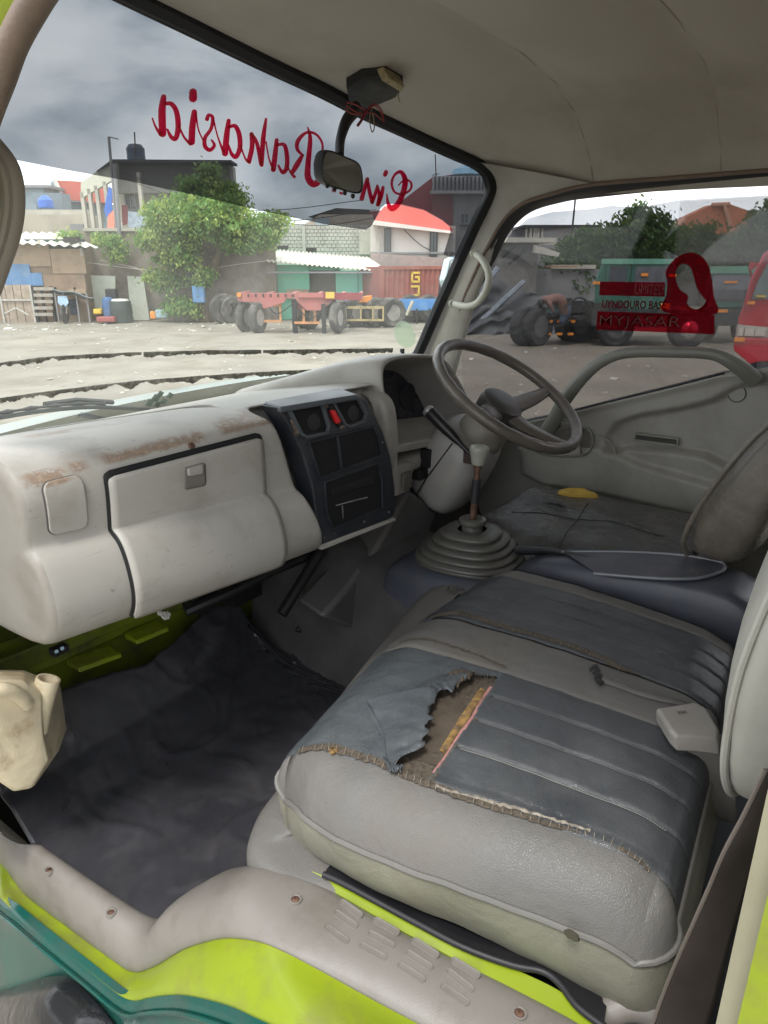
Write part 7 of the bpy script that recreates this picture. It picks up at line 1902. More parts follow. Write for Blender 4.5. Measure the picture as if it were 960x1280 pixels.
mb = MB(); mb.tube([P_at((136, 171), 29.0), P_at((147, 302), 29.0)], .05, 8); mb.tube([P_at((143, 205), 28.9), P_at((150, 300), 28.9)], .07, 8); mb.tube([P_at((136, 171), 29.0), P_at((148, 174), 29.0)], .02, 6); mb.build('pole_shaft', GREYB, pl1)
rt = thing('water_tank', 'dark water tank on the flat roof of the balcony building', 'water tank')
a0, a1, zb, zt_ = rect(148, 171, 176, 199, 31.5)
mb = MB(); r_ = (a1 - a0) / 2; mb.lathe([(r_, zb), (r_, zb + .2), (r_ * .97, zb + .25), (r_, zt_ - .15), (r_ * .7, zt_), (.1, zt_ + .03)], Q((a0 + a1) / 2, 32.5, 0), n=20); mb.build('tank', NAVYT, rt)
mb = MB(); mb.tube([P_at((168, 165), 32), P_at((170, 199), 32)], .03, 6); mb.build('pipe', DARKC, rt)
b4 = thing('block_wall_building', 'unfinished grey block building behind the mint green store', 'building')
rnd = random.Random(3)
one('wall', b4, BLOCK, 335, 466, 281, 330, 33.0, 5, True)
mb = MB()
for r_ in range(9):
    for c_ in range(24):
        x0_ = 336 + c_ * 5.4 + (2.7 if r_ % 2 else 0); y0_ = 282 + r_ * 4.6
        if x0_ + 5 > 465: continue
        ybox(mb, x0_ + .3, x0_ + 5.1, y0_ + .3, y0_ + 4.3, 32.97 - rnd.random() * .03, .1)
tag(mb.build('block_courses', BLOCK, b4, smooth=False), kind='stuff')
onep('gable_roof', b4, mat('brown_grey_roof', (.33, .28, .24), .8), [(378, 282), (400, 268), (466, 268), (466, 283)], 34.5, 3)
one('roof_light', b4, BLUEG, 394, 412, 273, 284, 34.3, .1)
onep('eave', b4, DARKI, [(385, 271), (462, 287), (462, 262), (420, 260)], 36, .4)
one('air_brick', b4, DARKI, 346, 360, 307, 311, 32.9, .1); one('air_brick', b4, DARKI, 381, 395, 310, 315, 32.9, .1); one('pier', b4, BLOCK, 378, 382, 280, 330, 32.85, .1); one('pier', b4, CONC, 449, 464, 290, 318, 32.8, .2)
b5 = thing('mint_green_store', 'mint green store shed with pale corrugated roof and dark doorway', 'shed')
one('wall', b5, MINT, 240, 387, 331, 402, 29.6, 4, True); one('wall', b5, MINT, 420, 478, 339, 402, 29.6, 4, True)
one('lintel', b5, MINT, 387, 420, 333, 338, 29.6, 4); one('doorway', b5, DARKI, 386, 421, 331, 402, 31, .3, True)
one('door_leaf', b5, mat('brown_roller_door', (.12, .10, .08), .8, var=.2, vscale=5), 388, 419, 333, 372, 29.9, .08); one('low_crate', b5, PLY, 358, 386, 362, 374, 29.3, .3)
mb = MB(); ybox(mb, 291, 292, 318, 380, 29.56, .05); ybox(mb, 329, 330, 320, 380, 29.56, .05); ybox(mb, 447, 448, 328, 380, 29.56, .05); mb.build('panel_joint', mat('dark_mint', (.09, .28, .2), .8), b5, smooth=False)
corrugated('roof_sheet', b5, CORR, ((332, 327), (487, 340), (340, 312), (462, 322)), 28.7, 31.5, 26, .03)
b6 = thing('white_house', 'white house with slim barred windows and bright red arched roof edge', 'house')
one('wall', b6, WHITEW, 463, 569, 282, 330, 31.5, 6, True)
for (x0_, x1_, t_, b_) in ((481, 488, 286, 315), (538, 546, 289, 320)): window(b6, x0_, x1_, t_, b_, 31.45, DARKC, fr=.06, bars=1)
onep('roof', b6, mat('bright_red_roof_sheet', (.60, .10, .08), .6, var=.04), [(466, 280), (474, 266), (480, 258), (500, 256), (530, 263), (553, 276), (566, 286), (566, 292), (520, 284)], 31.2, .4)
onep('eave_board', b6, WHITEW, [(466, 275), (566, 289), (566, 292), (466, 281)], 31.0, .3)
onep('lean_to_roof', b6, mat('rose_grey_roof', (.28, .22, .20), .8, var=.15), [(464, 316), (560, 323), (566, 330), (566, 340), (470, 340), (462, 330)], 31.0, .2)
mb = MB(); mb.tube(smooth_path([P_at((505, 287), 31.3), P_at((524, 305), 31.3), P_at((538, 313), 31.3)], 4), .02, 5); mb.build('hanging_cable', DARKC, b6)
one('gutter', b5, GREYB, 334, 486, 339.5, 341.5, 28.6, .1)
one('drain_pipe', b6, CONC, 472, 474, 281, 322, 31.3, .08); one('drain_pipe', b6, CONC, 560, 562, 290, 325, 31.3, .08); one('band_course', b6, GREYB, 463, 569, 315, 317, 31.35, .15)
cb1 = thing('overhead_cables', 'slack overhead cables crossing the yard above the green store', 'cables')
for a, b, c in (((150, 215), (300, 262), (455, 250)), ((150, 222), (320, 275), (470, 262)), ((336, 276), (400, 282), (470, 272))):
    mb = MB(); mb.tube(smooth_path([P_at(a, 29.2), P_at(b, 29.2), P_at(c, 29.2)], 8), .014, 5); mb.build('cable', DARKC, cb1)
b7 = thing('maroon_building', 'large maroon clad building rising behind the white house', 'building')
onep('wall', b7, MAROON, [(440, 330), (440, 266), (488, 262), (540, 222), (566, 218), (566, 330)], 39, 5)
b8 = thing('grey_tower_building', 'grey building with louvred top floor beside the windscreen pillar', 'building')
one('wall', b8, GREYB, 563, 640, 238, 330, 38.5, 5, True)
onep('wall', b8, mat('dark_maroon_wall', (.18, .05, .06), .8), [(540, 245), (566, 243), (566, 330), (540, 330)], 38.4, .3)
one('louvre_back', b8, mat('pale_louvre_back', (.33, .33, .36), .8), 541, 632, 220, 240, 38.3, .3)
for k in range(13): one('louvre', b8, DARKC, 543 + k * 5, 545 + k * 5, 221, 239, 38.1, .1)
one('parapet', b8, GREYB, 538, 640, 238, 242, 38.0, .4); window(b8, 575, 586, 267, 280, 38.45, bars=1)
mb = MB(); mb.lathe([(.8, 0), (.7, .25), (.3, .4)], P_at((584, 219), 39), n=18); mb.build('roof_dome', mat('sky_blue_dome', (.25, .45, .6), .5), b8)
mb = MB(); mb.tube([P_at((544, 193), 38.5), P_at((545, 222), 38.5)], .03, 5); mb.tube([P_at((540, 219), 38.5), P_at((549, 217), 38.5)], .02, 5); mb.build('aerial', DARKC, b8)
# ---------------- container on blue trailer
ct = thing('shipping_container', 'oxide red shipping container with yellow letters on the blue trailer', 'container')
Dc = 27.6
# side runs obliquely: near end left
cA = P_at((477, 376), Dc); cB = P_at((570, 378), Dc + 1.2); zb = cA.z; zt_ = P_at((495, 333), Dc).z
cA.z = cB.z = 0; dx_ = (cB - cA).normalized(); ny = Vector((-dx_.y, dx_.x, 0)); 
if ny.dot(HZ) < 0: ny = -ny
Lc = (cB - cA).length; rib = []
N = 60
V = []
for i in range(N + 1):
    off = (0.0, 0.0, 0.05, 0.05)[i % 4]; p = cA + dx_ * Lc * i / N + ny * off
    V += [p + Vector((0, 0, zb)), p + Vector((0, 0, zt_ - (.05)))]
F = [(2 * i, 2 * i + 2, 2 * i + 3, 2 * i + 1) for i in range(N)]
mk('ribbed_side', V, F, CONT, ct, smooth=False)
mb = MB()
Mc = Matrix((dx_, ny, Vector((0, 0, 1)))).transposed()
for (u, h, w_, hh) in ((.5, zb + .05, Lc, .14), (.5, zt_ - .05, Lc, .12)): mb.box(cA + dx_ * Lc * u + ny * .05 + Vector((0, 0, h)), (w_, .16, hh), M=Mc)
for u in (0, 1): mb.box(cA + dx_ * Lc * u + ny * .05 + Vector((0, 0, (zb + zt_) / 2)), (.14, .18, zt_ - zb + .05), M=Mc)
mb.box(cA + dx_ * Lc / 2 + ny * 1.3 + Vector((0, 0, (zb + zt_) / 2)), (Lc - .1, 2.3, zt_ - zb - .05), M=Mc)
mb.build('frame', CONT, ct, smooth=False)
mb = MB(); gx = cA + dx_ * (Lc * .38) - ny * .02
def bar_(x0_, z0_, x1_, z1_):
    mb.box(gx + dx_ * (x0_ + x1_) / 2 + Vector((0, 0, (z0_ + z1_) / 2)), (abs(x1_ - x0_), .02, abs(z1_ - z0_)), M=Mc)
h0 = lerp(zb, zt_, .52); H_ = (zt_ - zb) * .32; w_ = .36; tk = .075
for r_ in ((0, h0 + H_ - tk, w_, h0 + H_), (0, h0, tk, h0 + H_), (0, h0, w_, h0 + tk), (w_ - tk, h0, w_, h0 + H_ * .5), (w_ * .45, h0 + H_ * .42, w_, h0 + H_ * .42 + tk)): bar_(*r_)
h1 = lerp(zb, zt_, .12)
for r_ in ((0, h1 + H_ - tk, w_, h1 + H_), (w_ - tk, h1, w_, h1 + H_), (w_ * .3, h1, w_, h1 + tk)): bar_(*r_)
mb.build('lettering', YEL, ct, smooth=False)
bt = thing('blue_trailer', 'blue flatbed trailer carrying the red container', 'trailer')
mb = MB(); ybox(mb, 428, 575, 374, 388, Dc - .1, 2.4); mb.build('bed', mat('blue_trailer_paint', (.06, .22, .50), .5, var=.15, vscale=1.5, dirt=(.3, .35, .4), dscale=3, damt=.3), bt, smooth=False)
mb = MB(); ybox(mb, 478, 575, 388, 394, Dc + .2, 1.6); [ybox(mb, x, x + 2, 386, 404, Dc - .2, .1) for x in (482, 505, 520, 536)]; mb.build('chassis', DARKC, bt, smooth=False)
for x in (512, 535, 558): p = P_at((x, 400), Dc + .3); p.z = .5; wheel_at(bt, p, .5, .3, RT * .35 - HZ)
mb = MB(); mb.tube([P_at((516, 376), Dc - .3), P_at((508, 394), Dc - .3)], .06, 6); mb.build('strut', mat('pale_strut', (.55, .52, .4), .6), bt)
# ---------------- red skeletal trailer
rtl = thing('skeletal_trailer', 'long faded red skeletal trailer on dusty wheels before the green store', 'trailer')
Dt = 23.6
mb = MB(); ybox(mb, 297, 452, 366.5, 372, Dt, .18); ybox(mb, 297, 452, 366.5, 372, Dt + 1.6, .18); ybox(mb, 297, 300, 366, 376, Dt - .05, 1.9)
for x in (330, 362, 395, 425, 448): ybox(mb, x, x + 4, 367, 371, Dt, 1.8)
mb.build('beam', REDCH, rtl, smooth=False)
mb = MB(); ypoly(mb, [(297, 372), (358, 372), (355, 378), (330, 386), (322, 378), (300, 377)], Dt - .02, .12); ypoly(mb, [(368, 372), (418, 372), (412, 380), (400, 388), (384, 388), (374, 379)], Dt - .02, .12)
ypoly(mb, [(372, 366), (404, 366), (404, 372), (372, 372)], Dt - .1, .1); mb.build('gusset', REDCH, rtl, smooth=False)
mb = MB(); ybox(mb, 404, 452, 366, 375, Dt - .12, .12); mb.build('nose_plate', mat('dark_red_plate', (.24, .03, .04), .6), rtl, smooth=False)
one('marker_plate', rtl, YEL, 407, 418, 365, 373, Dt - .25, .05); one('marker_plate', rtl, ORANGE, 296, 301, 366, 371, Dt - .1, .05)
mb = MB(); 
for (x0_, x1_, t_, b_) in ((326, 352, 380, 383), (326, 352, 400, 403), (326, 328.5, 381, 402), (349, 351.5, 381, 402), (368, 400, 402, 405), (378, 381, 386, 402), (392, 395, 386, 402)): ybox(mb, x0_, x1_, t_, b_, Dt + .05, .08)
mb.build('side_guard', mat('faded_orange_steel', (.48, .23, .10), .6, var=.2), rtl, smooth=False)
for (x, y, dd_) in ((306, 393, .3), (322, 396, -.1), (422, 398, 0), (427, 399, 1.5), (380, 400, 1.6), (388, 401, 1.0)):
    p = P_at((x, y), Dt + dd_); p.z = .48; wheel_at(rtl, p, .48, .24, RT * 1.0 - HZ * (.35 if x < 350 or x > 400 else .5))
one('landing_leg', rtl, DARKC, 365, 371, 374, 416, Dt + .1, .16, True); one('landing_leg', rtl, DARKC, 402, 407, 380, 418, Dt - .05, .16, True)
one('tool_box', rtl, REDCH, 372, 398, 377, 388, Dt + .3, .8)
mb = MB()
for k in range(16): ybox(mb, 300 + k * 9.3, 302 + k * 9.3, 367.5, 371, Dt - .03, .05)
ybox(mb, 300, 350, 376, 378, Dt + .8, .1); ybox(mb, 404, 440, 378, 381, Dt + .6, .1)
for x in (306, 322, 422): ypoly(mb, [(x - 9, 384), (x, 379), (x + 9, 384), (x, 382)], Dt + .15, .08)
mb.build('suspension', DARKC, rtl, smooth=False)
mb = MB()
for a, b, c in (((330, 374), (345, 392), (366, 380)), ((371, 384), (388, 398), (404, 386)), ((410, 378), (420, 388), (440, 379))): mb.tube(smooth_path([P_at(a, Dt), P_at(b, Dt), P_at(c, Dt)], 5), .018, 5)
mb.build('air_hose', DARKC, rtl)
bc_ = thing('bare_chassis', 'bare orange and black truck chassis with wheels beside the container', 'chassis')
Dbc = 25.2
mb = MB(); ybox(mb, 431, 480, 383, 386, Dbc, .1); ybox(mb, 431, 480, 399, 401.5, Dbc, .1); [ybox(mb, x, x + 2, 384, 400, Dbc, .1) for x in (431, 450, 465, 478)]; mb.build('guard_frame', mat('faded_yellow_steel', (.42, .33, .16), .6, var=.2), bc_, smooth=False)
mb = MB(); ybox(mb, 433, 492, 376, 383, Dbc + .5, 1.4); ypoly(mb, [(478, 392), (490, 374), (494, 376), (483, 394)], Dbc + .2, .1); mb.build('frame_rail', DARKC, bc_, smooth=False)
mb = MB(); ypoly(mb, [(448, 378), (454, 371), (464, 370), (466, 378)], Dbc + .3, .6); mb.build('coupling', ORANGE, bc_, smooth=False)
for x in (446, 470, 489): p = P_at((x, 403), Dbc + .5); p.z = .5; wheel_at(bc_, p, .5, .4, RT * .55 - HZ)
# ---------------- trees
def tree(name, label, blobs, D, trunk, m1, m2, nleaf, ls, seed, cat_='tree', group=None, depth=1.0):
    rnd = random.Random(seed); t = thing(name, label, cat_, group)
    if trunk:
        mb = MB()
        for pts, r0, r1 in trunk:
            sp = smooth_path([P_at(q, D + 0.2) for q in pts], 5); mb.tube(sp, [lerp(r0, r1, i / (len(sp) - 1)) for i in range(len(sp))], 9)
        mb.build('trunk', TRUNK, t)
    V = []; F = []; MI = []
    tot = sum(b[2] * b[3] for b in blobs)
    for (bx, by, rx, ry) in blobs:
        c = P_at((bx, by), D); sc__ = D / FPX; RX, RY = rx * sc__, ry * sc__; RD = max(RX, RY) * depth * .8
        n_ = int(nleaf * rx * ry / tot)
        ncl = max(6, n_ // 26)
        for k in range(ncl):
            # clump centre in a shell-heavy distribution
            while True:
                q = Vector((rnd.uniform(-1, 1), rnd.uniform(-1, 1), rnd.uniform(-1, 1)))
                if .25 < q.length < 1.0: break
            q = q * (0.75 + .35 * noise.noise(Vector((q.x * 2 + bx, q.y * 2, q.z * 2 + by))))
            cc__ = c + RT * q.x * RX + HZ * q.y * RD + Vector((0, 0, q.z * RY)); cs = ls * rnd.uniform(1.6, 4.2)
            bright = rnd.random() < .35
            for j in range(26):
                o_ = Vector((rnd.gauss(0, 1), rnd.gauss(0, 1), rnd.gauss(0, .7))) * cs * .45
                p = cc__ + o_; s = ls * rnd.uniform(.5, 1.25)
                n1_ = Vector((rnd.uniform(-1, 1), rnd.uniform(-1, 1), rnd.uniform(-.2, 1))).normalized(); a_ = n1_.orthogonal().normalized(); b_ = n1_.cross(a_)
                k0 = len(V); V += [p + a_ * s * .9, p + b_ * s * .38, p - a_ * s * .8, p - b_ * s * .38]; F.append((k0, k0 + 1, k0 + 2, k0 + 3)); MI.append(1 if bright else 0)
    mk('crown', V, F, [m1, m2], t, smooth=False, fmat=MI)
    return t
tree('leafy_tree', 'broad bright green tree over the boundary wall in the middle of the yard', [(262, 275, 80, 34), (215, 292, 42, 30), (325, 288, 34, 24), (280, 246, 34, 24), (205, 268, 30, 22), (305, 305, 36, 12), (222, 318, 36, 18), (262, 218, 16, 14), (228, 384, 30, 14), (205, 350, 28, 16), (252, 345, 24, 14), (345, 275, 14, 12), (185, 300, 16, 14), (240, 232, 18, 12)], 27.8, [([(258, 402), (252, 370), (243, 340), (235, 310)], .28, .16), ([(254, 380), (262, 350), (275, 310), (280, 270)], .18, .08)], LEAF, LEAF2, 34000, .105, 4)
tag(tree('wall_creeper', 'green creeper trailing over the wall top beside the shack', [(135, 302, 26, 9), (148, 316, 14, 16), (90, 294, 24, 4)], 28.3, None, LEAF, LEAF2, 2200, .09, 9, 'creeper'))
# seen through the driver's window
Dw = 36
for i, (lb, bl_, dd_) in enumerate((('dark bushy tree behind the green truck, tallest of the row', [(800, 275, 22, 20), (775, 300, 42, 32), (815, 300, 42, 36), (750, 330, 34, 30), (795, 340, 60, 28)], 0),
                               ('olive leafy tree in front of the orange roof', [(875, 302, 38, 26), (900, 325, 45, 30), (850, 325, 44, 30), (930, 312, 30, 34), (835, 300, 26, 18)], 1.5),
                               ('dark tree at the right border of the driver window', [(962, 290, 30, 42), (985, 320, 45, 45)], -1),
                               ('small roadside shrubs left of the dark bushy tree', [(715, 315, 20, 16), (700, 335, 24, 20), (730, 345, 32, 24), (735, 298, 14, 10)], -2))):
    tree('dark_tree' if i < 3 else 'low_shrub', lb, bl_, Dw + dd_, [([(bl_[0][0], 400), (bl_[0][0] + 4, 340)], .2, .12)], LEAFD, LEAFD2, 11000 if i < 3 else 5000, .17, 20 + i, 'tree' if i < 3 else 'shrub', 'trees behind the parked trucks' if i < 3 else None)
b9 = thing('orange_roof_house', 'house with a large hipped orange tiled roof above the trees', 'house')
onep('roof', b9, TILE, [(838, 292), (856, 272), (890, 256), (912, 255), (938, 264), (948, 292)], 46, 1)
mb = MB(); mb.tube([P_at((905, 256), 45.9), P_at((915, 292), 45.9)], .12, 6); mb.tube([P_at((890, 256), 45.9), P_at((912, 255), 45.9)], .12, 6); mb.build('ridge_tiles', mat('pale_ridge', (.5, .25, .16), .8), b9)
one('wall', b9, WHITEW, 842, 946, 292, 330, 46.2, 4, True)
b10 = thing('grey_container_house', 'long grey boxy building far beyond the tarpaulin heap', 'building')
one('wall', b10, mat('grey_box_wall', (.26, .26, .26), .8, var=.1), 656, 752, 284, 318, 40, 5, True); one('roof_edge', b10, DARKC, 655, 753, 281, 284.5, 39.7, 5.5)
for k in range(5): one('rib', b10, CONC, 657 + k * 5, 659 + k * 5, 284, 300, 39.8, .1)
one('awning', b10, CONC, 668, 702, 302, 306, 38.6, .8)
window(b10, 664, 670, 285, 297, 39.95, WHITEW, bars=0)
b11 = thing('tiled_roof_shed', 'small shed with broken terracotta tile roof left of the trees', 'shed')
onep('roof', b11, TILE, [(709, 314), (738, 297), (752, 300), (752, 306), (735, 308), (716, 316)], 38, 1.5); one('wall', b11, DARKI, 716, 752, 307, 325, 38.5, 2, True)
b12 = thing('grey_yard_office', 'low pale yard office with wide grey awning beside the window edge', 'building')
one('wall', b12, mat('dark_grey_wall', (.20, .19, .18), .9, var=.15), 620, 672, 302, 345, 31, 3, True); one('roof', b12, CONC, 625, 695, 297, 303, 30.5, 3); onep('awning', b12, CONC, [(670, 306), (700, 316), (698, 321), (668, 316)], 30, .5)  # office wall in plain dark grey
for s in ((628, 322, 644, 306), (636, 330, 660, 308)):
    mb = MB(); mb.tube([P_at(s[:2], 30.4), P_at(s[2:], 30.4)], .06, 6); mb.build('brace', DARKC, b12)
one('wall_strip', b12, CONC, 690, 745, 331, 336, 33, .3); one('wall_strip', b12, GREYB, 660, 750, 336, 372, 33.2, .3, True); one('pipe_run', b12, mat('rusty_pipe', (.34, .20, .12), .7), 682, 722, 332, 334, 32.5, .1)
# big grey tarpaulin heap
hp_ = thing('tarpaulin_heap', 'dark crumpled tarpaulin heap piled beyond the steering wheel', 'tarpaulin')
def heap(u, v):
    px = lerp(548, 720, u); topy = interp([(548, 345), (585, 350), (600, 330), (625, 350), (650, 362), (690, 372), (720, 392)], px)
    D_ = 25.0 - 2.6 * v
    py = lerp(topy, 425, v ** .8)
    p = P_at((px, py), D_); p += Vector((0, 0, .16 * noise.noise(Vector((u * 9, v * 5, 0))) + .10 * noise.noise(Vector((u * 21 + v * 9, v * 8, 3))))); p += HZ * (.5 * noise.noise(Vector((u * 10 + v * 6, v * 4, 9)))); p.z = max(-.03, p.z) if v < .97 else -.05
    return p
V, F = grid(heap, lin(0, 1, 60), lin(0, 1, 30)); mk('sheet', V, F, mat('dark_grey_tarpaulin', (.075, .075, .08), .7, var=.3, vscale=1.5, bump2=.4, b2scale=2), hp_, auto=False)
for s in (((560, 420), (622, 335)), ((575, 425), (655, 352)), ((552, 388), (600, 330))):
    mb = MB(); mb.tube([P_at(s[0], 23), P_at(s[1], 24.3)], .09, 6); mb.build('lashed_pole', mat('grey_blue_pipe', (.20, .22, .25), .6, var=.3), hp_)
# ---------------- green tractor truck, side on, chassis to the left
def truck_side(root, D, x0, x1, ytop, ybase, m_):
    """cab between px x0..x1 (side view), built as a solid with real width 2.2 m"""
    a0, a1, zb, zt_ = rect(x0, x1, ytop, ybase, D); W_ = 2.2
    kk = (a0 + a1) / 2 / D
    def T(u, d, h): return Q(lerp(a0, a1, u) + kk * d, D + d, h)
    floor_ = .95
    prof = [(0.02, floor_), (0.0, floor_ + .75), (0.055, zt_ - .15), (0.10, zt_ - .02), (0.95, zt_), (1.0, zt_ - .12), (1.0, floor_)]
    secs = [[T(u, d, h) for u, h in prof] for d in (0, W_)]
    mid = [[T(lerp(u, .5, .02), d, h + (0.02 if h > zt_ - .2 else 0)) for u, h in prof] for d in (W_ * .3, W_ * .7)]
    V, F = loft([secs[0], mid[0], mid[1], secs[1]], closed=True, caps=True)
    mk('cab', V, F, m_, root, smooth=False, bevel=.05, bseg=3)
    return T, zt_, floor_
TYRE = mat('dark_truck_tyre', (0.022, 0.022, 0.025), 0.85, var=0.3, vscale=4, dirt=(0.09, 0.085, 0.08), dscale=3, damt=0.6); RIM = mat('dark_truck_rim', (0.10, 0.10, 0.10), 0.6, var=0.3)
gt1 = thing('green_tractor_truck', 'dark green tractor truck standing side on with its wheels and bare chassis', 'truck')
Dg1 = 19.6
T, zt_, fl0 = truck_side(gt1, Dg1, 741, 838, 325, 433, GREENT)
def tplate(nm, m_, u0, u1, h0, h1, d=-.02, th=.03, par=gt1, T=T):
    mb = MB(); mb.hexa([T(u0, d, h0), T(u1, d, h0), T(u1, d + th, h0), T(u0, d + th, h0), T(u0, d, h1), T(u1, d, h1), T(u1, d + th, h1), T(u0, d + th, h1)]); return mb.build(nm, m_, par, smooth=False)
tplate('roof_rim', mat('pale_green_roof', (.12, .30, .22), .4), .06, .98, zt_ - .10, zt_ + .03, -.03, .06)
w1 = tplate('side_window', TGLASS, .17, .40, zt_ - .72, zt_ - .16); tplate('window_frame', GREENT, .15, .175, zt_ - .74, zt_ - .14, -.04, .03, w1)
tplate('rear_window', mat('grey_truck_window', (.10, .12, .13), .15), .50, .92, zt_ - .66, zt_ - .16)
tplate('door_gap', BLACK, .445, .455, fl0 + .05, zt_ - .12, -.012, .01); tplate('door_gap', BLACK, .13, .138, fl0 + .05, zt_ - .3, -.012, .01)
tplate('skirt', mat('black_truck_skirt', (.02, .03, .03), .5), .0, 1.15, .55, .98, -.03, .5)
tplate('wheel_arch', DARKC, .02, .42, .55, 1.15, -.05, .06)
tplate('door_handle', BLACK, .385, .425, 1.55, 1.60, -.04, .03); tplate('front_pillar', GREENT, .135, .16, fl0, zt_ - .1, -.03, .02)
tplate('step', BLACK, .14, .42, .42, .50, -.06, .2); tplate('fuel_tank', RIM, .60, .98, .52, .80, -.10, .4)
for (u, h) in ((.02, 1.62), (.62, 1.82), (.98, 1.80)): tplate('marker_lamp', ORANGE, u - .04, u + .05, h, h + .07, -.06, .05)
tplate('chrome_trim', RIM, .10, .30, 1.42, 1.46, -.03, .02); tplate('number_plate', mat('yellow_plate', (.6, .5, .08), .5), .88, 1.0, .98, 1.14, -.04, .02)
p = P_at((770, 412), Dg1); p.z = .5; wheel_at(gt1, p + HZ * .1, .5, .3, HZ * -1 + RT * .1); p2 = p + HZ * 1.9; wheel_at(gt1, p2, .5, .3, HZ * -1)
# chassis and rear double wheels
mb = MB(); ybox(mb, 672, 742, 384, 391, Dg1 + .6, .12); ybox(mb, 672, 742, 384, 391, Dg1 + 1.5, .12); ybox(mb, 676, 740, 395, 408, Dg1 + .5, .9); ybox(mb, 694, 742, 376, 384, Dg1 + .8, .8); mb.build('chassis_frame', DARKC, gt1, smooth=False)
tl = one('tail_board', gt1, mat('dark_teal_board', (.03, .12, .13), .5), 671, 700, 386, 391, Dg1 + .2, .1)
for k in range(3):
    one('marker_lamp', gt1, ORANGE, 683 + k * 14, 691 + k * 14, 400 - 0, 403.5, Dg1 + .3, .06); one('marker_lamp', gt1, ORANGE, 682 + k * 14, 689 + k * 14, 416, 419, Dg1 + .3, .06)
for (x, dd_, ax_) in ((657, .3, RT * .75 - HZ), (671, .25, RT * .75 - HZ), (712, 1.6, RT * .6 - HZ), (722, 1.2, RT * .4 - HZ)):
    p = P_at((x, 412), Dg1 + dd_); p.z = .52; wheel_at(gt1, p, .52, .34, ax_)
mb = MB()
rnd = random.Random(8)
for k in range(16):
    p = P_at((rnd.uniform(695, 742), rnd.uniform(374, 405)), Dg1 + rnd.uniform(.3, .9)); mb.box(p, (rnd.uniform(.1, .4), .2, rnd.uniform(.05, .25)), M=MQ @ Matrix.Rotation(rnd.uniform(-.6, .6), 3, 'Y'))
mb.tube(smooth_path([P_at((705, 385), Dg1), P_at((722, 372), Dg1), P_at((735, 378), Dg1), P_at((742, 392), Dg1)], 5), .03, 6)
mb.build('running_gear', DARKC, gt1, smooth=False)
# person bending over the chassis
pe = thing('person', 'person in a brown top and blue trousers bending over the truck chassis', 'person')
def skin_fig(nm, verts, edges, radii, m_, par, sub=2):
    me = bpy.data.meshes.new(nm); me.from_pydata([tuple(v) for v in verts], edges, []); me.materials.append(m_)
    o = bpy.data.objects.new(nm, me); link(o, par)
    sk_ = o.modifiers.new('sk', 'SKIN'); o.data.skin_vertices[0].data[0].use_root = True
    for i, r_ in enumerate(radii): o.data.skin_vertices[0].data[i].radius = (r_, r_)
    md = o.modifiers.new('u', 'SUBSURF'); md.levels = sub; md.render_levels = sub
    return o
Dp = Dg1 + .1
def pp_(px, py, dd=0.0): return P_at((px, py), Dp + dd)
body = [pp_(706, 384), pp_(703, 377), pp_(696, 371.5), pp_(686, 370.5), pp_(679, 374), pp_(675, 379), pp_(706, 393, .1), pp_(703, 404, .1), pp_(704, 393, .35), pp_(707, 404, .35), pp_(688, 381, -.2), pp_(692, 390, -.1), pp_(686, 382, .25), pp_(694, 391, .2)]
skin_fig('body', body, [(0, 1), (1, 2), (2, 3), (3, 4), (4, 5), (0, 6), (6, 7), (0, 8), (8, 9), (3, 10), (10, 11), (3, 12), (12, 13)], [.14, .15, .16, .15, .07, .10, .10, .07, .10, .07, .05, .04, .05, .04], mat('brown_top', (.19, .095, .08), .8, var=.15), pe)
skin_fig('trousers', [pp_(707, 385), pp_(706, 394, -.02), pp_(702, 405, -.02), pp_(704, 394, .38), pp_(707, 405, .38)], [(0, 1), (1, 2), (0, 3), (3, 4)], [.165, .12, .09, .12, .09], mat('blue_trousers', (.04, .06, .10), .8), pe)
mb = MB(); hc_ = pp_(676, 378); mb.lathe([(.02, .10), (.07, .085), (.1, .03), (.1, -.03), (.06, -.1), (.02, -.12)], hc_, n=14); mb.build('hair', BLACK, pe)
# second green truck, seen three-quarter from the front
gt2 = thing('green_truck', 'second dark green truck parked behind the red decal at right', 'truck')
T2, zt2, fl2 = truck_side(gt2, 20.4, 878, 942, 334, 440, GREENT)
def t2(nm, m_, u0, u1, h0, h1, d=-.02, th=.03): return tplate(nm, m_, u0, u1, h0, h1, d, th, gt2, T2)
t2('roof_rim', MATS['pale_green_roof'], .04, .96, zt2 - .16, zt2 + .02, -.05, .08)
t2('windscreen', mat('lilac_windscreen', (.16, .17, .20), .12), .12, .90, zt2 - .85, zt2 - .2); t2('grille', DARKC, .15, .85, 1.15, 1.45); t2('bumper', mat('black_truck_skirt', (.02, .03, .03), .5), .0, 1.0, .5, .95, -.15, .3)
for u in (.15, .8): t2('headlamp', RIM, u - .07, u + .07, 1.0, 1.15, -.05, .05)
t2('marker_lamp', ORANGE, .35, .6, 1.62, 1.68, -.05, .04); t2('marker_lamp', ORANGE, .3, .5, .86, .94, -.2, .04)
for u in (.1, .85): p = T2(u, .6, .5); wheel_at(gt2, p, .5, .3, RT)
# white hub seen below the decal
gt3 = thing('spare_wheel', 'chrome hubbed truck wheel low behind the red decal', 'wheel')
p = P_at((858, 421), 19.2); p.z = .5; wheel_at(gt3, p, .5, .3, HZ * -1)
mb = MB(); mb.lathe([(.24, 0), (.22, .05), (.1, .12), (.02, .13)], p - HZ * .16, M=(HZ * -1).to_track_quat('Z', 'Y').to_matrix(), n=20); mb.build('hub_cap', mat('chrome_hub', (.6, .6, .6), .25, metal=.8), gt3)
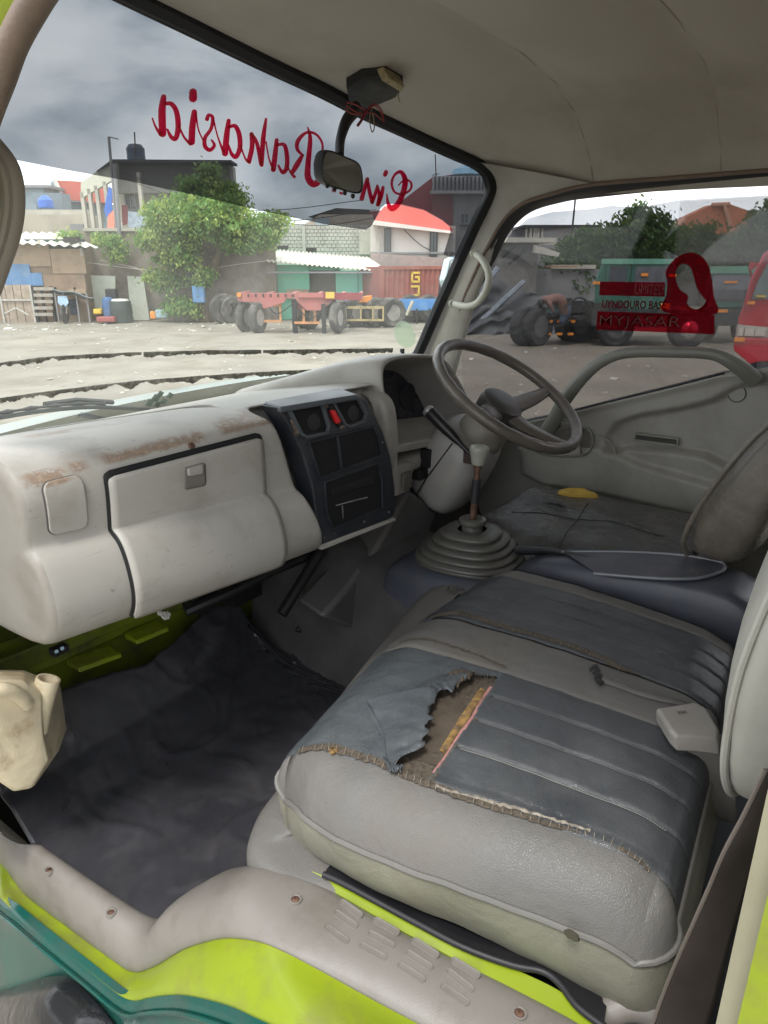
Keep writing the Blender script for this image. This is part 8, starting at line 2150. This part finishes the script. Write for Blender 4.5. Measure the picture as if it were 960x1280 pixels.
# red truck at the right border
rt1 = thing('red_truck', 'red truck front corner with headlamp at the right border of the window', 'truck')
Dr = 13.0
onep('cab', rt1, REDTR, [(930, 380), (938, 352), (955, 318), (985, 300), (1080, 300), (1080, 425), (925, 425), (922, 400)], Dr, 2.0, away=(HZ + RT * .6), bevel=.03)
onep('windscreen_frame', rt1, mat('grey_truck_windscreen', (.16, .20, .21), .12), [(940, 374), (948, 352), (963, 324), (985, 310), (1080, 310), (1080, 374)], Dr - .04, .06)
mb = MB(); mb.tube([P_at((932, 380), Dr - .06), P_at((939, 352), Dr - .06), P_at((956, 318), Dr - .06), P_at((985, 302), Dr - .06)], .03, 6); mb.build('pillar', REDTR, rt1)
onep('bumper', rt1, REDTR, [(917, 422), (968, 424), (1060, 424), (1060, 452), (950, 452), (937, 455), (917, 438)], Dr - .25, .5, away=(HZ + RT * .6), bevel=.02)
onep('headlamp_panel', rt1, mat('beige_lamp_panel', (.36, .33, .28), .4), [(924, 406), (958, 409), (1000, 409), (1000, 423), (922, 422)], Dr - .08, .1, bevel=.01)
for (x0_, x1_) in ((924, 929), (931, 943), (944, 957)): one('headlamp', rt1, mat('pale_lamp_lens', (.5, .48, .42), .15), x0_, x1_, 410, 420, Dr - .13, .05)
one('indicator', rt1, ORANGE, 919, 931, 422, 427, Dr - .3, .04); one('indicator', rt1, ORANGE, 934, 944, 376.5, 380.5, Dr - .08, .04); one('wiper', rt1, YEL, 946, 957, 369, 371.5, Dr - .08, .03)
mb = MB(); mb.tube(smooth_path([P_at((939, 345), Dr - .1), P_at((938, 334), Dr - .3), P_at((948, 330), Dr - .3)], 4), .02, 6); mb.box(P_at((940, 332), Dr - .3), (.08, .05, .12), M=MQ); mb.build('side_mirror', REDTR, rt1)
p = P_at((965, 440), Dr + .3); p.z = .48; wheel_at(rt1, p, .48, .3, RT)
# overhead aerial mast
am = thing('aerial_mast', 'tall thin aerial mast rising left of the trees', 'mast')
mb = MB(); mb.tube([P_at((712, 320), 39), P_at((719, 250), 39)], .05, 6); mb.build('shaft', DARKC, am)
# distant dark wall right side to close the view
fw = thing('distant_wall', 'long low grey wall far behind the parked trucks', 'wall'); one('wall_face', fw, GREYB, 740, 1150, 345, 388, 38, .4, True)
fw2 = thing('distant_wall', 'plain concrete yard wall far beyond the left frame edge', 'wall'); one('wall_face', fw2, CONC, -500, -62, 330, 400, 30, .4, True)
